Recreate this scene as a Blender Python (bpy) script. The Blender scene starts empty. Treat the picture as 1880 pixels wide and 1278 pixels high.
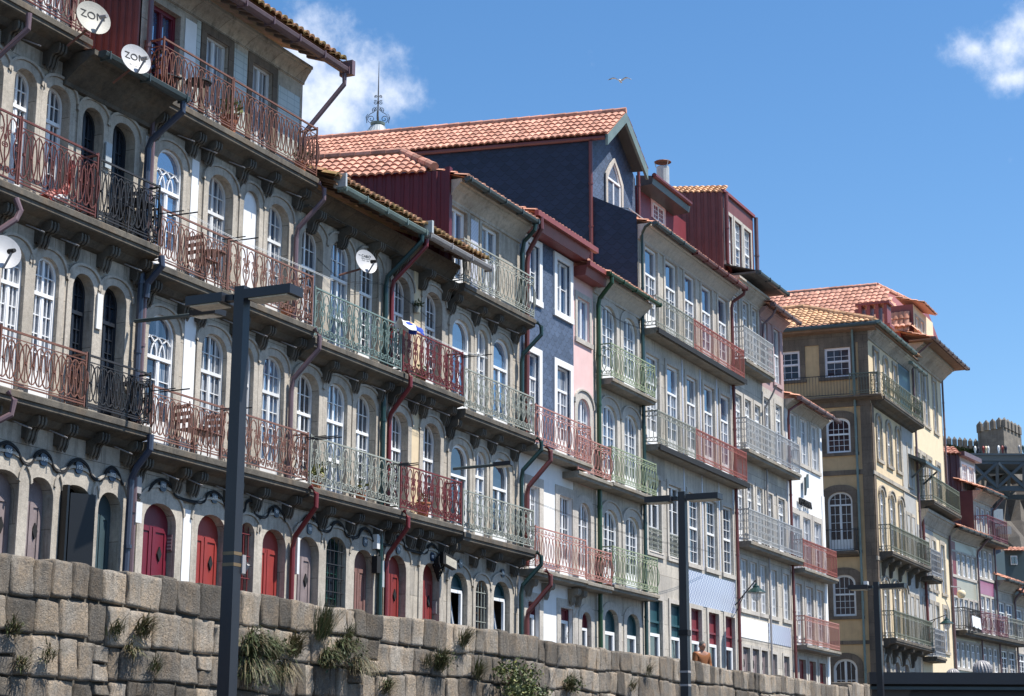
import bpy, bmesh, math, random
import numpy as np
from mathutils import Vector, Matrix
random.seed(7)
SC = bpy.context.scene
COL = SC.collection

# ------------------------------------------------------------------ camera
F_PX, CX, CY = 3350.0, 940.0, 639.0            # focal length in pixels of the 1880 px wide photograph
PITCH, ROLL, PHI = math.atan(781/3350.0), math.radians(-0.24), math.radians(25.7)
_h = Vector((math.cos(PHI), math.sin(PHI), 0)); _r = Vector((math.sin(PHI), -math.cos(PHI), 0)); _u = Vector((0, 0, 1))
FWD = _h*math.cos(PITCH)+_u*math.sin(PITCH); _c = -_h*math.sin(PITCH)+_u*math.cos(PITCH)
RGT = _r*math.cos(ROLL)-_c*math.sin(ROLL); UPV = _c*math.cos(ROLL)+_r*math.sin(ROLL)
cam = bpy.data.cameras.new('camera'); camo = bpy.data.objects.new('camera', cam); COL.objects.link(camo)
cam.sensor_width = 36.0; cam.lens = 36.0*F_PX/1880.0; cam.clip_end = 6000; cam.clip_start = 0.1
m3 = Matrix((RGT, UPV, -FWD)).transposed()
camo.matrix_world = m3.to_4x4(); SC.camera = camo
def ray(px, py): return FWD*F_PX+RGT*(px-CX)-UPV*(py-CY)
def at_y(px, py, Y):
    d = ray(px, py); return d*(Y/d.y)
def at_d(px, py, D): return ray(px, py)*(D/F_PX)
def on_plane(px, py, p0, n):
    d = ray(px, py); return d*(p0.dot(n)/d.dot(n))

# ------------------------------------------------------------------ light
SUN = Vector((0.28, -1.0, 1.82)).normalized()
sel = math.asin(SUN.z); saz = math.atan2(SUN.x, SUN.y)
w = bpy.data.worlds.new('World'); SC.world = w; w.use_nodes = True
nt = w.node_tree; nt.nodes.clear()
def N(t, k, **kw):
    n = t.nodes.new(k)
    for a, b in kw.items():
        if a.startswith('i_'):
            n.inputs[int(a[2:]) if a[2:].isdigit() else a[2:]].default_value = b
        else: setattr(n, a, b)
    return n
def M2(t, op, a, b=None, c=None):
    n = t.nodes.new('ShaderNodeMath'); n.operation = op
    for i, v in enumerate((a, b, c)):
        if v is None: continue
        if isinstance(v, (int, float)): n.inputs[i].default_value = v
        else: t.links.new(v, n.inputs[i])
    return n.outputs[0]
sky = N(nt, 'ShaderNodeTexSky', sky_type='NISHITA', sun_disc=False, sun_elevation=sel, sun_rotation=saz, altitude=50, air_density=1.0, dust_density=0.35, ozone_density=2.6)
bg = N(nt, 'ShaderNodeBackground'); bg.inputs[1].default_value = 0.10
out = N(nt, 'ShaderNodeOutputWorld')
hsv = N(nt, 'ShaderNodeHueSaturation'); hsv.inputs['Saturation'].default_value = 1.23; hsv.inputs['Value'].default_value = 1.2
nt.links.new(sky.outputs[0], hsv.inputs['Color'])
tcw = N(nt, 'ShaderNodeTexCoord')
def wdot(v):
    n = N(nt, 'ShaderNodeVectorMath', operation='DOT_PRODUCT'); nt.links.new(tcw.outputs['Generated'], n.inputs[0]); n.inputs[1].default_value = v; return n.outputs['Value']
def wnoise(scale, det, rough=.6):
    n = N(nt, 'ShaderNodeTexNoise'); n.inputs['Scale'].default_value = scale; n.inputs['Detail'].default_value = det; n.inputs['Roughness'].default_value = rough
    nt.links.new(tcw.outputs['Generated'], n.inputs['Vector']); return n.outputs['Fac']
nz1, nz2 = wnoise(26, 9, .62), wnoise(70, 6, .6)
cl = None
for (px, py, wx, wy) in ((560, 95, 90, 115), (640, 155, 135, 95), (600, 210, 165, 70), (520, 150, 100, 130), (705, 178, 80, 62), (1850, 85, 112, 75), (1792, 90, 72, 44), (1900, 60, 90, 72), (1862, 142, 55, 38)):
    d = ray(px, py).normalized(); a = d.cross(Vector((0, 0, 1))).normalized(); b = a.cross(d).normalized()
    ex = M2(nt, 'DIVIDE', wdot(a), wx/F_PX); ey = M2(nt, 'DIVIDE', wdot(b), wy/F_PX)
    r2 = M2(nt, 'ADD', M2(nt, 'MULTIPLY', ex, ex), M2(nt, 'MULTIPLY', ey, ey))
    front = M2(nt, 'GREATER_THAN', wdot(d), 0.0)
    v = M2(nt, 'MULTIPLY', M2(nt, 'SUBTRACT', 1.0, M2(nt, 'MINIMUM', M2(nt, 'SQRT', r2), 1.6)), front)
    v = M2(nt, 'SUBTRACT', v, M2(nt, 'MULTIPLY', M2(nt, 'SUBTRACT', 1.0, front), 2.0))
    cl = v if cl is None else M2(nt, 'SMOOTH_MAX', cl, v, 0.25)
dens = M2(nt, 'ADD', cl, M2(nt, 'MULTIPLY', M2(nt, 'SUBTRACT', nz1, 0.52), 2.1))
dens = M2(nt, 'ADD', dens, M2(nt, 'MULTIPLY', M2(nt, 'SUBTRACT', nz2, 0.5), 0.7))
mr = N(nt, 'ShaderNodeMapRange', interpolation_type='SMOOTHSTEP'); nt.links.new(dens, mr.inputs[0]); mr.inputs[1].default_value = 0.0; mr.inputs[2].default_value = 1.05
mr.inputs[3].default_value = 0; mr.inputs[4].default_value = 0.93
cc = N(nt, 'ShaderNodeMix', data_type='RGBA'); nt.links.new(nz2, cc.inputs[0]); cc.inputs[6].default_value = (6.2, 6.9, 8.3, 1); cc.inputs[7].default_value = (7.6, 7.9, 8.6, 1)
mx = N(nt, 'ShaderNodeMix', data_type='RGBA'); nt.links.new(mr.outputs[0], mx.inputs[0]); nt.links.new(hsv.outputs[0], mx.inputs[6]); nt.links.new(cc.outputs[2], mx.inputs[7])
nt.links.new(mx.outputs[2], bg.inputs[0]); nt.links.new(bg.outputs[0], out.inputs[0])
sl = bpy.data.lights.new('sun', 'SUN'); sl.energy = 5.0; sl.angle = math.radians(0.5); sl.color = (1.0, 0.955, 0.88)
so = bpy.data.objects.new('sun', sl); COL.objects.link(so); so.rotation_euler = (-SUN).to_track_quat('-Z', 'Y').to_euler(); so.location = (30, -30, 60)
SC.view_settings.view_transform = 'Standard'; SC.view_settings.look = 'None'; SC.view_settings.exposure = 0.56; SC.view_settings.gamma = 1.0

# ------------------------------------------------------------------ materials
def new_mat(name):
    m = bpy.data.materials.new(name); m.use_nodes = True; t = m.node_tree
    return m, t, t.nodes['Principled BSDF']
def coords(t): return N(t, 'ShaderNodeTexCoord').outputs['Object']
def mapped(t, v, sc=(1, 1, 1)):
    n = N(t, 'ShaderNodeMapping'); n.inputs['Scale'].default_value = sc; t.links.new(v, n.inputs[0]); return n.outputs[0]
def noise(t, v, s, d=5, r=.6):
    n = N(t, 'ShaderNodeTexNoise'); n.inputs['Scale'].default_value = s; n.inputs['Detail'].default_value = d; n.inputs['Roughness'].default_value = r
    t.links.new(v, n.inputs['Vector']); return n.outputs['Fac']
def ramp(t, f, a, b, lo=0., hi=1.):
    n = N(t, 'ShaderNodeMapRange'); t.links.new(f, n.inputs[0]); n.inputs[1].default_value = a; n.inputs[2].default_value = b; n.inputs[3].default_value = lo; n.inputs[4].default_value = hi; return n.outputs[0]
def mix(t, f, a, b, blend='MIX'):
    n = N(t, 'ShaderNodeMix', data_type='RGBA', blend_type=blend)
    for i, v in ((0, f), (6, a), (7, b)):
        if isinstance(v, (int, float)): n.inputs[i].default_value = v
        elif isinstance(v, tuple): n.inputs[i].default_value = (*v[:3], 1)
        else: t.links.new(v, n.inputs[i])
    return n.outputs[2]
def bump(t, p, h, s, d=.02):
    n = N(t, 'ShaderNodeBump'); n.inputs['Strength'].default_value = s; n.inputs['Distance'].default_value = d; t.links.new(h, n.inputs['Height']); t.links.new(n.outputs[0], p.inputs['Normal'])
def tinted(t, col, k):
    a = N(t, 'ShaderNodeAttribute', attribute_name='tint')
    f = ramp(t, a.outputs['Fac'], 0, 1, 1-k, 1+k)
    c = N(t, 'ShaderNodeCombineColor')
    for i in range(3): t.links.new(f, c.inputs[i])
    return mix(t, 1.0, col, c.outputs[0], 'MULTIPLY')
def stone(name, base, dark, k=1.0, mott=.45, speck=.28, wr=(.5, .72), joints=None, grime=.55, streak=.5, tint=0., rough=.9, warm=None):
    m, t, p = new_mat(name); v = coords(t)
    n1, n2, n3 = noise(t, v, 1.3*k, 6), noise(t, v, 14*k, 5, .7), noise(t, v, 90*k, 2)
    col = mix(t, ramp(t, n1, .35, .7), dark, base)
    if warm: col = mix(t, ramp(t, noise(t, mapped(t, v, (1, 1, .6)), 2.1*k, 4), wr[0], wr[1], 0, .75), col, warm)
    col = mix(t, ramp(t, n2, .38, .68, 0, mott), col, tuple(c*.55 for c in dark))
    col = mix(t, ramp(t, n3, .42, .62, 0, speck), col, tuple(min(1, c*1.35) for c in base))
    st = noise(t, mapped(t, v, (5, 5, .55)), 1.4*k, 5, .65)
    col = mix(t, ramp(t, st, .5, .78, 0, streak), col, (0.035, 0.032, 0.03))
    col = mix(t, ramp(t, noise(t, v, .55*k, 5, .7), .55, .75, 0, grime), col, (0.05, 0.045, 0.04))
    h = M2(t, 'ADD', M2(t, 'MULTIPLY', n2, .6), M2(t, 'MULTIPLY', n3, .25))
    if joints:
        sx = N(t, 'ShaderNodeSeparateXYZ'); t.links.new(v, sx.inputs[0])
        cb = N(t, 'ShaderNodeCombineXYZ'); t.links.new(M2(t, 'ADD', sx.outputs[0], sx.outputs[1]), cb.inputs[0]); t.links.new(sx.outputs[2], cb.inputs[1])
        b = N(t, 'ShaderNodeTexBrick', offset=.37); t.links.new(cb.outputs[0], b.inputs[0]); b.inputs['Scale'].default_value = 1
        b.inputs['Mortar Size'].default_value = .006; b.inputs['Brick Width'].default_value = joints[0]; b.inputs['Row Height'].default_value = joints[1]
        b.inputs['Color1'].default_value = (.86, .86, .86, 1); b.inputs['Color2'].default_value = (1.12, 1.1, 1.06, 1); b.inputs['Mortar'].default_value = (.4, .38, .36, 1)
        col = mix(t, 1.0, col, b.outputs[0], 'MULTIPLY')
    if tint: col = tinted(t, col, tint)
    t.links.new(col, p.inputs['Base Color']); p.inputs['Roughness'].default_value = rough
    bump(t, p, h, .55 if not tint else 1.0, .025 if not tint else .09); return m
def paint(name, col, rough=.55, var=.12, dirt=.25, sc=1.0, spec=.5, metal=0., streaks=True, chips=None):
    m, t, p = new_mat(name); v = coords(t)
    c = mix(t, ramp(t, noise(t, v, 3*sc, 5), .3, .7), tuple(x*(1-var) for x in col), tuple(min(1, x*(1+var)) for x in col))
    if streaks: c = mix(t, ramp(t, noise(t, mapped(t, v, (6, 6, .5)), 1.5*sc, 5, .65), .52, .85, 0, dirt), c, tuple(x*.35 for x in col))
    if chips: c = mix(t, ramp(t, noise(t, v, 30*sc, 5, .7), .6, .68, 0, .8), c, chips)
    t.links.new(c, p.inputs['Base Color']); p.inputs['Roughness'].default_value = rough; p.inputs['Metallic'].default_value = metal
    p.inputs['Specular IOR Level'].default_value = spec
    bump(t, p, noise(t, v, 40*sc, 4), .12, .01); return m
def iron(name, col, rust=(.2, .07, .035), amt=.5, rough=.6):
    m, t, p = new_mat(name); v = coords(t)
    c = mix(t, ramp(t, noise(t, v, 5, 6, .7), .42, .66, 0, amt), col, rust)
    c = mix(t, ramp(t, noise(t, v, 45, 4), .4, .7, 0, .4), c, tuple(x*.5 for x in col))
    t.links.new(c, p.inputs['Base Color']); p.inputs['Roughness'].default_value = rough
    bump(t, p, noise(t, v, 120, 3), .2, .004); return m
def tiles_mat(name, a, b, moss=None):
    m, t, p = new_mat(name); v = coords(t)
    c = mix(t, ramp(t, noise(t, v, 2.2, 5), .3, .7), a, b)
    c = tinted(t, c, .3)
    c = mix(t, ramp(t, noise(t, v, 9, 6, .7), .48, .72, 0, .5), c, (.07, .045, .035))
    if moss: c = mix(t, ramp(t, noise(t, v, 4, 6, .7), .42, .56, 0, .9), c, moss)
    t.links.new(c, p.inputs['Base Color']); p.inputs['Roughness'].default_value = .85
    bump(t, p, noise(t, v, 50, 4), .4, .012); return m
def glass(name, col, ior=2.6, rough=.025, curt=0.):
    m, t, p = new_mat(name); v = coords(t)
    oi = N(t, 'ShaderNodeObjectInfo').outputs['Random']
    c = mix(t, oi, tuple(x*.5 for x in col), tuple(x*1.5 for x in col))
    if curt:
        wv = noise(t, mapped(t, v, (16, 16, .4)), 1.0, 3)
        c = mix(t, ramp(t, wv, .46, .56, 0, curt), c, (.42, .43, .45))
    t.links.new(c, p.inputs['Base Color']); p.inputs['Roughness'].default_value = rough; p.inputs['IOR'].default_value = ior
    bump(t, p, noise(t, v, 2.3, 2), .10, .03); return m
def slate(name, col, wd=.2, ht=.15):
    m, t, p = new_mat(name); v = coords(t)
    s = N(t, 'ShaderNodeSeparateXYZ'); t.links.new(v, s.inputs[0])
    xx = M2(t, 'DIVIDE', M2(t, 'ADD', s.outputs[0], s.outputs[1]), wd); zz = M2(t, 'DIVIDE', s.outputs[2], ht)
    row = M2(t, 'FLOOR', zz); fz = M2(t, 'FRACT', zz)
    def shell(off):
        r = M2(t, 'ADD', row, off); u = M2(t, 'ADD', xx, M2(t, 'MULTIPLY', M2(t, 'MODULO', M2(t, 'ADD', r, 1000), 2), .5))
        fu = M2(t, 'SUBTRACT', M2(t, 'FRACT', u), .5); return M2(t, 'MULTIPLY', M2(t, 'MULTIPLY', fu, fu), 4.0), M2(t, 'ADD', M2(t, 'FLOOR', u), M2(t, 'MULTIPLY', r, 17.3))
    q, idc = shell(0)
    edge = M2(t, 'SUBTRACT', fz, M2(t, 'MULTIPLY', q, .75))      # >0: on this scale, <0: on the scale below
    q2, idb = shell(-1)
    on = M2(t, 'GREATER_THAN', edge, 0)
    hgt = M2(t, 'SUBTRACT', 1.0, M2(t, 'MULTIPLY', M2(t, 'FRACT', M2(t, 'ADD', edge, 1)), .8))
    ident = M2(t, 'ADD', M2(t, 'MULTIPLY', on, idc), M2(t, 'MULTIPLY', M2(t, 'SUBTRACT', 1, on), idb))
    wn = N(t, 'ShaderNodeTexWhiteNoise', noise_dimensions='1D'); t.links.new(ident, wn.inputs['W'])
    c = mix(t, wn.outputs[0], tuple(x*.8 for x in col), tuple(x*1.2 for x in col))
    c = mix(t, ramp(t, M2(t, 'ABSOLUTE', edge), .02, .12, .9, 0), c, tuple(x*.25 for x in col))
    c = mix(t, ramp(t, noise(t, v, 3, 5), .5, .8, 0, .35), c, tuple(min(1, x*1.6) for x in col))
    t.links.new(c, p.inputs['Base Color']); p.inputs['Roughness'].default_value = .55
    bump(t, p, hgt, .8, .02); return m
def azulejo(name, base, ink, s=.14, kind=0):
    m, t, p = new_mat(name); v = coords(t)
    sx = N(t, 'ShaderNodeSeparateXYZ'); t.links.new(v, sx.inputs[0])
    u = M2(t, 'FRACT', M2(t, 'DIVIDE', M2(t, 'ADD', sx.outputs[0], 50), s)); z = M2(t, 'FRACT', M2(t, 'DIVIDE', M2(t, 'ADD', sx.outputs[2], 50), s*(.5 if kind == 2 else 1)))
    a = M2(t, 'ABSOLUTE', M2(t, 'SUBTRACT', u, .5)); b = M2(t, 'ABSOLUTE', M2(t, 'SUBTRACT', z, .5))
    if kind == 2:
        f = M2(t, 'MAXIMUM', ramp(t, a, .46, .49), ramp(t, b, .42, .47)); amt = ramp(t, f, 0, 1, 0, .65)
    else:
        d = M2(t, 'ADD', a, b)
        f = M2(t, 'ABSOLUTE', M2(t, 'SUBTRACT', M2(t, 'FRACT', M2(t, 'MULTIPLY', d, 2.0)), .5)); amt = ramp(t, f, .12, .3, .85, .05)
    c = mix(t, amt, base, ink)
    c = mix(t, ramp(t, noise(t, v, 2.5, 5), .5, .8, 0, .3), c, tuple(x*.6 for x in base))
    t.links.new(c, p.inputs['Base Color']); p.inputs['Roughness'].default_value = .3; return m
def leaf(name, a, b):
    m, t, p = new_mat(name)
    at = N(t, 'ShaderNodeAttribute', attribute_name='tint')
    c = mix(t, at.outputs['Fac'], a, b); t.links.new(c, p.inputs['Base Color']); p.inputs['Roughness'].default_value = .6
    p.inputs['Transmission Weight'].default_value = 0.0; return m

MT = dict(
 granite=stone('granite', (.56, .50, .42), (.35, .31, .26), joints=(.9, .62), grime=.62, streak=.7),
 granite_light=stone('granite_light', (.60, .55, .475), (.43, .39, .34), joints=(1.1, .7), grime=.38, streak=.5),
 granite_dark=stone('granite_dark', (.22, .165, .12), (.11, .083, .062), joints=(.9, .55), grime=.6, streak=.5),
 trim=stone('stone_trim', (.56, .50, .42), (.36, .32, .265), grime=.4, streak=.45),
 trim_light=stone('stone_trim_light', (.60, .55, .48), (.42, .385, .345), grime=.22, streak=.28),
 slab=stone('balcony_stone', (.165, .145, .115), (.055, .048, .04), grime=.8, streak=.8, warm=(.18, .12, .07)),
 slab_clean=stone('balcony_stone_clean', (.34, .31, .26), (.18, .16, .13), grime=.45, streak=.45, warm=(.36, .26, .16)),
 quay=stone('quay_stone', (.40, .35, .29), (.22, .19, .155), k=1.7, mott=.85, speck=.5, wr=(.42, .6), grime=.4, streak=.5, tint=.62, warm=(.42, .29, .17)),
 paving=stone('paving', (.075, .072, .07), (.05, .05, .05), k=.6, joints=(.5, .3)),
 mortar=stone('quay_joint', (.09, .08, .065), (.05, .045, .035)),
 render_white=paint('white_render', (.80, .80, .79), .85, .05, .22),
 render_yellow_shaded=paint('yellow_render_shaded', (.54, .36, .19), .85, .1, .3),  # corner house's yellow render on its side faces, shade put into the colour
 render_yellow=paint('yellow_render', (.68, .54, .35), .85, .08, .25),
 render_cream=paint('cream_render', (.76, .63, .43), .85, .06, .2),
 render_pink=paint('pink_render', (.74, .50, .475), .85, .06, .2),
 render_mauve=paint('mauve_render', (.40, .27, .26), .85, .1, .3),
 render_grey=paint('grey_render', (.42, .41, .39), .85, .1, .35),
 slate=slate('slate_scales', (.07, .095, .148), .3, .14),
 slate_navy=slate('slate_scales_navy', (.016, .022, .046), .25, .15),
 slate_roof=stone('slate_slabs', (.15, .15, .14), (.07, .07, .066), k=2),
 tile=tiles_mat('clay_tile', (.56, .25, .155), (.68, .36, .25)),
 tile_pink=tiles_mat('clay_tile_pale', (.50, .225, .15), (.63, .325, .235)),
 tile_orange=tiles_mat('clay_tile_orange', (.54, .29, .15), (.66, .41, .23)),
 tile_moss=tiles_mat('mossy_clay_tile', (.42, .2, .11), (.5, .27, .16), moss=(.24, .17, .05)),
 red_metal=paint('red_corrugated_metal', (.10, .009, .014), .45, .1, .2),
 rust_metal=paint('brown_red_corrugated_metal', (.17, .055, .048), .55, .15, .35),
 purple_metal=paint('plum_corrugated_metal', (.075, .04, .05), .55, .12, .3),
 box_red=paint('oxide_red_paint', (.24, .06, .052), .5, .1, .25),
 white=paint('white_frame_paint', (.82, .82, .82), .4, .04, .12),
 white_old=paint('old_white_paint', (.70, .70, .69), .5, .06, .3),
 cream_frame=paint('pinkish_white_paint', (.76, .70, .71), .45, .05, .12),
 brown_frame=paint('brown_frame_paint', (.12, .065, .06), .5, .1, .2),
 green_frame=paint('dark_green_frame', (.02, .07, .06), .45, .1, .2),
 black_frame=paint('black_frame_paint', (.018, .022, .03), .4, .1, .2),
 door_red=paint('red_door_paint', (.29, .038, .03), .5, .1, .25),
 door_crimson=paint('crimson_door_paint', (.15, .012, .026), .45, .1, .2),
 door_dkred=paint('dark_red_door_paint', (.22, .03, .026), .5, .12, .3),
 door_mauve=paint('weathered_mauve_door', (.24, .19, .19), .75, .2, .5, chips=(.36, .33, .31)),
 door_peel=paint('peeling_red_door', (.20, .10, .085), .8, .2, .5, chips=(.4, .36, .33)),
 door_slate=paint('slate_green_door', (.045, .075, .085), .5, .12, .3),
 door_black=paint('black_door_paint', (.005, .006, .008), .45, .1, .2),
 teal=paint('teal_panel_paint', (.022, .075, .092), .4, .08, .12),
 maroon=paint('maroon_panel_paint', (.19, .035, .045), .45, .08, .15),
 pipe_plum=paint('plum_pipe_paint', (.15, .095, .105), .4, .15, .2),
 pipe_navy=paint('navy_pipe_paint', (.045, .055, .085), .35, .15, .15),
 pipe_green=paint('bottle_green_pipe', (.012, .04, .036), .35, .15, .15),
 pipe_grass=paint('green_pipe_paint', (.018, .06, .024), .35, .12, .15),
 pipe_red=paint('red_pipe_paint', (.17, .02, .022), .4, .12, .15),
 pipe_oxide=paint('oxide_pipe_paint', (.15, .04, .036), .4, .12, .15),
 gutter_green=paint('grey_green_gutter', (.16, .21, .19), .45, .15, .3),
 gutter_grey=paint('grey_zinc_gutter', (.33, .31, .305), .45, .12, .3),
 gutter_dark=paint('dark_gutter', (.055, .075, .078), .4, .12, .2),
 i_rust=iron('rusty_iron', (.17, .07, .05), (.24, .11, .065), .7),
 i_redrust=iron('red_rusty_iron', (.14, .036, .03), (.15, .06, .04), .5),
 i_black=iron('black_iron', (.022, .024, .028), (.06, .035, .025), .3),
 i_peach=iron('rust_pink_iron', (.23, .115, .085), (.22, .085, .055), .55),
 i_verdi=iron('verdigris_iron', (.19, .27, .25), (.075, .1, .09), .45),
 i_sage=iron('grey_green_iron', (.36, .38, .33), (.2, .18, .14), .45),
 i_red=iron('red_iron', (.17, .026, .029), (.16, .04, .035), .5),
 i_pink=iron('salmon_iron', (.47, .22, .18), (.40, .17, .12), .4),
 i_green=iron('light_green_iron', (.30, .36, .235), (.33, .36, .16), .5),
 i_grey=iron('greyish_iron', (.31, .32, .27), (.12, .11, .09), .4),
 i_brick=iron('brick_red_iron', (.36, .11, .085), (.3, .09, .06), .4),
 i_silver=iron('silver_iron', (.47, .48, .48), (.28, .27, .25), .4),
 i_steel=iron('steel_grey_iron', (.36, .38, .41), (.22, .22, .23), .4),
 i_olive=iron('olive_iron', (.17, .19, .14), (.13, .14, .1), .45),
 i_plum=iron('plum_iron', (.20, .06, .085), (.2, .08, .08), .4),
 g_sky=glass('window_glass', (.035, .085, .17), 4.2),
 g_dark=glass('dark_window_glass', (.012, .018, .03), 2.3),
 g_curt=glass('curtained_window_glass', (.03, .05, .085), 2.0, .04, .85),
 g_side=glass('shaded_window_glass', (.03, .022, .026), 1.5),
 post=paint('post_dark_steel', (.019, .02, .025), .45, .12, .2),
 lens=paint('lamp_lens', (.55, .50, .40), .4, .25, .5, 4),
 black=paint('black_plastic', (.010, .010, .011), .75, .1, .1),
 plaque=paint('navy_enamel', (.008, .02, .05), .3, .1, .05, streaks=False),
 enamel=paint('white_enamel', (.82, .82, .80), .35, .03, .05, streaks=False),
 dish=paint('dish_grey_paint', (.43, .43, .44), .5, .05, .25),
 dish_b=paint('dish_beige_paint', (.36, .345, .30), .55, .06, .3),
 zinc=paint('zinc_sheet', (.42, .45, .46), .45, .1, .3),
 pot=paint('terracotta', (.42, .15, .075), .8, .12, .2),
 wood=paint('dark_wood', (.11, .06, .04), .6, .2, .3),
 brass=paint('brass', (.5, .34, .1), .35, .1, .2, metal=1.),
 paper=paint('paper_white', (.72, .72, .70), .8, .03, .05, streaks=False),
 slab_wood=paint('eave_board', (.22, .13, .08), .8, .2, .4),
 teal_bridge=paint('bridge_steel', (.04, .06, .08), .55, .12, .2, .1),
 castle=stone('castle_stone', (.24, .215, .185), (.13, .115, .1), k=.35, joints=(1.6, .8)),
 cliff=stone('cliff_rock', (.16, .14, .12), (.06, .055, .05), k=.12, grime=.6),
 leafg=leaf('leaf_green', (.03, .05, .016), (.12, .14, .05)),
 leafd=leaf('leaf_dry', (.085, .06, .03), (.22, .18, .09)),
 leafy=leaf('leaf_yellow_green', (.08, .12, .025), (.26, .25, .07)),
 hedge=leaf('leaf_dark', (.015, .03, .012), (.05, .075, .025)),
)
# ------------------------------------------------------------------ mesh helpers
XF = None            # optional matrix: turns a wall drawn facing -y into one facing another way
POINTED = False      # pointed instead of round arches
class MB:
    def __init__(s): s.v = []; s.f = []; s.t = []; s.m = []; s.k = 0; s.tv = .5
    def add(s, vs, fs):
        o = len(s.v); s.v.extend([tuple(p) for p in vs])
        for f in fs: s.f.append([i+o for i in f]); s.t.append(s.tv); s.m.append(s.k)
    def box(s, x0, x1, y0, y1, z0, z1):
        s.add([(x0, y0, z0), (x1, y0, z0), (x1, y1, z0), (x0, y1, z0), (x0, y0, z1), (x1, y0, z1), (x1, y1, z1), (x0, y1, z1)],
              [(0, 3, 2, 1), (4, 5, 6, 7), (0, 1, 5, 4), (1, 2, 6, 5), (2, 3, 7, 6), (3, 0, 4, 7)])
    def obox(s, c, ax, ay, az, hx, hy, hz):
        c = Vector(c); P = []
        for k in (-1, 1):
            for (i, j) in ((-1, -1), (1, -1), (1, 1), (-1, 1)): P.append(c+ax*(i*hx)+ay*(j*hy)+az*(k*hz))
        s.add(P, [(0, 3, 2, 1), (4, 5, 6, 7), (0, 1, 5, 4), (1, 2, 6, 5), (2, 3, 7, 6), (3, 0, 4, 7)])
    def quad(s, a, b, c, d): s.add([a, b, c, d], [(0, 1, 2, 3)])
    def poly(s, pts): s.add(pts, [tuple(range(len(pts)))])
    def prism(s, pts, off):                      # pts: 3-D polygon, extruded by off
        n = len(pts); off = Vector(off); q = [Vector(p)+off for p in pts]
        s.add(list(pts)+q, [tuple(range(n-1, -1, -1)), tuple(range(n, 2*n))]+[(i, (i+1) % n, n+(i+1) % n, n+i) for i in range(n)])
    def tube(s, pts, r, n=4, closed=False, taper=None, cap=True):
        pts = [Vector(p) for p in pts]; L = len(pts); rings = []
        for i, p in enumerate(pts):
            a = pts[(i-1) % L] if (closed or i > 0) else p; b = pts[(i+1) % L] if (closed or i < L-1) else p
            d = (b-a)
            if d.length < 1e-9: d = Vector((0, 0, 1))
            d.normalize(); ref = Vector((0, 0, 1)) if abs(d.z) < .9 else Vector((0, 1, 0)) if abs(d.y) < .9 else Vector((1, 0, 0))
            e1 = d.cross(ref).normalized(); e2 = d.cross(e1).normalized(); rr = r*(taper[i] if taper else 1)
            rings.append([p+e1*(rr*math.cos(2*math.pi*(k+.5)/n))+e2*(rr*math.sin(2*math.pi*(k+.5)/n)) for k in range(n)])
        vs = [q for g in rings for q in g]; fs = []
        for i in range(L if closed else L-1):
            j = (i+1) % L
            for k in range(n): fs.append((i*n+k, i*n+(k+1) % n, j*n+(k+1) % n, j*n+k))
        if not closed and cap: fs.append(tuple(range(n-1, -1, -1))); fs.append(tuple((L-1)*n+k for k in range(n)))
        s.add(vs, fs)
    def lathe(s, prof, c=(0, 0, 0), n=16, ax=None):
        c = Vector(c); ax = ax or (Vector((1, 0, 0)), Vector((0, 1, 0)), Vector((0, 0, 1))); vs = []; fs = []
        for (r, z) in prof:
            for k in range(n):
                a = 2*math.pi*k/n; vs.append(c+ax[0]*(r*math.cos(a))+ax[1]*(r*math.sin(a))+ax[2]*z)
        for i in range(len(prof)-1):
            for k in range(n): fs.append((i*n+k, i*n+(k+1) % n, (i+1)*n+(k+1) % n, (i+1)*n+k))
        s.add(vs, fs)
    def mesh(s, name, mats, smooth=False):
        V_ = [tuple(XF @ Vector(p)) for p in s.v] if XF is not None else s.v
        me = bpy.data.meshes.new(name); me.from_pydata(V_, [], s.f)
        if not isinstance(mats, (list, tuple)): mats = [mats]
        for q in mats: me.materials.append(MT[q] if isinstance(q, str) else q)
        a = me.attributes.new('tint', 'FLOAT', 'FACE'); a.data.foreach_set('value', s.t)
        if len(mats) > 1: me.polygons.foreach_set('material_index', s.m)
        if smooth: me.polygons.foreach_set('use_smooth', [True]*len(me.polygons))
        me.update(); return me
    def build(s, name, mats, parent=None, smooth=False, label=None):
        o = bpy.data.objects.new(name, s.mesh(name, mats, smooth)); COL.objects.link(o)
        if parent is not None:
            o.parent = parent
            if parent.get('_root'): o.location = Vector(parent['_base'])*-1
        if label: o['label'] = label
        return o
def tag(o, label=None, cat=None, group=None, kind=None):
    if label: o['label'] = label
    if cat: o['category'] = cat
    if group: o['group'] = group
    if kind: o['kind'] = kind
    return o
def thing(name, label, cat, base=(0, 0, 0), group=None, rz=0, local=False):
    o = bpy.data.objects.new(name, None); COL.objects.link(o); o.location = base; o.rotation_euler.z = rz; o.empty_display_size = .2
    if not local: o['_root'] = 1; o['_base'] = list(base)
    return tag(o, label, cat, group)
def copy_tree(o, parent=None):
    c = o.copy(); COL.objects.link(c)
    if parent is not None: c.parent = parent
    for ch in o.children: copy_tree(ch, c)
    return c
def structure(name, mb, m): return tag(mb.build(name, m), kind='structure')

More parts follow.
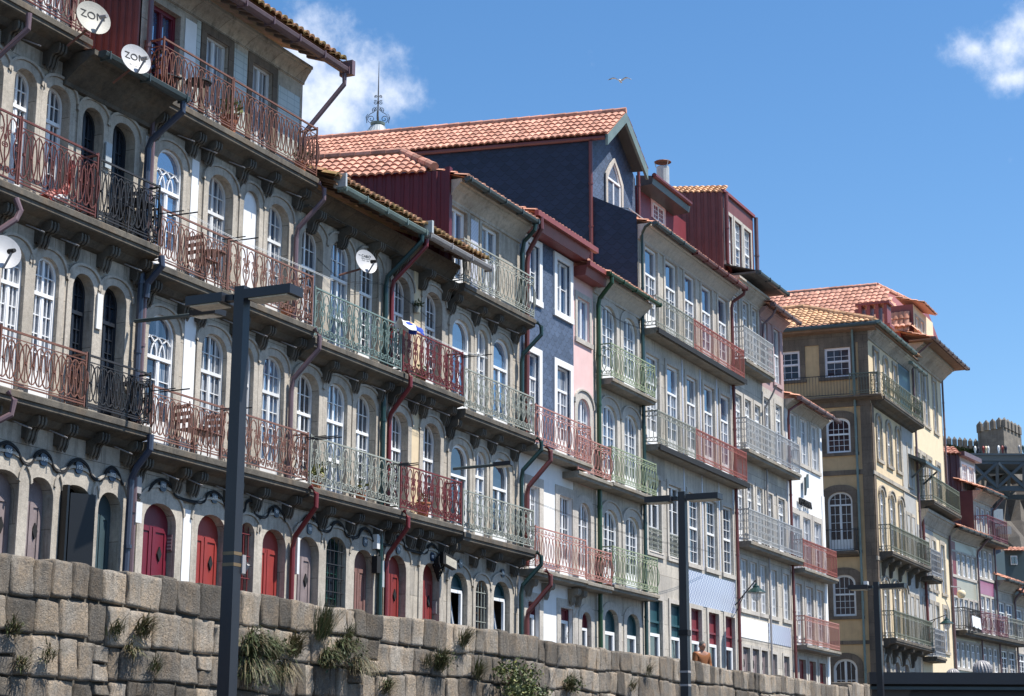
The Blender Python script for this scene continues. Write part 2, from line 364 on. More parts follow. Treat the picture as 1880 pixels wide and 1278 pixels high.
# ------------------------------------------------------------------ building parts
def arch(xa, xb, zt, rise, n=12):
    if rise <= 0: return [(xa, zt), (xb, zt)]
    if POINTED: return [(xa, zt-rise), ((xa*3+xb)/4, zt-rise*.42), ((xa+xb)/2, zt), ((xa+xb*3)/4, zt-rise*.42), (xb, zt-rise)]
    P = []
    for i in range(n+1):
        t = -math.cos(math.pi*i/n)
        P.append(((xa+xb)/2+t*(xb-xa)/2, zt-rise+rise*math.sqrt(max(0, 1-abs(t)**2.3))))
    return P
def arch_z(x, xa, xb, zt, rise):
    if rise <= 0: return zt
    t = min(1, abs((x-(xa+xb)/2)/((xb-xa)/2)))
    if POINTED: return zt-rise*(t*.84 if t < .5 else .42+(t-.5)*1.16)
    return zt-rise+rise*math.sqrt(max(0, 1-t**2.3))
def facade(name, root, x0, x1, z0, z1, ops, m, y=19.0, rec=.24, parent=None):
    """one storey of front wall with its openings (xa, xb, za, zt, rise) cut out, reveals included"""
    b = MB(); cur = x0
    for (xa, xb, za, zt, rise) in sorted(ops):
        if xa > cur+1e-4: b.quad((cur, y, z0), (xa, y, z0), (xa, y, z1), (cur, y, z1))
        if za > z0+1e-4: b.quad((xa, y, z0), (xb, y, z0), (xb, y, za), (xa, y, za)); b.quad((xa, y, za), (xb, y, za), (xb, y+rec, za), (xa, y+rec, za))
        P = arch(xa, xb, zt, rise)
        for (p, q) in zip(P[:-1], P[1:]):
            b.quad((p[0], y, p[1]), (q[0], y, q[1]), (q[0], y, z1), (p[0], y, z1))
            b.quad((p[0], y, p[1]), (p[0], y+rec, p[1]), (q[0], y+rec, q[1]), (q[0], y, q[1]))
        zs, ze = P[0][1], P[-1][1]
        b.quad((xa, y, max(za, z0)), (xa, y+rec, max(za, z0)), (xa, y+rec, zs), (xa, y, zs))
        b.quad((xb, y, max(za, z0)), (xb, y, ze), (xb, y+rec, ze), (xb, y+rec, max(za, z0)))
        cur = xb
    if x1 > cur+1e-4: b.quad((cur, y, z0), (x1, y, z0), (x1, y, z1), (cur, y, z1))
    return b.build(name, m, root)
def band(b, out, inn, y0, y1):
    for i in range(len(out)-1):
        (a, c), (d, e) = (out[i], out[i+1]), (inn[i], inn[i+1])
        b.quad((a[0], y0, a[1]), (d[0], y0, d[1]), (e[0], y0, e[1]), (c[0], y0, c[1]))
        b.quad((a[0], y0, a[1]), (c[0], y0, c[1]), (c[0], y1, c[1]), (a[0], y1, a[1]))
        b.quad((d[0], y0, d[1]), (d[0], y1, d[1]), (e[0], y1, e[1]), (e[0], y0, e[1]))
def contour(xa, xb, za, zt, rise): return [(xa, za)]+arch(xa, xb, zt, rise)+[(xb, za)]
_J = 1
_RW = random.Random(21)
def surround(root, xa, xb, za, zt, rise, y, sw=.13, sp=.05, m='trim', hood=0, sill=True, name='surround', foot=None, top=None):
    tp = sw if top is None else top
    global _J
    _J = (_J*7+3) % 11; sp = sp+.0009*_J+.0004; sw = sw+.0007*_J
    b = MB(); out = contour(xa-sw, xb+sw, za if foot is None else foot, zt+tp, rise+(tp*.35 if rise else 0)); inn = contour(xa, xb, za if foot is None else foot, zt, rise)
    band(b, out, inn, y-sp, y)
    if hood:
        P = arch(xa-sw-.01, xb+sw+.01, zt+tp+.006, rise+tp*.35); Q = arch(xa-sw-.05, xb+sw+.05, zt+tp+.05, rise+tp*.35+.015)
        if rise <= 0: P, Q = [(xa-sw-.05, zt+sw+.002), (xb+sw+.05, zt+sw+.002)], [(xa-sw-.05, zt+sw+.08), (xb+sw+.05, zt+sw+.08)]
        band(b, Q, P, y-sp-hood, y)
    if sill: b.box(xa-sw-.03, xb+sw+.03, y-sp-.03, y+.02, za-.13, za)
    return b.build(name, m, root)
def window(root, xa, xb, za, zt, y, rise=0, fr='white', gl='g_sky', fw=.042, leaves=2, nx=1, nz=4, tr=None, tn=(1, 1), panel=0, sash=False, gothic=False, name='window', mw=.017, dep=.06, sur=None, ysur=19.0, label=None, frame2=None, lean=0):
    """a window or glazed door: frame and bars (the part), its pane and stone surround (sub-parts)"""
    if gl == 'g_sky' and _RW.random() < .22: gl = 'g_curt'
    b = MB(); D = dep
    band(b, contour(xa, xb, za, zt, rise), contour(xa+fw, xb-fw, za, zt-fw, max(0, rise-fw*.4)), y, y+D)
    b.box(xa+fw, xb-fw, y+.002, y+D, za, za+fw)
    ia, ib = xa+fw, xb-fw; zi = lambda x: arch_z(x, ia, ib, zt-fw, max(0, rise-fw*.4))-.004
    zb = za+fw
    if panel: b.box(ia, ib, y+.012, y+D-.004, zb, zb+panel); zb += panel
    ztr = zt-tr if tr else None
    xm = (ia+ib)/2
    if ztr: b.box(ia, ib, y-.012, y+D-.002, ztr-.027, ztr+.035)
    ztop = (ztr-.035) if ztr else None
    def vbar(x, z0, z1, wd, y0, y1): b.box(x-wd/2, x+wd/2, y0, y1, z0, min(z1, zi(x-wd/2), zi(x+wd/2)))
    LE = [(ia, ib)] if leaves == 1 else [(ia, xm-.024), (xm+.024, ib)]
    if leaves == 2: vbar(xm, zb, ztop or 1e9, .048, y+.004, y+D-.006)
    for (l, r) in LE:
        if not sash:
            b.box(l, l+.024, y+.014, y+D-.01, zb, min(ztop or 1e9, zi(l+.001))); b.box(r-.024, r, y+.014, y+D-.01, zb, min(ztop or 1e9, zi(r-.001)))
        for i in range(1, nx): vbar(l+(r-l)*i/nx, zb, ztop or 1e9, mw, y+.02, y+D-.014)
        zz = ztop or (zt-fw-(rise*.55 if rise else 0))
        for j in range(1, nz):
            z = zb+(zz-zb)*j/nz; b.box(l, r, y+.022, y+D-.016, z-mw/2, z+mw/2)
        if not ztop and rise and nz > 1: b.box(l, r, y+.022, y+D-.016, zz-mw/2, zz+mw/2) if zi(l) > zz+.02 and zi(r) > zz+.02 else None
    if sash: zz = (zb+(ztop or zt))/2; b.box(ia, ib, y-.008, y+D-.02, zz-.035, zz+.035)
    if ztr:
        if gothic:
            def arc(cx, r, a0, a1):
                P = []
                for i in range(9):
                    a = a0+(a1-a0)*i/8; x, z = cx+r*math.cos(a), ztr+.035+r*1.15*math.sin(a)
                    if ia < x < ib and z < zi(x): P.append((x, y+D*.5, z))
                if len(P) > 1: b.tube(P, .014, 4)
            W = ib-ia
            for k in (0, 1, 2, 3): arc(ia+W*k/3, W/3*1.35, math.pi*.5, 0); arc(ia+W*k/3, W/3*1.35, math.pi*.5, math.pi)
        else:
            for i in range(1, tn[0]): vbar(ia+(ib-ia)*i/tn[0], ztr+.035, 1e9, mw if i*2 != tn[0] else .05, y+.02, y+D-.014)
            for j in range(1, tn[1]):
                z = ztr+.035+(zt-fw-ztr-.035)*j/tn[1]; b.box(ia, ib, y+.022, y+D-.016, z-mw/2, z+mw/2) if min(zi(ia+.01), zi(ib-.01)) > z else b.box(ia+.08, ib-.08, y+.022, y+D-.016, z-mw/2, z+mw/2) if zi(ia+.08) > z+.02 else None
    o = b.build(name, fr, root, label=label)
    g = MB(); g.prism([(x, y+D-.008, z) for x, z in contour(xa+.01, xb-.01, za+.01, zt-.01, rise)], (0, .012, 0)); g.build('pane', gl, o)
    if sur: surround(o, xa, xb, za, zt, rise, ysur, **sur)
    return o
def door(root, xa, xb, za, zt, y, rise, m, leaves=2, diamond=True, label=None, sur=None, knob=True, planks=0):
    b = MB(); ia, ib = xa+.002, xb-.002
    P = contour(ia, ib, za, zt-.002, rise); b.prism([(x, y, z) for x, z in P], (0, .06, 0))
    W = ib-ia
    edges = [ia+.03, (ia+ib)/2-.012, (ia+ib)/2+.012, ib-.03] if leaves == 2 else [ia+.03, ib-.03]
    zl = zt-rise-.05
    for k in range(0, len(edges), 2):
        l, r = edges[k], edges[k+1]; s = .08
        b.box(l, l+s, y-.018, y, za, zl); b.box(r-s, r, y-.018, y, za, zl); b.box(l+s, r-s, y-.018, y, zl-s, zl)
        b.box(l+s, r-s, y-.018, y, za+1.0, za+1.12)
    for k in range(planks): x = ia+W*(k+1)/(planks+1); b.box(x-.006, x+.006, y-.006, y, za, zl-.02)
    o = b.build('door', m, root, label=label)
    if diamond:
        d = MB(); cx = (edges[-2]+edges[-1])/2; cz = zl-.45; d.prism([(cx, y-.03, cz-.13), (cx+.06, y-.03, cz), (cx, y-.03, cz+.13), (cx-.06, y-.03, cz)], (0, .028, 0)); d.build('peephole', 'black', o)
    if knob:
        k = MB(); xk = edges[-1]-.05; k.lathe([(0, -.03), (.03, -.025), (.035, 0), (.012, .02), (.012, .05)], (xk, y-.06, za+1.05), 10, (Vector((1, 0, 0)), Vector((0, 0, 1)), Vector((0, 1, 0)))); k.build('handle', 'brass', o)
    if sur: surround(o, xa, xb, za, zt, rise, 19.0, **{'top': .26 if rise else None, **sur, 'sill': False})
    return o
def barred(root, xa, xb, za, zt, y, rise, m='i_black', gl='g_dark', sur=None, n=5, nz=8, fr='green_frame'):
    o = window(root, xa, xb, za, zt, y, rise, fr=fr, gl=gl, leaves=1, nx=2, nz=4, sur=sur)
    b = MB(); yb = y-.12
    for i in range(n): x = xa+(xb-xa)*(i+.5)/n; b.tube([(x, yb, za-.02), (x, yb, arch_z(x, xa, xb, zt, rise)-.02)], .012)
    for j in range(nz): z = za+.06+(zt-rise-za)*j/(nz-1)*.98; b.tube([(xa+.01, yb-.012, z), (xb-.01, yb-.012, z)], .012)
    b.build('window_bars', m, o); return o
def spiral(cx, cz, r, a0, turns, n=14, s=1):
    return [(cx+s*r*(1-.82*i/n)*math.cos(a0+2*math.pi*turns*i/n), cz+r*(1-.82*i/n)*math.sin(a0+2*math.pi*turns*i/n)) for i in range(n+1)]
def motif(kind, L, H):
    """ironwork pattern for a run of length L and height H: list of (points, radius, closed)"""
    R = .0115; out = []
    def el(c, z, a, h, n=14): return [(c+a*math.cos(2*math.pi*i/n), z+h*math.sin(2*math.pi*i/n)) for i in range(n)]
    if kind in ('oval', 'circ'):
        st = .17 if kind == 'oval' else .21; k = max(1, round(L/st)); st = L/k
        for i in range(k):
            c = st*(i+.5)
            out.append((el(c, H*.47, st*.82, H*.36), R, True))
            if kind == 'oval': out.append(([(c, H*.1), (c, H*.85)], R*.8, False)); out.append(([(c, H*.45), (c, H*.49)], R*2.1, False))
            else: out.append((el(c+st/2, H*.9, .045, .045, 8), R*.8, True)); out.append((el(c, H*.12, .05, .05, 8), R*.8, True))
        for z in (.07, .87): out.append(([(0, H*z), (L, H*z)], R*.9, False))
    elif kind == 'scroll':
        k = max(1, round(L/.29)); st = L/k
        for i in range(k):
            c = st*(i+.5)
            for s in (-1, 1):
                P = spiral(c+s*.075, .13*H/.9, .068, math.pi*1.5, 1.2, 12, -s)[::-1]
                P += [(c+s*.13, H*.24), (c+s*.055, H*.40), (c+s*.04, H*.52), (c+s*.10, H*.68), (c+s*.105, H*.80), (c+s*.06, H*.91), (c, H*.95)]
                out.append((P, R, False))
                out.append((spiral(c+s*.055, H*.72, .045, -math.pi/2, 1.1, 9, s), R*.85, False))
                out.append((spiral(c+s*.125, H*.50, .045, math.pi/2, 1.15, 9, s), R*.85, False))
            e = st*i
            out.append(([(e+.0, H*.02), (e+.03, H*.2), (e, H*.36), (e-.0, H*.6), (e+.02, H*.8), (e, H*.97)] if i else [(0.02, 0), (.02, H)], R, False))
            out.append((el(e+.001, H*.62, .03, .05, 8), R*.8, True)) if i else None
    elif kind in ('bar', 'silver', 'plain', 'slim'):
        st = {'bar': .115, 'silver': .10, 'plain': .105, 'slim': .13}[kind]; k = max(1, round(L/st)); st = L/k
        lo, hi = (.15, .83) if kind != 'slim' else (.0, 1.0)
        for i in range(k+1): out.append(([(st*i, H*lo), (st*i, H*hi)], R*(.95 if kind != 'slim' else .8), False))
        if kind != 'slim':
            for z in (lo, hi): out.append(([(0, H*z), (L, H*z)], R, False))
            for i in range(k):
                for z in ((lo)/2, (1+hi)/2): out.append((el(st*(i+.5), H*z, st*.42, H*(lo/2-.01), 8), R*.8, True))
        if kind == 'silver':
            for i in range(k):
                c = st*(i+.5)
                out.append((spiral(c, H*.35, .05, 0, 1.1, 8, 1 if i % 2 else -1), R*.75, False)); out.append((spiral(c, H*.62, .05, math.pi, 1.1, 8, 1 if i % 2 else -1), R*.75, False))
    elif kind == 'cross':
        k = max(1, round(L/.5)); st = L/k
        for i in range(k): out += [([(st*i, 0), (st*(i+1), H)], R*.8, False), ([(st*i, H), (st*(i+1), 0)], R*.8, False), ([(st*i, 0), (st*i, H)], R, False), (el(st*(i+.5), H*.5, .07, .07, 8), R*.8, True)]
    return [q for q in out if q]
def railing(parent, runs, z, H, kind, m, n=4, posts=True, r=1.0):
    """runs: list of ((x,y),(x,y)) straight stretches seen in plan"""
    b = MB(); seen = set()
    for (p, q) in runs:
        p, q = Vector(p), Vector(q); L = (q-p).length; d = (q-p)/L
        P3 = lambda s, h: (p.x+d.x*s, p.y+d.y*s, z+h)
        for pts, rr, closed in motif(kind, L, H): b.tube([P3(s, h) for s, h in pts], rr*r, n, closed, cap=False)
        b.tube([P3(0, H), P3(L, H)], .022*r, 4); b.tube([P3(0, .02), P3(L, .02)], .016*r, 4)
        if posts:
            for s in (.0, L):
                k = (round(P3(s, 0)[0], 2), round(P3(s, 0)[1], 2))
                if k not in seen: seen.add(k); b.tube([P3(s, -.02), P3(s, H+.04)], .02*r, 4)
    return b.build('railing', m, parent)
def slab(root, x0, x1, z, y0=18.52, th=.2, m='slab', yw=19.0, mould=True, name='balcony'):
    """balcony: a moulded stone slab whose top is at z"""
    b = MB(); d = yw-y0
    if mould: prof = [(yw, z-th*1.9), (yw-d*.25, z-th*1.75), (yw-d*.45, z-th*1.3), (yw-d*.72, z-th*1.12), (yw-d*.9, z-th), (y0+.03, z-th*.92), (y0+.03, z-th*.62), (y0, z-th*.56), (y0, z-.02), (y0+.02, z), (yw, z)]
    else: prof = [(yw, z-th), (y0+.06, z-th*.95), (y0+.05, z-th*.55), (y0, z-th*.5), (y0, z-.015), (y0+.015, z), (yw, z)]
    b.prism([(x0, y, zz) for y, zz in prof], (x1-x0, 0, 0))
    return b.build(name, m, root)
def bracket(parent, x, z, w=.2, d=.33, h=.34, yw=19.0, m='slab'):
    b = MB(); n = 5
    prof0 = [(0, 0), (d, 0), (d*1.02, -.06), (d*.98, -.13), (d*.85, -.17), (d*.62, -.17), (d*.5, -.22), (d*.46, -.3), (d*.4, -.36), (d*.27, -.42), (d*.2, -h*.95), (d*.08, -h), (0, -h*.98)]
    for i in range(n):
        k = (1.0 if i % 2 == 0 else .9); xa = x-w/2+w*i/n
        b.prism([(xa, yw-p*k, z+q*(1 if q == 0 else k)) for p, q in prof0], (w/n, 0, 0))
    return b.build('bracket', m, parent)
def gutter(root, x0, x1, y, z, m, r=.085, cap=True, name='gutter'):
    b = MB(); n = 10; P = []
    for x in (x0, x1):
        for k in range(n): a = 2*math.pi*k/n; P.append((x, y+r*math.cos(a), z+r*math.sin(a)*(1 if math.sin(a) < 0 else .35)))
    b.add(P, [(k, (k+1) % n, n+(k+1) % n, n+k) for k in range(n)]+[tuple(range(n)), tuple(range(2*n-1, n-1, -1))])
    L = x1-x0; k = int(L/.9)
    for i in range(k+1): x = x0+.1+(L-.2)*i/max(1, k); b.box(x-.012, x+.012, y-r-.008, y+r+.008, z-r-.008, z+r*.36)
    return b.build(name, m, root, smooth=False)
def pipe(root, pts, m, r=.055, name='downpipe', n=8):
    r *= .84; b = MB(); b.tube(pts, r, n)
    zs = [p for p in pts]; 
    for (p, q) in zip(pts[:-1], pts[1:]):
        if abs(p[2]-q[2]) > 1.2 and abs(p[0]-q[0]) < .05 and abs(p[1]-q[1]) < .05:
            k = int(abs(p[2]-q[2])/1.5)
            for i in range(1, k+1): t = i/(k+1); z = p[2]+(q[2]-p[2])*t; b.tube([(p[0], p[1], z-.03), (p[0], p[1], z+.03)], r*1.22, n)
    return b.build(name, m, root, smooth=False)
def tile_sheet(root, o, u, v, W, L, m, cw=.2, ch=.34, clip=None, hh=.052, name='roof', thick=True):
    """clay barrel tiles laid on a slope: o eave corner, u along the eave, v up the slope"""
    o, u, v = Vector(o), Vector(u).normalized(), Vector(v).normalized(); n = u.cross(v).normalized()
    if n.z < 0: n = -n
    b = MB(); nu, nv = max(1, int(W/cw)), max(1, int(L/ch)); prof = [(0, .0), (.12, .45), (.32, .92), (.5, 1.0), (.68, .92), (.88, .45), (1, 0)]
    for j in range(nv):
        for i in range(nu):
            if clip and not clip((i+.5)*cw, (j+.5)*ch): continue
            b.tv = random.random(); jit = random.uniform(-.012, .012); lift = .045+random.uniform(-.006, .012)
            lo = [o+u*((i+a)*cw)+v*(j*ch-.03+jit)+n*(h*hh+lift) for a, h in prof]; hi = [o+u*((i+a)*cw)+v*((j+1)*ch+jit*.5)+n*(h*hh*.85+.008) for a, h in prof]
            bt = [o+u*((i+a)*cw)+v*(j*ch-.03+jit)+n*(max(0, h*hh+lift-.05)) for a, h in prof]
            K = len(prof); b.add(lo+hi+bt, [(k, k+1, K+k+1, K+k) for k in range(K-1)]+[(2*K+k, 2*K+k+1, k+1, k) for k in range(K-1)])
    b.tv = .5
    if thick and not clip: b.quad(o-n*.01, o+u*(nu*cw)-n*.01, o+u*(nu*cw)+v*(nv*ch)-n*.01, o+v*(nv*ch)-n*.01)
    return b.build(name, m, root)
def ridge(root, pts, m='tile', r=.11, name='ridge_cap'):
    b = MB(); P = [Vector(p) for p in pts]
    for a, c in zip(P[:-1], P[1:]):
        L = (c-a).length; k = max(1, int(L/.38))
        for i in range(k):
            b.tv = random.random(); s, e = a+(c-a)*(i/k), a+(c-a)*((i+1.08)/k); b.tube([s, e], r, 8, taper=[1.08, .92])
    return b.build(name, m, root)
def corrugated(root, p0, p1, zb, zt0, zt1, m, pitch=.2, dep=.035, name='metal_cladding'):
    """vertical ribbed sheet from plan point p0 to p1, top sloping from zt0 to zt1"""
    p0, p1 = Vector((*p0, 0)), Vector((*p1, 0)); L = (p1-p0).length; d = (p1-p0)/L; nn = Vector((d.y, -d.x, 0)); k = int(L/pitch); b = MB(); st = []
    for i in range(k):
        for a, h in ((0, 0), (.3, 0), (.42, 1), (.88, 1)): st.append(((i+a)*L/k, h))
    st.append((L, 0))
    for (s, h), (s2, h2) in zip(st[:-1], st[1:]):
        a, c = p0+d*s+nn*(h*dep), p0+d*s2+nn*(h2*dep); za, zc = zt0+(zt1-zt0)*s/L, zt0+(zt1-zt0)*s2/L
        b.quad((a.x, a.y, zb), (c.x, c.y, zb), (c.x, c.y, zc), (a.x, a.y, za))
    return b.build(name, m, root)
def body(root, x0, x1, z0, z1, m, depth=8., skew=0., y=19.0, name='side_wall', left=True, right=True, top=True, z1b=None):
    """party walls, back wall and flat top of a house behind its front"""
    s, c = math.sin(skew)*depth, math.cos(skew)*depth; b = MB(); zb = z1 if z1b is None else z1b
    A, B, C, D = (x0, y), (x1, y), (x1-s, y+c), (x0-s, y+c)
    if left: b.quad((*A, z0), (*D, z0), (*D, zb), (*A, z1))
    if right: b.quad((*B, z0), (*B, z1), (*C, zb), (*C, z0))
    b.quad((*D, z0), (*C, z0), (*C, zb), (*D, zb))
    if top: b.quad((*A, z1), (*B, z1), (*C, zb), (*D, zb))
    return b.build(name, m, root)
def plain_box(root, name, x0, x1, y0, y1, z0, z1, m, label=None):
    b = MB(); b.box(x0, x1, y0, y1, z0, z1); return b.build(name, m, root, label=label)
def cornice(root, x0, x1, z0, z1, y0, m='trim', yw=19.0, name='cornice'):
    """stone cove under the eave, rising from z0 at the wall to z1 at y0"""
    b = MB(); d = yw-y0; h = z1-z0
    prof = [(yw, z0), (yw-d*.12, z0+h*.02), (yw-d*.14, z0+h*.14), (yw-d*.3, z0+h*.3), (yw-d*.55, z0+h*.55), (yw-d*.8, z0+h*.72), (yw-d*.84, z0+h*.8), (y0, z0+h*.84), (y0, z1), (yw, z1)]
    b.prism([(x0, y, z) for y, z in prof], (x1-x0, 0, 0)); return b.build(name, m, root)
def text(parent, s, size, loc, m, rx=math.pi/2, rz=0, ext=.004, name='lettering', base=None, mat4=None, bend=None):
    c = bpy.data.curves.new(name, 'FONT'); c.body = s; c.size = size; c.align_x = 'CENTER'; c.align_y = 'CENTER'; c.extrude = ext; c.resolution_u = 3
    c.materials.append(MT[m] if isinstance(m, str) else m); o = bpy.data.objects.new(name, c); COL.objects.link(o); o.parent = parent
    dg = bpy.context.evaluated_depsgraph_get(); me = bpy.data.meshes.new_from_object(o.evaluated_get(dg)); bpy.data.objects.remove(o); o = bpy.data.objects.new(name, me); COL.objects.link(o); o.parent = parent
    if bend:
        for v in me.vertices: v.co.z += bend(v.co.x, v.co.y)
    if mat4 is not None: o.matrix_local = mat4
    else: o.location = loc; o.rotation_euler = (rx, 0, rz)
    return o
def eave_ribs(root, x0, x1, ye, z):
    b = MB(); b.quad((x0, ye, z+.02), (x0, 19.0, z+.3), (x1, 19.0, z+.3), (x1, ye, z+.02)); k = int((x1-x0)/.3)
    for i in range(k): x = x0+(i+.5)*(x1-x0)/k; b.prism([(x-.035, ye, z-.03), (x-.035, 19.0, z+.25), (x-.035, 19.0, z+.3), (x-.035, ye, z+.02)], (.07, 0, 0))
    return b.build('eave_board', 'slab_wood', root)
def plaque(root, num, x, z, y=18.945):
    b = MB(); w, h, c = .085, .10, .04
    pts = [(x-w+c, z-h), (x+w-c, z-h), (x+w, z-h+c), (x+w, z+h-c), (x+w-c, z+h), (x-w+c, z+h), (x-w, z+h-c), (x-w, z-h+c)]
    b.prism([(px, y, pz) for px, pz in pts], (0, .02, 0)); o = b.build('number_plaque', 'plaque', root)
    text(o, num, .10, (x, y-.004, z), 'enamel'); return o
def rods(root, x, z, y=18.55, L=.55, m='i_black', dx=.1):
    b = MB(); b.tube([(x, y, z), (x+dx, y-L, z+.03)], .014, 4); b.tube([(x-.25, y, z-.03), (x-.25+dx, y-L*.8, z)], .012, 4); return b.build('clothes_rod', m, root)
def hs(w=.14, hood=.02, m='trim', sp=.022, sill=False): return dict(sw=w, sp=sp, m=m, hood=hood, sill=sill)
# ------------------------------------------------------------------ the setting
ZS = 1.4                                        # level of the raised street; the quay below is at -1.6
b = MB(); b.quad((-1500, -1500, -2.6), (2500, -1500, -2.6), (2500, 2500, -2.6), (-1500, 2500, -2.6)); structure('ground', b, 'quay')
b = MB(); b.quad((-60, -14, -1.6), (130, -14, -1.6), (130, 14.6, -1.6), (-60, 14.6, -1.6)); structure('quay_pavement', b, 'paving')
b = MB(); b.quad((-60, 14.9, ZS), (130, 14.9, ZS), (130, 19.4, ZS), (-60, 19.4, ZS)); structure('street', b, 'paving')
mw_, t_, p_ = new_mat('river_water'); p_.inputs['Base Color'].default_value = (.03, .05, .045, 1); p_.inputs['Roughness'].default_value = .12; bump(t_, p_, noise(t_, coords(t_), .8, 4), .4, .1); MT['water'] = mw_
b = MB(); b.quad((-900, -230, -2.4), (900, -230, -2.4), (900, -14, -2.4), (-900, -14, -2.4)); structure('river_water', b, 'water')
b = MB(); n_ = 60
for i in range(n_+1):
    x = -900+1800*i/n_; h = 34+10*math.sin(i*.5)+6*math.sin(i*1.7)
    b.v += [(x, -230, -2.5), (x, -262, h*.5), (x, -300, h), (x, -600, h*1.1)]
for i in range(n_):
    for k in range(3): b.f.append([i*4+k, i*4+k+1, i*4+k+5, i*4+k+4]); b.t.append(.5); b.m.append(0)
structure('far_bank_hill', b, 'cliff')

# ------------------------------------------------------------------ old quay wall
def quay_wall():
    rnd = random.Random(3); b = MB()
    b.k = 1; b.box(8, 57.2, 14.572, 15.0, -1.7, 2.30); b.k = 0
    def block(x0, x1, z0, z1, y, top=False):
        W, H = x1-x0, z1-z0; nu, nv = 11, 9; b.tv = rnd.random()
        sd = Vector((rnd.uniform(0, 99), rnd.uniform(0, 99), 0)); bul = rnd.uniform(.0, .035); tl = rnd.uniform(-.02, .02); tv = rnd.uniform(-.03, .03)
        cr = [rnd.uniform(.02, .15)*min(W, H) for _ in range(4)]; vs = []; off = rnd.uniform(-.015, .012)
        from mathutils import noise as NZ
        for j in range(nv+1):
            for i in range(nu+1):
                u, v = i/nu, j/nv; u2 = .5-.5*math.cos(math.pi*u) if True else u; v2 = .5-.5*math.cos(math.pi*v); u2 = .9*u2+.1*u; v2 = .9*v2+.1*v
                e = max(0, 1-abs(2*u-1)**18)*max(0, 1-abs(2*v-1)**16)
                x, z = x0+W*u2, z0+H*v2
                c = cr[(1 if u > .5 else 0)+(2 if v > .5 else 0)]; dx, dz = min(x-x0, x1-x), min(z-z0, z1-z)
                if dx < c and dz < c:
                    r = math.hypot(c-dx, c-dz)
                    if r > c: k = c/r; sx = 1 if u < .5 else -1; sz = 1 if v < .5 else -1; x += sx*((c-dx)*(1-k)); z += sz*((c-dz)*(1-k))
                q = NZ.fractal(Vector((x*2.2, z*2.2, 0))+sd, 1.0, 2.0, 4)*.026+NZ.noise(Vector((x*11, z*11, 1))+sd)*.014
                wob = NZ.noise(Vector((x*3, z*3, 7))+sd)*.03
                vs.append((x+wob*(1 if 0 < i < nu else .6), y+off+.062-(bul*.6+.036)*e-q*e+tl*(u-.5)*e+tv*(v-.5)*e, z+wob*.7))
        fs = [(j*(nu+1)+i, j*(nu+1)+i+1, (j+1)*(nu+1)+i+1, (j+1)*(nu+1)+i) for j in range(nv) for i in range(nu)]
        o = len(vs); 
        if top:
            for i in range(nu+1): p = vs[nv*(nu+1)+i]; vs.append((p[0], y+.62, p[2]-.01))
            fs += [(nv*(nu+1)+i, nv*(nu+1)+i+1, o+i+1, o+i) for i in range(nu)]
        per = [(i, 0) for i in range(nu+1)]+[(nu, j) for j in range(1, nv+1)]+[(i, nv) for i in range(nu-1, -1, -1)]+[(0, j) for j in range(nv-1, 0, -1)]
        o = len(vs); pid = [j*(nu+1)+i for i, j in per]
        for q in pid: p = vs[q]; vs.append((p[0], y+(.6 if top else .2), p[2]))
        K = len(pid); fs += [(pid[i], o+i, o+(i+1) % K, pid[(i+1) % K]) for i in range(K)]
        b.add(vs, fs)
    top_h = lambda x: 2.49+.02*math.sin(x*.7)+(.16*max(0, min(1, (x-52.6)/.6)) if x > 52 else 0)+(.03 if 39.61 < x < 40.94 else 0)
    rows = [(2.02, None, .62), (1.56, 2.02, .6), (1.10, 1.56, .55), (.66, 1.10, .5), (.2, .66, .5), (-.3, .2, .55), (-.9, -.3, .6), (-1.65, -.9, .7)]
    for r, (z0, z1, wm) in enumerate(rows):
        x = 9+rnd.uniform(0, .4)
        while x < 56.4:
            wd = wm*rnd.uniform(.38, 1.0) if x < 28 or r > 1 or x > 33 else wm*rnd.uniform(.45, .85)
            g = rnd.uniform(.002, .02) if rnd.random() < .8 else rnd.uniform(.02, .06); hz = rnd.uniform(-.03, .03)
            zt = (top_h(x+wd/2)+rnd.uniform(-.03, .02)) if z1 is None else z1-rnd.uniform(.002, .022)
            dzf = lambda q, rr: .03*math.sin(q*1.1+rr*2.3)+.018*math.sin(q*2.9+rr*1.1)
            if r > 0: zt += dzf(x, r-1)
            z0_, z0 = z0, z0+dzf(x, r)
            if z1 is not None and rnd.random() < .08 and x < 27:
                zm = (z0+zt)/2+rnd.uniform(-.05, .05); block(x, x+wd-g, z0+rnd.uniform(0, .02), zm, 14.5); block(x, x+wd-g, zm+.015, zt, 14.5)
            else: block(x, x+wd-g, z0+rnd.uniform(0, .015), zt, 14.5+rnd.uniform(-.01, .025), top=z1 is None)
            z0 = z0_; x += wd
    o = b.build('quay_wall', ['quay', 'mortar'])
    me = o.data; me.polygons.foreach_set('use_smooth', [True]*len(me.polygons))
    return tag(o, 'long weathered wall of rounded granite blocks below the houses', 'wall')
quay_wall()

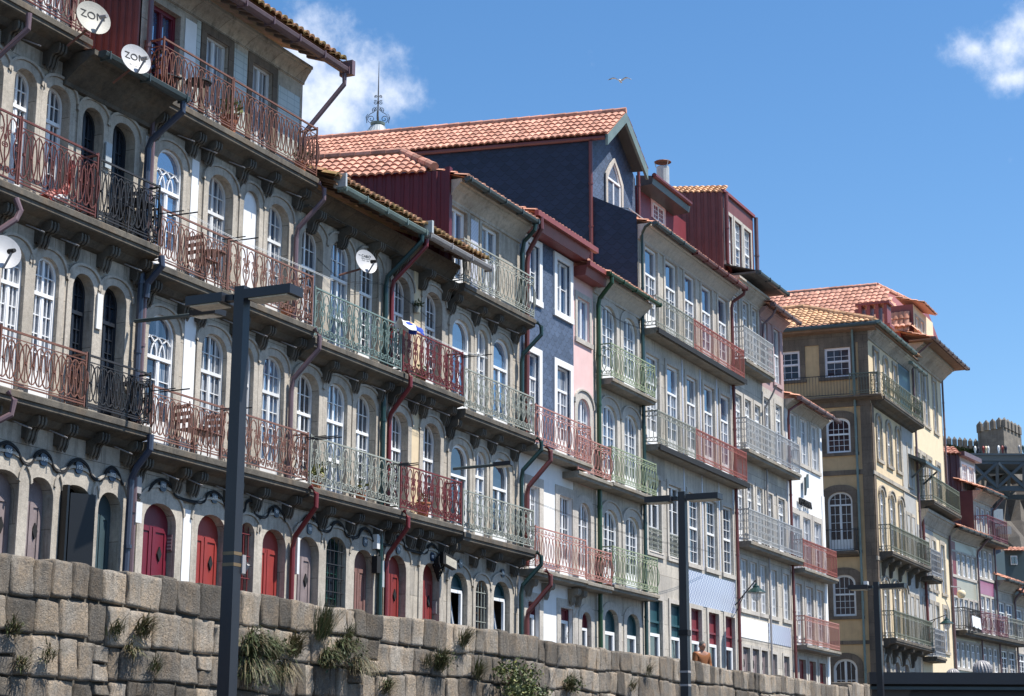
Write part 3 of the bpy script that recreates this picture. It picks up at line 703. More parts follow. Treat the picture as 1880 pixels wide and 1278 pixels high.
# ------------------------------------------------------------------ houses, left to right
def std(root, x0, x1, storeys, m='granite', y=19.0, rec=.2):
    """storeys: (z0, z1, openings, material or None) -> front walls"""
    for (z0, z1, ops, mm) in storeys: facade('wall' if (mm or m).startswith(('granite', 'render')) else 'cladding', root, x0, x1, z0, z1, ops, mm or m, y, rec)
def brk(parent, xs, z, **k):
    for x in xs: bracket(parent, x, z, **k)
def bal(root, x0, x1, z, kind, m, H=.92, y0=18.52, left=True, right=True, th=.2, mould=True, sm='slab', split=None, brackets=(), bk=None, r=1.0, n=4):
    s = slab(root, x0, x1, z, y0, th, sm, mould=mould); yr = y0+.06
    runs = split or [(x0+.03, x1-.03, kind, m)]
    for i, (a, c, kd, mm) in enumerate(runs):
        R = []
        if left and i == 0: R.append(((a, 18.98), (a, yr)))
        R.append(((a, yr), (c, yr)))
        if right and i == len(runs)-1: R.append(((c, yr), (c, 18.98)))
        railing(s, R, z+.06, H, kd, mm, r=r, n=n)
    brk(s, brackets, z-th*1.3, **(bk or {}))
    if brackets and mould and bk is None:
        for p, q in zip(brackets[:-1], brackets[1:]):
            t = MB(); x = p*.35+q*.65; t.tube([(x, 18.97, z-th*1.8), (x+.1, 18.66, z-th*1.8-.14)], .012, 5); t.build('drain_spout', 'gutter_grey', s)
    return s

# --- A: granite house at the left edge, rusty balconies
A = thing('terraced_house', 'dark granite house at left edge with rusty oval railings and number 104 door', 'house', (21, 19, ZS))
W1 = [(20.3, 20.9), (21.16, 21.7), (21.95, 22.53)]; WD = [(20.2, 20.9), (21.15, 21.95), (22.05, 22.7)]
std(A, 17, 22.76, [(ZS, 5.3, [(a, c, ZS, 4.5, .32) for a, c in WD], None), (5.3, 8.5, [(a, c, 5.64, 8.05, .3) for a, c in W1], None), (8.5, 11.5, [(a, c, 8.8, 10.98, .26) for a, c in W1], None), (11.5, 14.6, [(20.2, 20.9, 11.8, 14, 0), (21.5, 22.3, 11.8, 14, 0)], None)], rec=.2)
body(A, 17, 22.76, ZS, 14.6, 'granite_dark')
for (a, c), nb in zip(WD, (None, '105', '104')):
    door(A, a, c, ZS, 4.5, 19.18, .32, 'door_mauve', leaves=2, sur=hs(.16, .03, 'trim'))
    if nb: plaque(A, nb, (a+c)/2+.02, 4.79)
for a, c in W1: window(A, a, c, 5.64, 8.05, 19.05, .3, fr='white', gl='g_curt', nx=2, nz=4, tr=.62, tn=(4, 2), panel=.5, sur=hs(.13, .03))
for a, c in W1: window(A, a, c, 8.8, 10.98, 19.15, .26, fr='white', gl='g_dark', nx=2, nz=4, tr=.6, tn=(4, 2), panel=.4, sur=hs(.13, .03))
for a, c in ((20.2, 20.9), (21.5, 22.3)): window(A, a, c, 11.8, 14, 19.1, 0, fr='white', gl='g_curt', nx=2, nz=4)
s1 = bal(A, 17.2, 22.85, 5.64, 0, 0, .84, split=[(17.3, 20.75, 'scroll', 'i_redrust'), (20.8, 22.82, 'oval', 'i_rust')], brackets=(20.95, 21.98, 22.74))
s2 = bal(A, 17.2, 22.85, 8.80, 0, 0, 1.05, split=[(17.3, 20.9, 'scroll', 'i_redrust'), (20.95, 22.82, 'oval', 'i_redrust')], brackets=(20.95, 21.98, 22.74), right=True)
s3 = bal(A, 17.2, 22.45, 11.80, 'oval', 'i_redrust', 1.0, brackets=(21.9, 20.9))
pipe(A, [(20.62, 18.3, 11.5), (20.62, 18.3, 11.25), (20.4, 18.75, 10.7), (20.4, 18.8, 8.9), (20.4, 18.8, 5.5)], 'pipe_plum', .06)
pipe(A, [(20.78, 18.45, 8.55), (20.82, 18.38, 8.35), (20.75, 18.4, 8.2), (20.2, 18.8, 7.6)], 'pipe_plum', .06); pipe(A, [(20.9, 18.45, 5.55), (20.95, 18.36, 5.42), (20.92, 18.38, 5.2), (20.3, 18.85, 4.7)], 'pipe_plum', .06)

# --- A2: narrow house with black joinery
A2 = thing('terraced_house', 'narrow granite house with black railings and open dark door at number 103', 'house', (23.6, 19, ZS))
W2 = [(22.86, 23.42), (23.66, 24.28)]; D2 = [(22.86, 23.66), (23.82, 24.42)]
std(A2, 22.76, 24.56, [(ZS, 5.3, [(a, c, ZS, 4.5, .3) for a, c in D2], None), (5.3, 8.5, [(a, c, 5.64, 8.0, .3) for a, c in W2], None), (8.5, 11.1, [(a, c, 8.8, 10.9, .28) for a, c in W2], None)], rec=.22)
body(A2, 22.76, 24.56, ZS, 11.1, 'granite_dark', top=False)
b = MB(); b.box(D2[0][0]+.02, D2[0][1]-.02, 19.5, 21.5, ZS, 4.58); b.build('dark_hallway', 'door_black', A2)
dl = MB(); dl.obox((22.9, 19.12, 2.95), Vector((0, 1, 0)), Vector((1, 0, 0)), Vector((0, 0, 1)), .28, .025, 1.5); dl.obox((23.42, 18.98, 2.9), Vector((.9, -.44, 0)).normalized(), Vector((.44, .9, 0)).normalized(), Vector((0, 0, 1)), .22, .03, 1.48); dl.build('door', 'door_black', A2, label='open black double door')
door(A2, D2[1][0], D2[1][1], ZS, 4.5, 19.18, .3, 'door_slate', leaves=2, diamond=False)
for (a, c), nb in zip(D2, ('103', '102')): surround(A2, a, c, ZS, 4.5, .3, 19.0, **hs(.13, .03), top=.26); plaque(A2, nb, (a+c)/2, 4.79)
for a, c in W2: window(A2, a, c, 5.64, 8.0, 19.17, .3, fr='black_frame', gl='g_dark', nx=2, nz=5, tr=.62, tn=(4, 2), panel=.5, sur=hs(.12, .03))
for a, c in W2: window(A2, a, c, 8.8, 10.9, 19.17, .28, fr='black_frame', gl='g_dark', nx=2, nz=5, panel=.5, sur=hs(.12, .03))
bal(A2, 22.85, 24.55, 5.64, 'oval', 'i_black', .84, brackets=(23.55, 24.45), left=False); bal(A2, 22.85, 24.55, 8.80, 'oval', 'i_black', 1.0, brackets=(23.55, 24.45), left=False)
cornice(A2, 22.3, 24.62, 11.02, 11.55, 18.35, 'slab'); gutter(A2, 22.4, 24.75, 18.28, 11.52, 'gutter_dark', .1); b = MB(); b.quad((22.3, 18.35, 11.56), (24.62, 18.35, 11.56), (24.62, 25, 12.4), (22.3, 25, 12.4)); b.build('roof', 'tile', A2)
pipe(A2, [(24.66, 18.28, 11.45), (24.66, 18.28, 11.25), (24.5, 18.8, 10.75), (24.5, 18.86, 10.6), (24.5, 18.86, 5.75)], 'pipe_navy', .07)
pipe(A2, [(24.55, 18.5, 8.62), (24.56, 18.48, 8.45), (24.5, 18.72, 8.15), (24.5, 18.74, 7.9)], 'pipe_navy', .07); pipe(A2, [(24.5, 18.5, 5.5), (24.5, 18.5, 5.25), (24.45, 18.72, 4.95), (24.45, 18.82, 4.75), (24.45, 18.86, ZS)], 'pipe_navy', .07)
pb = MB(); pb.box(23.46, 23.6, 18.93, 18.96, 7.15, 7.75); pb.build('wall_notice', 'paper', A2); pb = MB(); pb.box(23.44, 23.6, 18.92, 18.95, 9.95, 10.4); pb.build('wall_notice', 'zinc', A2)

# --- B: wide granite house with tiled top floor
B = thing('terraced_house', 'granite house with white plaster panels, tiled top storey and crimson door at number 101', 'house', (27, 19, ZS))
F1 = [(24.93, 25.72), (26.5, 27.3), (27.66, 28.2), (28.5, 29.26)]; F3 = [(24.6, 25.42), (26.24, 26.97), (27.8, 28.5)]; G0 = [(25.06, 25.98), (26.62, 27.5), (27.95, 28.42), (28.7, 29.5)]
std(B, 24.56, 29.62, [(ZS, 5.05, [(G0[0][0], G0[0][1], ZS, 4.5, .34), (G0[1][0], G0[1][1], ZS, 4.5, .34), (27.95, 28.42, 2.2, 4.5, .22), (28.7, 29.5, ZS, 4.48, .32)], None), (5.05, 8.2, [(a, c, 5.4, 7.8, .34) for a, c in F1], None), (8.2, 11.2, [(a, c, 8.5, 10.85, .34) for a, c in F1], None), ], rec=.2)
std(B, 24.3, 29.62, [(11.2, 13.85, [(a, c, 11.55, 13.45, 0) for a, c in F3], None)], rec=.2)
body(B, 24.56, 29.62, ZS, 13.85, 'granite_dark', left=True)
corrugated(B, (23.68, 21.4), (24.28, 19.02), 11.3, 14.6, 14.4, 'rust_metal', .13, .03)
door(B, *G0[0], ZS, 4.5, 19.15, .34, 'door_crimson', sur=hs(.18, .03)); door(B, *G0[1], ZS, 4.5, 19.15, .34, 'door_red', sur=hs(.18, .03)); door(B, *G0[3], ZS, 4.48, 19.15, .32, 'door_red', sur=hs(.18, .03), diamond=False)
barred(B, 27.95, 28.42, 2.2, 4.5, 19.18, .22, m='i_red', fr='door_red', sur=hs(.14, .03, sill=True), n=3, nz=6)
for nb, (a, c) in zip(('101', '100', '99'), (G0[0], G0[1], G0[3])): plaque(B, nb, (a+c)/2, 4.81)
for z0, z1, zl in ((5.4, 7.8, 5), (8.5, 10.85, 8)):
    for k, (a, c) in enumerate(F1):
        if k == 0: window(B, a, c, z0, z1, 19.03, .36, nx=1, nz=3, tr=.78, gothic=True, panel=.5, sur=hs(.14, .03), gl='g_sky')
        elif k == 2 and zl == 8:
            p = MB(); p.prism([(x, 19.05, z) for x, z in contour(a, c, z0, z1, .34)], (0, .05, 0)); sh = p.build('shutter', 'white', B, label='closed white arched shutter'); surround(sh, a, c, z0, z1, .34, 19.0, **hs(.14, .03))
        else: window(B, a, c, z0, z1, 19.06 if zl == 5 else 19.15, .34, nx=2, nz=4, tr=.72, tn=(4, 2), panel=.35, sur=hs(.14, .03), gl='g_curt' if k == 1 else 'g_sky', fr='white_old')
window(B, *F3[0], 11.55, 13.45, 19.1, 0, fr='door_crimson', gl='g_sky', nx=1, nz=3, sur=hs(.1, 0, 'trim'), dep=.08, fw=.08)
for a, c in F3[1:]: window(B, a, c, 11.55, 13.45, 19.08, 0, fr='white_old', gl='g_curt', nx=2, nz=3, sur=hs(.16, 0, 'granite_dark'))
for (a, c, z0, z1, mm) in ((25.58, 25.93, 11.6, 13.5, 'render_white'), (25.94, 26.06, 11.6, 13.6, 'az_grey'), (27.16, 27.6, 11.6, 13.5, 'az_grey'), (28.72, 29.5, 11.6, 13.3, 'az_grey'), (25.98, 26.32, 5.5, 8.0, 'render_white'), (25.98, 26.2, 8.6, 10.9, 'render_white'), (26.2, 26.44, 1.4, 4.5, 'render_white'), (24.6, 24.78, 8.6, 10.9, 'render_white'), (24.62, 24.78, 5.5, 8.0, 'render_white')):
    if mm == 'az_grey' and 'az_grey' not in MT: MT['az_grey'] = azulejo('pale_facing_tiles', (.50, .52, .47), (.2, .22, .2), .26, 2)
    plain_box(B, 'wall_panel', a, c, 18.985, 19.0, z0, z1, mm)
plain_box(B, 'letter_box', 26.24, 26.42, 18.93, 18.985, 1.75, 2.75, 'door_crimson')
sp = [(24.6, 26.62, 'oval', 'i_peach'), (26.66, 29.55, 'scroll', 'i_peach')]
bx = (24.75, 25.85, 26.35, 27.48, 28.35, 29.45)
bal(B, 24.56, 29.6, 5.4, 0, 0, .9, split=sp, brackets=bx); bal(B, 24.56, 29.6, 8.5, 0, 0, .94, split=sp, brackets=bx)
bal(B, 24.4, 29.6, 11.55, 0, 0, .97, split=[(24.43, 26.55, 'oval', 'i_rust'), (26.6, 29.55, 'oval', 'i_rust')], brackets=bx)
cornice(B, 24.6, 29.64, 13.62, 13.98, 18.78, 'granite'); eave_ribs(B, 24.4, 29.9, 18.22, 14.0)
tile_sheet(B, (24.3, 18.2, 14.08), (1, 0, 0), (0, .93, .37), 5.75, 2.4, 'tile_moss', hh=.07)
gutter(B, 24.3, 30.05, 18.22, 13.95, 'pipe_plum', .11); plain_box(B, 'gutter_end', 29.98, 30.1, 18.06, 18.36, 13.83, 14.14, 'pipe_plum')
pipe(B, [(29.95, 18.22, 13.85), (29.95, 18.22, 13.62), (29.55, 18.88, 12.55), (29.55, 18.9, 12.4), (29.55, 18.9, 11.62)], 'pipe_plum', .06)
pipe(B, [(29.58, 18.52, 11.45), (29.62, 18.42, 11.32), (29.62, 18.42, 11.1), (29.4, 18.86, 10.5), (29.4, 18.9, 10.3), (29.4, 18.9, 8.55)], 'pipe_plum', .06)
pipe(B, [(29.55, 18.5, 8.45), (29.6, 18.42, 8.3), (29.6, 18.42, 8.05), (29.4, 18.86, 7.45), (29.4, 18.9, 7.2), (29.4, 18.9, 5.45)], 'pipe_plum', .06)
pipe(B, [(29.55, 18.5, 5.35), (29.62, 18.4, 5.2), (29.62, 18.4, 4.95), (29.63, 18.86, 4.4), (29.63, 18.9, 4.2), (29.63, 18.9, ZS)], 'pipe_red', .06)
pipe(B, [(24.66, 18.9, 11.4), (24.66, 18.9, ZS)], 'pipe_plum', .06); pipe(B, [(24.6, 18.72, 14.0), (24.6, 18.72, 13.7), (24.42, 18.9, 13.4), (24.42, 18.9, 11.6)], 'pipe_plum', .06)
for z in (6.3, 9.45): rods(B, 26.64, z); 
rods(B, 24.75, 6.28); rods(B, 24.75, 9.4); rods(B, 29.6, 6.28)

# --- C
Cc = thing('terraced_house', 'granite house with grey green scroll railings and barred window beside number 98 door', 'house', (31.4, 19, ZS))
F1 = [(29.74, 30.55), (30.85, 31.65), (32.02, 32.85)]
std(Cc, 29.62, 33.3, [(ZS, 5.0, [(29.9, 30.7, ZS, 4.48, .32), (30.97, 31.75, 2.35, 4.6, .3), (32.07, 32.86, ZS, 4.46, .32)], None), (5.0, 8.0, [(a, c, 5.36, 7.72, .34) for a, c in F1], None), (8.0, 11.35, [(a, c, 8.3, 10.72, .34) for a, c in F1], None)])
body(Cc, 29.62, 33.3, ZS, 11.35, 'granite_dark')
door(Cc, 29.9, 30.7, ZS, 4.48, 19.15, .32, 'door_mauve', sur=hs(.17, .03)); door(Cc, 32.07, 32.86, ZS, 4.46, 19.15, .32, 'door_peel', sur=hs(.17, .03), diamond=False, planks=5); barred(Cc, 30.97, 31.75, 2.35, 4.6, 19.15, .3, sur=hs(.17, .03, sill=True))
plaque(Cc, '98', 30.3, 4.63); plaque(Cc, '97', 32.46, 4.63); plain_box(Cc, 'door_notice', 30.22, 30.42, 19.15, 19.17, 2.2, 2.8, 'paper'); plain_box(Cc, 'meter_box', 33.0, 33.12, 18.86, 18.98, 3.75, 4.3, 'zinc'); plain_box(Cc, 'meter_box', 29.74, 29.82, 18.86, 18.98, 3.7, 4.4, 'white_old')
for z0, z1 in ((5.36, 7.72), (8.3, 10.72)):
    for k, (a, c) in enumerate(F1): window(Cc, a, c, z0, z1, 19.05 if k == 1 else 19.15, .34, nx=2, nz=4 if k != 1 else 2, tr=.8, tn=(4, 2), panel=.3 if k != 1 else 0, sash=(k == 1), sur=hs(.15, .03), gl='g_sky' if k == 1 else 'g_dark')
bx = (30.7, 31.83, 32.95)
bal(Cc, 29.62, 33.18, 5.36, 'scroll', 'i_sage', .92, brackets=bx, left=False); bal(Cc, 29.62, 33.18, 8.3, 'scroll', 'i_verdi', .95, brackets=bx, left=False)
cornice(Cc, 29.62, 33.3, 10.98, 11.42, 18.7, 'granite_dark'); eave_ribs(Cc, 29.62, 33.3, 18.22, 11.46); s_ = slab(Cc, 29.62, 33.3, 11.05, 18.75, .05, 'slab', name='eave_course'); brk(s_, (30.0, 31.2, 32.4), 10.98, d=.36, h=.42)
tile_sheet(Cc, (29.6, 18.2, 11.56), (1, 0, 0), (0, .93, .37), 3.6, 2.4, 'tile_moss', hh=.075)
gutter(Cc, 29.85, 33.45, 18.2, 11.44, 'gutter_green', .1); plain_box(Cc, 'gutter_end', 29.84, 29.9, 18.06, 18.34, 11.4, 11.68, 'zinc')
pipe(Cc, [(33.3, 18.2, 11.34), (33.3, 18.2, 11.2), (33.0, 18.86, 10.4), (33.0, 18.9, 10.2), (33.0, 18.9, ZS)], 'pipe_green', .065)
rods(Cc, 29.75, 6.28); rods(Cc, 33.1, 6.3, L=.4)

# --- D
Dd = thing('terraced_house', 'granite house with yellow plaster strips, red scroll railings and dark red doors 96 and 95', 'house', (34.6, 19, ZS))
F1 = [(33.5, 34.24), (34.92, 35.74)]
std(Dd, 33.3, 35.95, [(ZS, 5.0, [(33.46, 34.26, ZS, 4.5, .32), (35.0, 35.78, ZS, 4.48, .32)], None), (5.0, 8.0, [(a, c, 5.36, 7.6, .34) for a, c in F1], None), (8.0, 11.35, [(a, c, 8.3, 10.62, .34) for a, c in F1], None)])
body(Dd, 33.3, 35.95, ZS, 11.35, 'granite_dark')
for (a, c), nb in zip(((33.46, 34.26), (35.0, 35.78)), ('96', '95')): door(Dd, a, c, ZS, 4.5, 19.15, .32, 'door_dkred', sur=hs(.17, .03)); plaque(Dd, nb, (a+c)/2, 4.63)
for z0, z1 in ((5.36, 7.6), (8.3, 10.62)):
    for k, (a, c) in enumerate(F1): window(Dd, a, c, z0, z1, 19.15, .34, nx=2, nz=4, tr=.8, tn=(4, 2), panel=.3, sur=hs(.15, .03), gl='g_dark')
    plain_box(Dd, 'wall_panel', 34.42, 34.74, 18.985, 19.0, z0, z1+.3, 'render_yellow')
bx = (33.45, 34.35, 34.8, 35.85)
bal(Dd, 33.2, 36.05, 5.36, 'scroll', 'i_red', .92, brackets=bx); bal(Dd, 33.2, 36.05, 8.3, 'scroll', 'i_red', .95, brackets=bx)
cornice(Dd, 33.3, 36.1, 10.95, 11.42, 18.7, 'granite_dark'); eave_ribs(Dd, 33.31, 36.5, 18.22, 11.46); s_ = slab(Dd, 33.3, 36.1, 11.0, 18.75, .05, 'slab', name='eave_course'); brk(s_, (33.5, 34.7, 35.8), 10.95, d=.36, h=.42)
tile_sheet(Dd, (33.3, 18.2, 11.56), (1, 0, 0), (0, .93, .37), 3.3, 2.4, 'tile_moss', hh=.075)
gutter(Dd, 33.45, 36.65, 18.2, 11.44, 'gutter_grey', .1); plain_box(Dd, 'gutter_end', 33.46, 33.54, 18.04, 18.34, 11.42, 11.7, 'zinc')
pipe(Dd, [(33.52, 18.2, 11.3), (33.52, 18.2, 11.15), (33.2, 18.82, 10.35), (33.2, 18.86, 10.15), (33.2, 18.86, 8.45)], 'pipe_red', .06)
for z in (8.4, 5.4): pipe(Dd, [(33.22, 18.48, z-.05), (33.26, 18.4, z-.2), (33.26, 18.4, z-.4), (33.2, 18.82, z-.95), (33.2, 18.86, z-1.1), (33.2, 18.86, ZS if z < 6 else 5.45)], 'pipe_red', .06)
rods(Dd, 35.95, 9.2, L=.7); rods(Dd, 33.3, 6.3, L=.3)

# --- E
Ee = thing('terraced_house', 'granite house with teal ground floor windows, pale railings and red metal side wall', 'house', (38, 19, ZS))
F1 = [(36.25, 37.2), (37.5, 38.1), (38.4, 39.33)]; F3 = [(36.08, 36.95), (37.75, 38.68)]; G0 = [(36.33, 37.16), (37.57, 38.2), (38.5, 39.38)]
std(Ee, 35.95, 39.9, [(ZS, 4.95, [(36.33, 37.16, ZS, 4.42, .36), (37.57, 38.2, 2.0, 4.35, .3), (38.5, 39.38, ZS, 4.42, .36)], None), (4.95, 7.8, [(a, c, 5.25, 7.35, .38 if c-a > .7 else .3) for a, c in F1], None), (7.8, 10.7, [(a, c, 8.05, 10.3, .38 if c-a > .7 else .3) for a, c in F1], None), (10.7, 13.2, [(a, c, 10.98, 12.95, 0) for a, c in F3], 'granite')], rec=.2)
SKE = math.radians(14); dE = Vector((-math.sin(SKE), math.cos(SKE), 0)); nE = Vector((math.cos(SKE), math.sin(SKE), 0)); PE = Vector((35.93, 19, 0))
body(Ee, 35.96, 39.9, ZS, 13.55, 'granite_dark', skew=SKE, depth=8, top=True)
q = PE+dE*7.5; corrugated(Ee, (q.x, q.y), (PE.x, PE.y), 11.2, 13.76, 13.72, 'red_metal', .22, .03); plain_box(Ee, 'corner_trim', 35.88, 36.02, 18.9, 19.02, 11.2, 13.8, 'red_metal')
ap = on_plane(738, 281, PE+nE*1.5, nE); pe = Vector((PE.x, PE.y, 13.68))-nE*.08; vE = Vector((nE.x*1.58, nE.y*1.58, ap.z-13.68)); sA = (Vector((ap.x, ap.y, 0))-PE).dot(dE)
tile_sheet(Ee, pe+dE*.3, dE, vE, 8, vE.length, 'tile_pink', cw=.2, ch=.33, clip=lambda u, v: u > (sA-.3)*v/vE.length)
ridge(Ee, [Vector((PE.x, PE.y, 13.84))+dE*.3, Vector((ap.x, ap.y, ap.z+.03))], 'tile_pink', .1); ridge(Ee, [Vector((ap.x, ap.y, ap.z+.03)), Vector((ap.x, ap.y, ap.z+.03))+dE*7], 'tile_pink', .1)
for (a, c) in (G0[0], G0[2]):
    w_ = window(Ee, a, c, 4.06, 4.42, 19.12, .34, fr='teal', gl='teal', leaves=1, nz=1, fw=.05)
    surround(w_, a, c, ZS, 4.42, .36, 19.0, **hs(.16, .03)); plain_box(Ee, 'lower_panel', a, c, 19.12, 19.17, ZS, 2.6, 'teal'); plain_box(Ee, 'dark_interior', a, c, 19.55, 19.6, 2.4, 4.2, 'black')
    for x_ in (a, c-.05): plain_box(Ee, 'side_panel', x_, x_+.05, 19.12, 19.17, 2.6, 4.06, 'teal')
    f_ = MB(); A_, C_ = a+.05, c-.05
    f_.box(A_, A_+.07, 19.09, 19.15, 2.6, 4.04); f_.box(C_-.07, C_, 19.09, 19.15, 2.6, 4.04); f_.box(A_+.07, C_-.07, 19.092, 19.148, 3.97, 4.04); f_.box(A_+.07, C_-.07, 19.092, 19.148, 2.6, 2.67); cf = f_.build('casement', 'white', Ee)
    t = MB(); up_ = Vector((0, .17, 1)).normalized(); ou = Vector((0, 1, -.17)).normalized(); X_ = Vector((1, 0, 0)); hw = (C_-A_)/2-.08; o_ = Vector(((A_+C_)/2, 19.17, 2.7))
    for zz in (.04, 1.2): t.obox(o_+up_*zz, X_, ou, up_, hw, .025, .04)
    for s_ in (-1, 1): t.obox(o_+up_*.62+X_*(s_*(hw-.03)), X_, ou, up_, .03, .024, .54)
    ts = t.build('tilted_sash', 'white', cf); g_ = MB(); g_.obox(o_+up_*.62, X_, ou, up_, hw-.06, .006, .54); g_.build('pane', 'g_sky', cf)
barred(Ee, 37.57, 38.2, 2.0, 4.35, 19.16, .3, m='i_sage', fr='wood', sur=hs(.13, .03, sill=True), n=4, nz=7)
plaque(Ee, '94', 36.75, 4.62); plaque(Ee, '93', 38.94, 4.62)
for z0, z1 in ((5.25, 7.35), (8.05, 10.3)):
    for k, (a, c) in enumerate(F1):
        if k == 1: window(Ee, a, c, z0, z1, 19.05, .3, nx=1, nz=4, tr=.6, tn=(2, 1), sur=hs(.12, .03), panel=.25)
        else: window(Ee, a, c, z0, z1, 19.04, .38, nx=1, nz=1, tr=.74, tn=(1, 1), sur=hs(.14, .03), fw=.07, panel=.2, gl='g_sky' if z0 > 6 else 'g_dark')
for a, c in F3: window(Ee, a, c, 10.98, 12.95, 19.07, 0, nx=1, nz=1, sur=hs(.12, 0, 'trim'), fw=.07, panel=.25, frame2='green_frame')
MT['az_lace'] = azulejo('patterned_facing_tiles', (.62, .62, .66), (.33, .33, .42), .1, 0)
plain_box(Ee, 'tile_panel', 37.18, 37.56, 18.988, 19.0, 11.1, 12.9, 'az_lace')
bx = (36.1, 37.35, 38.25, 39.5)
bal(Ee, 36.08, 39.87, 5.25, 'scroll', 'i_sage', .88, brackets=bx, left=False); bal(Ee, 36.08, 39.87, 8.05, 'scroll', 'i_sage', .88, brackets=bx, left=False); bal(Ee, 36.0, 39.87, 10.98, 'circ', 'i_sage', 1.0, brackets=bx)
cornice(Ee, 35.97, 39.9, 13.0, 13.5, 18.62, 'trim'); tile_sheet(Ee, (35.9, 18.5, 13.5), (1, 0, 0), (0, .95, .3), 4.0, 1.6, 'tile'); gutter(Ee, 35.95, 39.85, 18.48, 13.5, 'gutter_dark', .09)
pipe(Ee, [(39.72, 18.48, 13.4), (39.72, 18.5, 13.25), (39.75, 18.8, 13.0), (39.75, 18.86, 12.7), (39.75, 18.86, 11.05)], 'pipe_green', .065)
for z in (10.9, 8.0, 5.2): pipe(Ee, [(39.85, 18.5, z), (39.95, 18.42, z-.1), (39.95, 18.42, z-.3), (39.75, 18.82, z-.8), (39.75, 18.86, z-1.0), (39.75, 18.86, ZS if z < 6 else z-2.8)], 'pipe_green', .065)

# --- F: slate house
Ff = thing('terraced_house', 'blue grey slate clad house with white window surrounds above a white lower storey', 'house', (41.5, 19, ZS))
F3 = [(40.32, 41.02), (42.12, 42.98)]; F1 = [(40.45, 41.05), (42.28, 43.1)]
std(Ff, 39.9, 43.25, [(ZS, 4.5, [(40.4, 41.06, ZS, 4.1, 0), (42.35, 43.1, ZS, 4.1, 0)], 'render_white'), (4.5, 7.75, [(a, c, 4.82, 6.95, 0) for a, c in F1], 'render_white'), (7.75, 10.9, [(a, c, 7.9, 10.33, 0) for a, c in F3], 'slate'), (10.9, 13.6, [(a, c, 11.8, 13.18, 0) for a, c in F3], 'slate')], rec=.1)
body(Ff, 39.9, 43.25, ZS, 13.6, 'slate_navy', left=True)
for a, c in F3:
    window(Ff, a, c, 11.8, 13.18, 19.06, 0, nx=1, nz=2, sur=dict(sw=.17, sp=.04, m='render_white', sill=False, foot=11.66)); window(Ff, a, c, 7.9, 10.33, 19.06, 0, nx=2, nz=4, tr=.62, panel=.5, sur=dict(sw=.17, sp=.04, m='render_white', sill=False))
    for z in (11.78,): plain_box(Ff, 'window_sill', a-.2, c+.2, 18.94, 19.0, z-.16, z-.005, 'render_white')
for a, c in F1: window(Ff, a, c, 4.82, 6.95, 19.08, 0, nx=2, nz=4, panel=.5, gl='g_dark', sur=hs(.24, 0, 'trim_light', sp=.02))
for a, c in ((40.4, 41.06), (42.35, 43.1)):
    w_ = window(Ff, a, c, ZS, 4.1, 19.12, 0, fr='maroon', gl='maroon', leaves=1, nz=1, sur=hs(.22, 0, 'trim_light', sp=.02)); window(w_, a+.05, c-.05, 1.6, 3.8, 19.1, 0, leaves=1, nz=1, fw=.08, gl='g_dark', name='casement')
plain_box(Ff, 'stone_quoin', 43.2, 43.42, 18.97, 19.0, ZS, 7.6, 'trim_light')
bal(Ff, 39.92, 43.4, 7.86, 'circ', 'i_pink', .92, mould=False, sm='slab_clean', th=.17); bal(Ff, 39.92, 43.05, 4.82, 'circ', 'i_pink', .95, mould=False, sm='slab_clean', th=.17, brackets=(40.3, 41.3, 42.9), bk=dict(h=.3, d=.3, w=.18, m='slab_clean'), right=False)
b = MB(); b.prism([(39.9, 19.0, 13.4), (39.9, 18.62, 13.4), (39.9, 18.56, 13.72), (39.9, 19.0, 13.72)], (3.5, 0, 0)); b.build('eave_box', 'box_red', Ff); plain_box(Ff, 'gutter', 39.85, 43.7, 18.45, 18.56, 13.68, 13.82, 'box_red')
tile_sheet(Ff, (39.9, 18.6, 13.82), (1, 0, 0), (0, .97, .25), 3.6, 1.5, 'tile'); pipe(Ff, [(40.1, 18.5, 13.7), (40.12, 18.5, 13.4), (40.1, 18.85, 12.8), (40.1, 18.88, 12.5), (40.1, 18.88, 7.95)], 'pipe_oxide', .075)
for z in (7.85, 4.8): pipe(Ff, [(40.25, 18.45, z), (40.36, 18.36, z-.12), (40.36, 18.36, z-.35), (40.12, 18.84, z-1.0), (40.12, 18.88, z-1.2), (40.12, 18.88, ZS if z < 6 else 4.9)], 'pipe_oxide', .075)

# --- G: narrow pink house
Gg = thing('terraced_house', 'very narrow pale pink house between the slate house and the green balconies', 'house', (43.9, 19, ZS))
G3 = (43.48, 44.3)
std(Gg, 43.25, 44.56, [(ZS, 4.5, [(43.68, 44.3, ZS, 4.1, .3)], 'granite_light'), (4.5, 7.4, [(*G3, 4.82, 6.95, .35)], 'granite_light'), (7.4, 10.4, [(*G3, 7.6, 9.75, .35)], 'render_pink'), (10.4, 13.3, [(*G3, 11.35, 12.5, 0)], 'render_pink')], rec=.1)
body(Gg, 43.25, 44.56, ZS, 13.3, 'render_pink')
window(Gg, *G3, 11.35, 12.5, 19.05, 0, nx=1, nz=1, sur=dict(sw=.14, sp=.02, m='trim_light', sill=True)); window(Gg, *G3, 7.6, 9.75, 19.06, .35, nx=2, nz=4, panel=.4, sur=hs(.2, .04, 'trim_light', sp=.02)); window(Gg, *G3, 4.82, 6.95, 19.06, .35, nx=2, nz=4, panel=.4, gl='g_dark', sur=hs(.2, 0, 'trim_light', sp=.02))
w_ = window(Gg, 43.68, 44.3, ZS, 4.1, 19.1, .3, fr='maroon', gl='maroon', leaves=1, nz=1, sur=hs(.2, 0, 'trim_light', sp=.02)); window(w_, 43.74, 44.24, 1.6, 3.7, 19.08, 0, leaves=1, nz=1, fw=.07, gl='g_dark', name='casement')
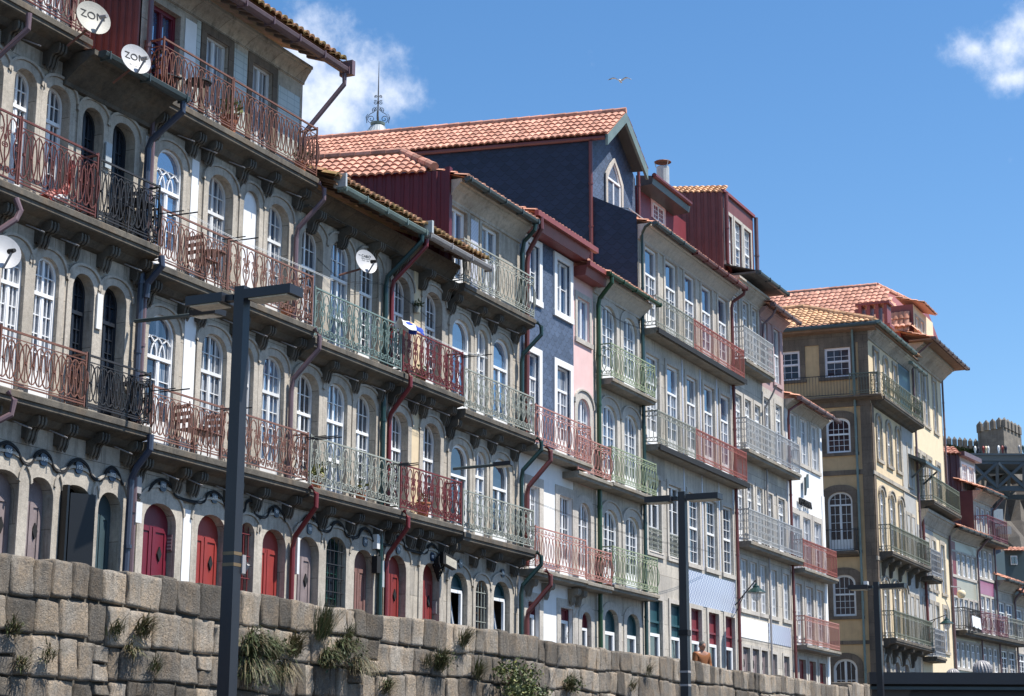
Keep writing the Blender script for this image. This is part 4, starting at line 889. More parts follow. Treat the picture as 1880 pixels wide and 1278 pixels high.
bal(Gg, 42.5, 44.75, 7.58, 'circ', 'i_pink', .86, mould=False, sm='slab_clean', th=.17, left=False); bal(Gg, 43.05, 44.75, 4.8, 'circ', 'i_pink', .82, mould=False, sm='slab_clean', th=.17, left=False, brackets=(43.3,), bk=dict(h=.3, d=.3, w=.18, m='slab_clean'))
b = MB(); b.prism([(43.28, 19.0, 13.0), (43.28, 18.66, 13.0), (43.28, 18.6, 13.28), (43.28, 19.0, 13.28)], (1.4, 0, 0)); b.build('eave_box', 'box_red', Gg); plain_box(Gg, 'gutter', 43.25, 44.95, 18.5, 18.6, 13.24, 13.37, 'box_red'); tile_sheet(Gg, (43.25, 18.62, 13.36), (1, 0, 0), (0, .97, .25), 1.6, 1.5, 'tile')

# --- H: green balconies
Hh = thing('terraced_house', 'light granite house with pale green balconies and a green drainpipe', 'house', (46.4, 19, ZS))
FH = [(45.14, 46.2), (46.7, 47.76)]
std(Hh, 44.56, 48.0, [(ZS, 4.6, [(a+.05, c-.05, ZS, 4.3, .34) for a, c in FH], 'granite_light'), (4.6, 7.4, [(a, c, 4.9, 7.0, .4) for a, c in FH], 'granite_light'), (7.4, 10.3, [(a, c, 7.62, 9.9, .4) for a, c in FH], 'granite_light'), (10.3, 13.2, [(a, c, 10.5, 12.72, .4) for a, c in FH], 'granite_light')], rec=.1)
body(Hh, 44.56, 48.0, ZS, 13.2, 'granite_light')
for a, c in FH:
    for k, (z0, z1) in enumerate(((4.9, 7.0), (7.62, 9.9), (10.5, 12.72))): window(Hh, a, c, z0, z1, 19.05, .4, nx=2, nz=5, panel=.45, gl='g_dark' if k == 0 else 'g_sky', sur=hs(.2, .04 if k < 2 else 0, 'trim_light', sp=.025), fw=.07)
    w_ = window(Hh, a+.05, c-.05, ZS, 4.3, 19.09, .34, fr='teal', gl='teal', leaves=1, nz=1, sur=hs(.2, 0, 'trim_light', sp=.025)); window(w_, a+.12, c-.12, 1.6, 3.72, 19.07, 0, leaves=1, nz=1, fw=.09, gl='g_dark', name='casement')
for z, Hn in ((10.48, .9), (7.62, .9), (4.88, .95)): bal(Hh, 44.8, 48.12, z, 'circ', 'i_green', Hn, mould=False, sm='slab_clean', th=.17)
cornice(Hh, 44.56, 48.1, 12.86, 13.3, 18.6, 'trim_light'); tile_sheet(Hh, (44.4, 18.48, 13.32), (1, 0, 0), (0, .95, .3), 3.8, 1.8, 'tile'); gutter(Hh, 44.35, 48.3, 18.46, 13.32, 'pipe_grass', .08)
pipe(Hh, [(44.62, 18.46, 13.25), (44.64, 18.46, 13.1), (44.68, 18.84, 12.7), (44.68, 18.88, 12.5), (44.68, 18.88, ZS)], 'pipe_grass', .075); pipe(Hh, [(47.98, 18.9, 12.9), (47.98, 18.9, ZS)], 'pipe_green', .05)
# --- I: two grey granite houses with straight bar railings, and the navy slate attic above the first
SKI = math.radians(10.5); dI = Vector((-math.sin(SKI), math.cos(SKI), 0)); nI = Vector((math.cos(SKI), math.sin(SKI), 0)); PI0 = Vector((47.9, 19, 0))
I1 = thing('terraced_house', 'grey granite house with grey bar railings below a tall navy slate gable attic', 'house', (49.8, 19, ZS))
FI = [(48.45, 49.5), (50.12, 51.17)]
def grey_house(root, x0, x1, ops, base_col, juliet):
    std(root, x0, x1, [(ZS, 5.0, [(a+.02, c-.02, ZS, 4.85, 0) for a, c in ops], 'granite_light'), (5.0, 8.9, [(a, c, 6.2, 8.35, 0) for a, c in ops], 'granite_light'), (8.9, 12.5, [(a, c, 9.25, 12.0, 0) for a, c in ops], 'granite_light'), (12.5, 15.5, [(a, c, 12.72, 15.28, 0) for a, c in ops], 'granite_light')], rec=.1)
    for a, c in ops:
        window(root, a, c, 12.72, 15.28, 19.05, 0, nx=2, nz=4, tr=.85, panel=.45, fw=.07, sur=dict(sw=.13, sp=.03, m='trim_light', sill=False)); window(root, a, c, 9.25, 12.0, 19.05, 0, nx=2, nz=4, tr=.85, panel=.45, fw=.07, sur=dict(sw=.13, sp=.03, m='trim_light', sill=False))
        if juliet: window(root, a, c, 6.2, 8.35, 19.06, 0, nx=1, nz=3, gl='g_dark', fw=.07, sur=dict(sw=.13, sp=.03, m='trim_light', sill=True))
        else: window(root, a, c, 6.2, 8.35, 19.06, 0, nx=3, nz=6, sash=True, gl='g_dark', fw=.06, leaves=1, sur=dict(sw=.13, sp=.03, m='trim_light', sill=True))
        w_ = window(root, a+.02, c-.02, ZS, 4.85, 19.08, 0, fr=base_col, gl=base_col, leaves=1, nz=1, tr=.62, sur=dict(sw=.13, sp=.03, m='trim_light', sill=False)); window(w_, a+.08, c-.08, 1.6, 3.9, 19.05, 0, leaves=1, nz=1, fw=.09, gl='g_dark', name='casement')
grey_house(I1, 47.95, 51.48, FI, 'teal', True)
for a, c in FI:
    s_ = slab(I1, a-.02, c+.02, 6.2, 18.92, .06, 'trim_light', mould=False, name='window_guard'); railing(s_, [((a, 18.97), (c, 18.97))], 6.24, .62, 'silver', 'i_grey', posts=False)
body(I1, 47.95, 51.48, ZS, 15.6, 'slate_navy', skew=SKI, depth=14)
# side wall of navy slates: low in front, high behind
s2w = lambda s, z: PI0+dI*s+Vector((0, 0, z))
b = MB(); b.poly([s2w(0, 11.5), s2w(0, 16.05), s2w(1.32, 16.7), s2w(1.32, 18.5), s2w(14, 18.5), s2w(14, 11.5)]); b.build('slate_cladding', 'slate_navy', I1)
gy = 19+1.32*math.cos(SKI); gx0 = (PI0+dI*1.32).x
apx = at_y(1150, 206, gy-.5); rgt = at_y(1190, 311, gy-.5); lft = at_y(1116, 246, gy-.5); wr = at_y(1166, 330, gy)
gxl = (PI0+dI*.84).x-.1
zl_ = lft.z
pitchL = (apx.z-lft.z)/(apx.x-lft.x)
b = MB(); b.poly([(gx0, gy, 16.3), (wr.x, gy, 15.6), (wr.x, gy, apx.z-(wr.x-apx.x)*(apx.z-rgt.z)/(rgt.x-apx.x)-.1), (apx.x, gy, apx.z-.12), (gx0, gy, apx.z-(apx.x-gx0)*pitchL-.1)]); b.build('gable_wall', 'slate', I1)
POINTED = True
g1, g2 = at_y(1113, 372, gy), at_y(1138, 372, gy); gt = at_y(1121, 296, gy)
window(I1, g1.x, g2.x, min(g1.z, g2.z)-.1, gt.z, gy-.03, .62, nx=1, nz=1, tr=.62, fw=.06, sur=dict(sw=.14, sp=.03, m='trim_light', sill=False), ysur=gy-.03)
POINTED = False
print('GABLE', apx, lft, rgt, gx0, gy, wr, g1, g2, gt)
def fascia(a, c, h=.34, th=.08):
    b = MB(); b.prism([a, c, c-Vector((0, 0, h)), a-Vector((0, 0, h))], (0, th, 0)); b.build('fascia_board', 'gutter_green', I1)
yf = gy-.5
A_, L_, R_ = Vector((apx.x, yf, apx.z)), Vector((lft.x, yf, lft.z)), Vector((rgt.x, yf, rgt.z))
fascia(L_, A_); fascia(A_, R_)
b = MB(); back = dI*13
for (p, q) in ((L_, A_), (A_, R_)):
    z_ = Vector((0, .09, -.05)); b.quad(p+z_, q+z_, q+z_+back, p+z_+back)
b.build('roof_soffit', 'gutter_dark', I1)
vI = A_-L_; vI.y = 0
tile_sheet(I1, L_+Vector((0, 0, .02)), dI, vI, 13.5, vI.length, 'tile_pink', cw=.2, ch=.3); ridge(I1, [A_+Vector((0, 0, .05)), A_+Vector((0, 0, .05))+dI*13], 'tile_pink', .1)
vR = R_-A_; nr_ = max(1, int(vR.length/.33)); tile_sheet(I1, R_+Vector((0, 0, .02)), dI, A_-R_, 13.5, vR.length, 'tile_pink', cw=.3, ch=.4)
b = MB(); b.tube([L_+Vector((.02, .1, -.08)), L_+Vector((.02, .1, -.08))+dI*13], .07, 8); b.build('gutter', 'pipe_oxide', I1)
pv = PI0+dI*1.36-nI*.07; pipe(I1, [(pv.x, pv.y, 18.4), (pv.x, pv.y, 11.8)], 'pipe_oxide', .07)
pr = Vector((wr.x+.05, gy-.1, 0)); pipe(I1, [(pr.x, pr.y, wr.z+1.0), (pr.x, pr.y, 15.7)], 'pipe_oxide', .06)
b = MB(); b.tube([(PI0.x+.1, 19.6, 16.35), (PI0.x+.1, 19.3, 16.3), (wr.x, 18.9, 15.95)], .02, 5); b.tube([(PI0.x+.1, 19.6, 16.35), (PI0.x+.1, 19.6, 15.8)], .02, 5); b.tube([(wr.x, 18.9, 15.95), (wr.x, 18.9, 15.6)], .02, 5); b.build('terrace_rail', 'i_steel', I1)
cornice(I1, 47.95, 51.5, 15.3, 15.75, 18.6, 'trim_light'); tile_sheet(I1, (48.1, 18.48, 15.76), (1, 0, 0), (0, .95, .3), 3.5, 1.6, 'tile'); gutter(I1, 47.95, 51.5, 18.46, 15.76, 'gutter_dark', .085)
pipe(I1, [(47.8, 18.5, 15.7), (47.82, 18.7, 15.6), (48.0, 18.88, 15.45), (48.05, 18.9, 15.2), (48.05, 18.9, ZS)], 'pipe_green', .05)
I2 = thing('terraced_house', 'grey granite house with brick red bar railings and blue tile panel above maroon windows', 'house', (53.7, 19, ZS))
FI2 = [(51.82, 52.8), (53.38, 54.37), (54.95, 55.9)]
grey_house(I2, 51.48, 56.1, FI2, 'maroon', False); body(I2, 51.48, 56.1, ZS, 15.6, 'render_mauve')
MT['az_blue'] = azulejo('blue_white_tiles', (.60, .63, .68), (.07, .11, .30), .22, 1)
plain_box(I2, 'tile_panel', 51.6, 55.98, 18.985, 19.0, 4.98, 5.98, 'az_blue')
for x in (51.5, 53.1, 54.66): plain_box(I2, 'tile_strip', x-.05, x+.05, 18.985, 19.0, 6.1, 12.4, 'az_lace')
plain_box(I2, 'tile_strip', 55.98, 56.12, 18.984, 19.0, ZS, 15.3, 'az_lace')
sI = [(48.28, 51.42, 'bar', 'i_grey')]; sJ = [(51.46, 56.25, 'bar', 'i_brick')]
for z, H_ in ((9.22, .92), (12.66, .9)):
    s_ = bal(I1, 48.25, 51.45, z, 0, 0, H_, mould=False, sm='slab_clean', th=.19, split=sI, right=False); s2_ = bal(I2, 51.45, 56.28, z, 0, 0, H_, mould=False, sm='slab_clean', th=.19, split=sJ, left=False)
    plain_box(s_, 'slab_edge', 48.24, 51.44, 18.49, 18.515, z-.17, z-.01, 'black'); plain_box(s2_, 'slab_edge', 51.45, 56.29, 18.49, 18.515, z-.17, z-.01, 'black')
cornice(I2, 51.5, 56.1, 15.3, 15.75, 18.6, 'trim_light'); tile_sheet(I2, (51.4, 18.48, 15.76), (1, 0, 0), (0, .95, .3), 4.9, 1.6, 'tile'); gutter(I2, 51.3, 56.3, 18.46, 15.76, 'pipe_oxide', .1)
pipe(I2, [(56.2, 18.46, 15.7), (56.2, 18.5, 15.55), (56.1, 18.86, 15.3), (56.1, 18.9, 15.1), (56.1, 18.9, ZS)], 'pipe_oxide', .065)
# red attic storey set back on the second grey house
yj = 20.5; j0, j1 = at_y(1176, 335, yj), at_y(1240, 440, yj); jt = at_y(1186, 322, yj-.4)
XA, XB = j0.x-.3, 56.2
b = MB(); b.quad((XA, yj, 15.4), (XB, yj, 15.4), (XB, yj, jt.z-.2), (XA, yj, jt.z-.2)); b.quad((XA, yj, 15.4), (XA, yj, jt.z-.2), (XA, yj+5, jt.z-.2), (XA, yj+5, 15.4)); b.build('attic_wall', 'maroon', I2)
b = MB(); b.prism([(XA-.1, yj, jt.z-.3), (XA-.1, yj-.55, jt.z-.26), (XA-.1, yj-.6, jt.z), (XA-.1, yj, jt.z+.1)], (at_y(1264, 357, yj-.5).x-XA, 0, 0)); b.build('eave_box', 'gutter_dark', I2)
b = MB(); b.tube([(XA-.1, yj-.62, jt.z+.02), (at_y(1266, 357, yj-.6).x, yj-.62, jt.z+.02)], .08, 8); b.build('gutter', 'pipe_oxide', I2)
w1, w2 = at_y(1198, 372, yj), at_y(1216, 400, yj); window(I2, w1.x, w2.x+.1, w2.z-.25, at_y(1198, 372, yj).z, yj-.03, 0, nx=2, nz=3, sur=dict(sw=.16, sp=.02, m='render_pink', sill=False), ysur=yj)
print('J', j0, j1, jt, w1, w2)
ch_ = at_y(1217, 318, 22); b = MB(); b.lathe([(.0, -2), (.23, -2), (.23, .2), (.21, .23), (.0, .23)], ch_, 14); cp_ = MB(); cp_.lathe([(.0, .46), (.3, .42), (.31, .4), (.0, .41)], ch_, 14)
for k in range(3): a = k*2.1; b.tube([ch_+Vector((.24*math.cos(a), .24*math.sin(a), .2)), ch_+Vector((.3*math.cos(a), .3*math.sin(a), .43))], .015, 4)
o_ = b.build('chimney_pipe', 'zinc', I2); cp_.build('chimney_cap', 'i_rust', o_)

# --- K: grey house with silver railings
K = thing('terraced_house', 'grey stone house with silver scroll railings, slate awning and red metal attic', 'house', (57.7, 19, ZS))
FK = [(56.5, 57.12), (57.48, 58.1), (58.52, 59.12)]
std(K, 56.1, 59.35, [(ZS, 4.25, [(a, c, ZS, 4.0, 0) for a, c in ((56.62, 57.35), (57.6, 58.3), (58.55, 59.2))], 'granite_light'), (4.25, 7.0, [(a+.15, c+.2, 5.22, 6.85, 0) for a, c in FK], 'granite_light'), (7.0, 10.2, [(a, c, 7.4, 9.45, 0) for a, c in FK], 'granite_light'), (10.2, 13.1, [(a, c, 10.4, 12.3, 0) for a, c in FK], 'granite_light'), (13.1, 16.1, [(a, c, 13.42, 15.7, 0) for a, c in FK], 'granite')], rec=.1)
body(K, 56.1, 59.35, ZS, 16.1, 'render_grey')
for a, c in FK:
    for z0, z1 in ((7.4, 9.45), (10.4, 12.3), (13.42, 15.7)): window(K, a, c, z0, z1, 19.05, 0, nx=1, nz=4, tr=.55, gothic=True, panel=.35, gl='g_curt', sur=dict(sw=.12, sp=.02, m='trim_light', sill=False))
    window(K, a+.15, c+.2, 5.22, 6.85, 19.05, 0, nx=2, nz=5, gl='g_dark', sur=dict(sw=.12, sp=.02, m='trim_light', sill=True))
for a, c in ((56.62, 57.35), (57.6, 58.3), (58.55, 59.2)): door(K, a, c, ZS, 4.0, 19.09, 0, 'door_mauve', leaves=1, sur=dict(sw=.1, sp=.02, m='trim_light'))
plain_box(K, 'wall_panel', 56.25, 59.33, 18.985, 19.0, 4.3, 4.95, 'render_white')
LL = thing('terraced_house', 'narrow house with mauve top storey between silver railings and the white house', 'house', (60.7, 19, ZS))
FL = [(59.52, 60.22), (60.87, 61.6)]
std(LL, 59.35, 62.0, [(ZS, 4.25, [(a+.1, c, ZS, 3.95, 0) for a, c in FL], 'granite_light'), (4.25, 7.0, [(a+.3, c+.25, 5.22, 6.8, 0) for a, c in FL], 'granite_light'), (7.0, 10.2, [(a, c, 7.4, 9.4, 0) for a, c in FL], 'granite_light'), (10.2, 13.1, [(a, c, 10.4, 12.75, 0) for a, c in FL], 'granite_light'), (13.1, 15.9, [(a, c, 13.5, 15.5, 0) for a, c in FL], 'render_mauve')], rec=.1)
body(LL, 59.35, 62.0, ZS, 15.9, 'render_mauve')
for a, c in FL:
    for z0, z1 in ((7.4, 9.4), (10.4, 12.75)): window(LL, a, c, z0, z1, 19.05, 0, nx=1, nz=4, tr=.55, gothic=True, panel=.35, gl='g_curt', sur=dict(sw=.14, sp=.02, m='trim_light', sill=False))
    window(LL, a, c, 13.5, 15.5, 19.05, 0, nx=2, nz=3, tr=.95, sur=dict(sw=.12, sp=.02, m='render_mauve', sill=True)); window(LL, a+.3, c+.25, 5.22, 6.8, 19.05, 0, nx=2, nz=5, gl='g_dark', sur=dict(sw=.12, sp=.02, m='trim_light', sill=True)); door(LL, a+.1, c, ZS, 3.95, 19.09, 0, 'door_mauve', leaves=1, sur=dict(sw=.1, sp=.02, m='trim_light'))
plain_box(LL, 'tile_panel', 59.42, 61.9, 18.985, 19.0, 4.3, 4.95, 'az_blue')
bal(K, 56.35, 59.5, 13.4, 'silver', 'i_silver', 1.05, mould=False, sm='slab_clean', th=.2)
for z in (10.38, 7.36): bal(K, 56.35, 59.48, z, 'silver', 'i_silver', .98, mould=False, sm='slab_clean', th=.2, right=False); bal(LL, 59.5, 62.25, z, 'bar', 'i_steel', .98, mould=False, sm='slab_clean', th=.2, left=False)
cornice(K, 56.1, 59.4, 15.75, 16.2, 18.6, 'trim')
ks, kr, kb = at_y(1390, 500, 18.4), at_y(1436, 548, 18.4), at_y(1356, 497, 19.6)
b = MB(); b.tv = .5
o_ = Vector((56.9, 18.35, 16.5)); 
for j in range(6):
    for i in range(9):
        x0_ = 56.9+i*.36; y0_ = 18.3+j*.22; z0_ = 16.52+j*.07; b.tv = random.random(); b.prism([(x0_, y0_, z0_), (x0_+.345, y0_, z0_), (x0_+.345, y0_+.3, z0_+.08), (x0_, y0_+.3, z0_+.08)], (0, 0, .025))
b.build('slate_awning', 'slate_roof', K); b = MB(); b.box(56.88, 60.15, 18.3, 19.6, 16.44, 16.5); b.build('awning_frame', 'slate_roof', K); gutter(K, 56.9, 60.3, 18.24, 16.5, 'gutter_dark', .1)
pipe(K, [(59.2, 18.4, 13.05), (59.35, 18.6, 12.75), (59.4, 18.9, 12.3), (59.4, 18.9, ZS)], 'gutter_grey', .04)
cornice(LL, 59.3, 62.0, 15.55, 15.9, 18.7, 'render_mauve'); tile_sheet(LL, (59.1, 18.5, 15.95), (1, 0, 0), (0, .95, .3), 3.1, 1.6, 'tile'); gutter(LL, 59.1, 62.35, 18.44, 15.93, 'pipe_plum', .09); pipe(LL, [(59.6, 18.44, 15.9), (59.6, 18.6, 15.6), (59.45, 18.88, 15.3), (59.45, 18.9, 15), (59.45, 18.9, 13.5)], 'pipe_plum', .05)
# red metal attic of K
SKK = math.radians(10); dK = Vector((-math.sin(SKK), math.cos(SKK), 0)); PK = Vector((56.9, 19.4, 0)); q = PK+dK*5; xr = at_y(1383, 440, 19.4).x
zt_ = 19.43; zr_ = zt_
corrugated(K, (q.x, q.y), (PK.x, PK.y), 15.5, 19.75, zt_, 'rust_metal', .24, .035)
KW = [(at_y(a, 430, 19.4).x, at_y(c, 430, 19.4).x) for a, c in ((1331, 1343), (1348, 1360), (1365, 1377))]
facade('attic_wall', K, 56.9, xr, 15.9, zt_, [(a, c, 17.0, 18.75, 0) for a, c in KW], 'rust_metal', 19.4, .1)
for a, c in KW: window(K, a, c, 17.0, 18.75, 19.45, 0, nx=2, nz=3, tr=.9, tn=(4, 3), sur=dict(sw=.12, sp=.03, m='trim_light', sill=True), ysur=19.4, leaves=1)
b = MB(); b.quad((xr, 19.4, 15.9), (xr, 19.4, zt_), (xr, 24, zt_), (xr, 24, 15.9)); b.quad((56.9, 19.4, zt_), (xr, 19.4, zt_), (xr-.8, 24, zt_+.3), (56.1, 24, zt_+.3)); b.build('attic_side_wall', 'rust_metal', K)
plain_box(K, 'parapet_cap', 56.85, xr+.05, 19.32, 19.45, zt_, zt_+.1, 'box_red')
pipe(K, [(56.98, 19.3, zt_), (56.98, 19.3, 16.9), (57.3, 19.3, 16.7)], 'pipe_oxide', .08); pipe(K, [(xr+.06, 19.3, zt_), (xr+.06, 19.3, 16.6)], 'pipe_plum', .09)
tile_sheet(K, Vector((56.9, 19.4, 19.42)), dK+Vector((0, 0, .064)), Vector((.9, .15, .45)), 5, 1.6, 'tile_orange')
print('K', xr, KW)

# --- M: white house with a sign
Mm = thing('terraced_house', 'white rendered house with dark sign letters and red balconies', 'house', (64.3, 19, ZS))
FM = [(62.52, 63.4), (63.8, 64.72), (65.16, 66.1)]; FM1 = [(62.65, 63.38), (63.87, 64.75), (65.24, 66.08)]
std(Mm, 62.0, 66.62, [(ZS, 4.25, [(62.75, 63.6, ZS, 3.95, 0), (64.0, 64.8, ZS, 3.95, 0), (65.25, 66.05, ZS, 3.95, 0)], 'granite_light'), (4.25, 7.0, [(a, c, 4.42, 6.6, 0) for a, c in FM1], 'granite_light'), (7.0, 10.2, [(a, c, 7.12, 9.1, 0) for a, c in FM], 'render_white'), (10.2, 13.1, [(a, c, 11.05, 12.75, 0) for a, c in FM], 'render_white')], rec=.12)
body(Mm, 62.0, 66.62, ZS, 13.1, 'render_white')
for a, c in FM: window(Mm, a, c, 11.05, 12.75, 19.06, 0, nx=2, nz=4, gl='g_curt', sur=dict(sw=.16, sp=.02, m='trim_light', sill=True)); window(Mm, a, c, 7.12, 9.1, 19.06, 0, nx=2, nz=4, gl='g_curt', sur=dict(sw=.2, sp=.02, m='trim_light', sill=False))
for a, c in FM1: window(Mm, a, c, 4.42, 6.6, 19.06, 0, nx=2, nz=4, gl='g_curt', panel=.3, sur=dict(sw=.16, sp=.02, m='trim_light', sill=False))
for a, c in ((62.75, 63.6), (64.0, 64.8), (65.25, 66.05)): door(Mm, a, c, ZS, 3.95, 19.1, 0, 'door_dkred', leaves=2, diamond=False, sur=dict(sw=.12, sp=.02, m='trim_light'))
bal(Mm, 62.3, 66.6, 7.08, 'plain', 'i_brick', .95, mould=False, sm='slab_clean', th=.16); bal(Mm, 62.25, 66.6, 4.4, 'bar', 'i_pink', .95, mould=False, sm='slab_clean', th=.16)
plain_box(Mm, 'gable_strip', 66.3, 66.62, 18.97, 19.0, ZS, 10.2, 'render_white')
cornice(Mm, 62.0, 66.7, 12.8, 13.12, 18.65, 'trim'); tile_sheet(Mm, (61.95, 18.48, 13.16), (1, 0, 0), (0, .95, .3), 4.8, 1.6, 'tile'); gutter(Mm, 61.95, 67.2, 18.44, 13.14, 'pipe_plum', .09); pipe(Mm, [(62.6, 18.46, 13.1), (62.5, 18.7, 12.95), (62.12, 18.88, 12.7), (62.1, 18.9, 12.4), (62.1, 18.9, ZS)], 'pipe_oxide', .06)
sg = thing('wall_sign', 'dark raised letters with a leaf mark above on the white house front', 'sign', (64.6, 18.8, 9.8), local=True)
def sgn():
    g0, g1 = at_y(1470, 920, 18.85), at_y(1492, 930, 18.85); z_ = (g0.z+g1.z)/2
    text(sg, 'PESTANA', .36, ((g0.x+g1.x)/2-64.6, .1, z_-9.8), 'black', ext=.035)
    e = at_y(1480, 890, 18.85); b = MB(); b.prism([(e.x-64.6+q, .0, e.z-9.8+r) for q, r in ((-.18, -.42), (-.05, -.12), (.18, -.1), (.2, .42), (.08, .3), (-.15, .25))], (0, .08, 0)); o = b.build('leaf_mark', 'gutter_dark', sg)
sgn()

# --- N: tall yellow corner house
SKN = math.radians(4); dN = Vector((-math.sin(SKN), math.cos(SKN), 0)); nN = Vector((math.cos(SKN), math.sin(SKN), 0)); PN = Vector((74.14, 19, 0))
Nn = thing('corner_house', 'tall yellow corner house with dark stone bands and an orange tiled roof', 'house', (76, 19, ZS))
FN = [(75.0, 75.75), (76.65, 77.4), (78.3, 79.0)]
zs_n = [ZS, 5.3, 8.75, 12.3, 15.35, 18.4]
std(Nn, 74.14, 81.5, [(ZS, 5.3, [(74.9, 75.6, ZS, 4.6, .3), (76.4, 77.2, ZS, 4.6, .3), (78.0, 78.8, ZS, 4.6, .3)], 'granite'), (5.3, 8.75, [(a, c, 5.5, 7.9, .36) for a, c in FN]+[(79.7, 80.2, 5.5, 7.6, 0), (80.6, 81.1, 5.5, 7.6, 0)], 'render_yellow'), (8.75, 12.3, [(a, c, 9.1, 11.7, .36) for a, c in FN]+[(79.7, 80.2, 9.2, 11.2, 0), (80.6, 81.1, 9.2, 11.2, 0)], 'render_yellow'), (12.3, 15.35, [(a, c, 12.95, 14.85, .36) for a, c in FN]+[(80.3, 80.9, 12.6, 14.4, 0)], 'render_yellow'), (15.35, 18.4, [(a, c, 15.6, 17.7, .3 if k == 1 else 0) for k, (a, c) in enumerate(FN)], 'render_yellow')], rec=.12)
for a, c in FN:
    for z0, z1, pn in ((5.5, 7.9, .3), (9.1, 11.7, .3), (12.95, 14.85, 0), (15.6, 17.7, .3)): window(Nn, a, c, z0, z1, 19.06, .36 if z0 < 15 else (.3 if a == 76.65 else 0), nx=2, nz=4, tr=.6 if z0 < 12 else None, gothic=z0 < 12, panel=pn, sash=z0 > 12, gl='g_sky', sur=dict(sw=.13, sp=.05, m='granite', hood=.05 if z0 < 12 else 0, sill=True))
for x in (79.7, 80.6):
    for z0, z1 in ((5.5, 7.6), (9.2, 11.2)): window(Nn, x, x+.5, z0, z1, 19.06, 0, nx=1, nz=4, sur=dict(sw=.14, sp=.03, m='granite', sill=True))
window(Nn, 80.3, 80.9, 12.6, 14.4, 19.06, 0, nx=1, nz=3, sur=dict(sw=.12, sp=.03, m='granite', sill=True))
for a, c in ((74.9, 75.6), (76.4, 77.2), (78.0, 78.8)): door(Nn, a, c, ZS, 4.6, 19.1, .3, 'door_mauve', sur=hs(.2, .05))
plain_box(Nn, 'corner_pilaster', 74.14, 74.5, 18.95, 19.0, ZS, 15.2, 'granite_dark'); plain_box(Nn, 'cladding', 79.3, 81.4, 18.98, 19.0, 15.4, 18.2, 'pipe_green')
for x in (79.3,): plain_box(Nn, 'stone_band', x-.1, x+.1, 18.97, 19.0, 8.9, 15.1, 'granite')
plain_box(Nn, 'wall_panel', 79.2, 81.5, 18.985, 19.0, 5.4, 15.2, 'render_grey')
for z in (5.25, 8.72, 12.28): plain_box(Nn, 'string_course', 74.1, 81.5, 18.93, 19.0, z-.1, z+.06, 'granite')
bal(Nn, 74.3, 81.4, 15.5, 'scroll', 'i_olive', .92, y0=18.4, n=3); bal(Nn, 74.5, 81.4, 9.0, 'bar', 'i_olive', 1.05, y0=18.4, brackets=(75, 76.2, 77.8, 79.4, 80.8), bk=dict(h=.7, d=.5), n=3); bal(Nn, 74.5, 81.3, 5.45, 'bar', 'i_olive', 1.05, y0=18.4, brackets=(75, 76.2, 77.8, 79.4), bk=dict(h=.7, d=.5), n=3)
for z in (9.0, 5.45): bal(Nn, 81.45, 83.4, z-.35, 'silver', 'i_steel', 1.15, y0=18.35, mould=False, n=3)
# left face of the corner house
dep = 11.0
XF = Matrix.Translation(PN) @ Matrix(((-dN.x, nN.x, 0, 0), (-dN.y, nN.y, 0, 0), (0, 0, 1, 0), (0, 0, 0, 1))) @ Matrix.Translation((0, -19, 0))
SW_top = [(-1.86, -.75), (-4.0, -2.92)]
std(Nn, -dep, 0, [(ZS, 5.3, [(-1.95, -.95, 2.6, 4.62, .42)], 'render_yellow_shaded'), (5.3, 8.75, [(-1.86, -.9, 6.35, 8.05, .35)], 'render_yellow_shaded'), (8.75, 12.3, [(-1.94, -.9, 9.05, 11.5, .4)], 'render_yellow_shaded'), (12.3, 15.35, [(-1.9, -.87, 13.15, 14.65, .3)], 'render_yellow_shaded'), (15.35, 18.4, [(a, c, 16.4, 17.68, 0) for a, c in SW_top], 'render_yellow_shaded')], rec=.12)
gs = dict(sw=.3, sp=.04, m='granite_dark', sill=True)
window(Nn, -1.95, -.95, 2.6, 4.62, 19.05, .42, fr='white_old', gl='g_side', nx=2, nz=3, leaves=2, sur=dict(gs, sw=.24), fw=.09)
window(Nn, -1.86, -.9, 6.35, 8.05, 19.05, .35, fr='white_old', gl='g_side', nx=4, nz=5, leaves=1, sash=True, sur=gs, fw=.09)
window(Nn, -1.94, -.9, 9.05, 11.5, 19.05, .4, fr='white_old', gl='g_side', nx=2, nz=4, tr=.55, tn=(4, 2), panel=.4, sur=gs, fw=.07)
window(Nn, -1.9, -.87, 13.15, 14.65, 19.05, .3, fr='white', gl='g_side', nx=4, nz=5, leaves=1, sash=True, sur=gs, fw=.09)
for a, c in SW_top: window(Nn, a, c, 16.4, 17.68, 19.05, 0, fr='cream_frame', gl='g_side', nx=3, nz=4, leaves=1, sash=True, sur=dict(gs, sw=.22), fw=.1)
for z0, z1, h in ((17.85, 18.45, .05), (15.1, 15.42, .07), (12.2, 12.4, .05), (5.2, 5.35, .05)): plain_box(Nn, 'string_course', -dep, .02, 19-h, 19.0, z0, z1, 'granite_dark')
plain_box(Nn, 'corner_pilaster', -.42, .0, 18.955, 19.0, ZS, 18.0, 'granite_dark'); plain_box(Nn, 'stone_band', -dep, -2.25, 18.96, 19.0, ZS, 15.1, 'granite_dark')
pipe(Nn, [(-.75+.2, 18.6, 18.55), (-.62, 18.84, 18.2), (-.62, 18.88, 17.9), (-.62, 18.88, ZS)], 'gutter_green', .06)
sb = slab(Nn, -2.1, -.7, 9.0, 18.7, .12, 'granite_dark'); railing(sb, [((-2.05, 18.98), (-2.05, 18.74)), ((-2.05, 18.74), (-.75, 18.74)), ((-.75, 18.74), (-.75, 18.98))], 9.05, .85, 'slim', 'i_black')
sb = slab(Nn, -5, .55, 15.5, 18.55, .1, 'granite_dark'); railing(sb, [((-4.9, 18.6), (.4, 18.6))], 15.55, .85, 'slim', 'i_black'); railing(sb, [((-.75, 18.58), (.45, 18.58))], 15.55, .87, 'bar', 'i_olive')
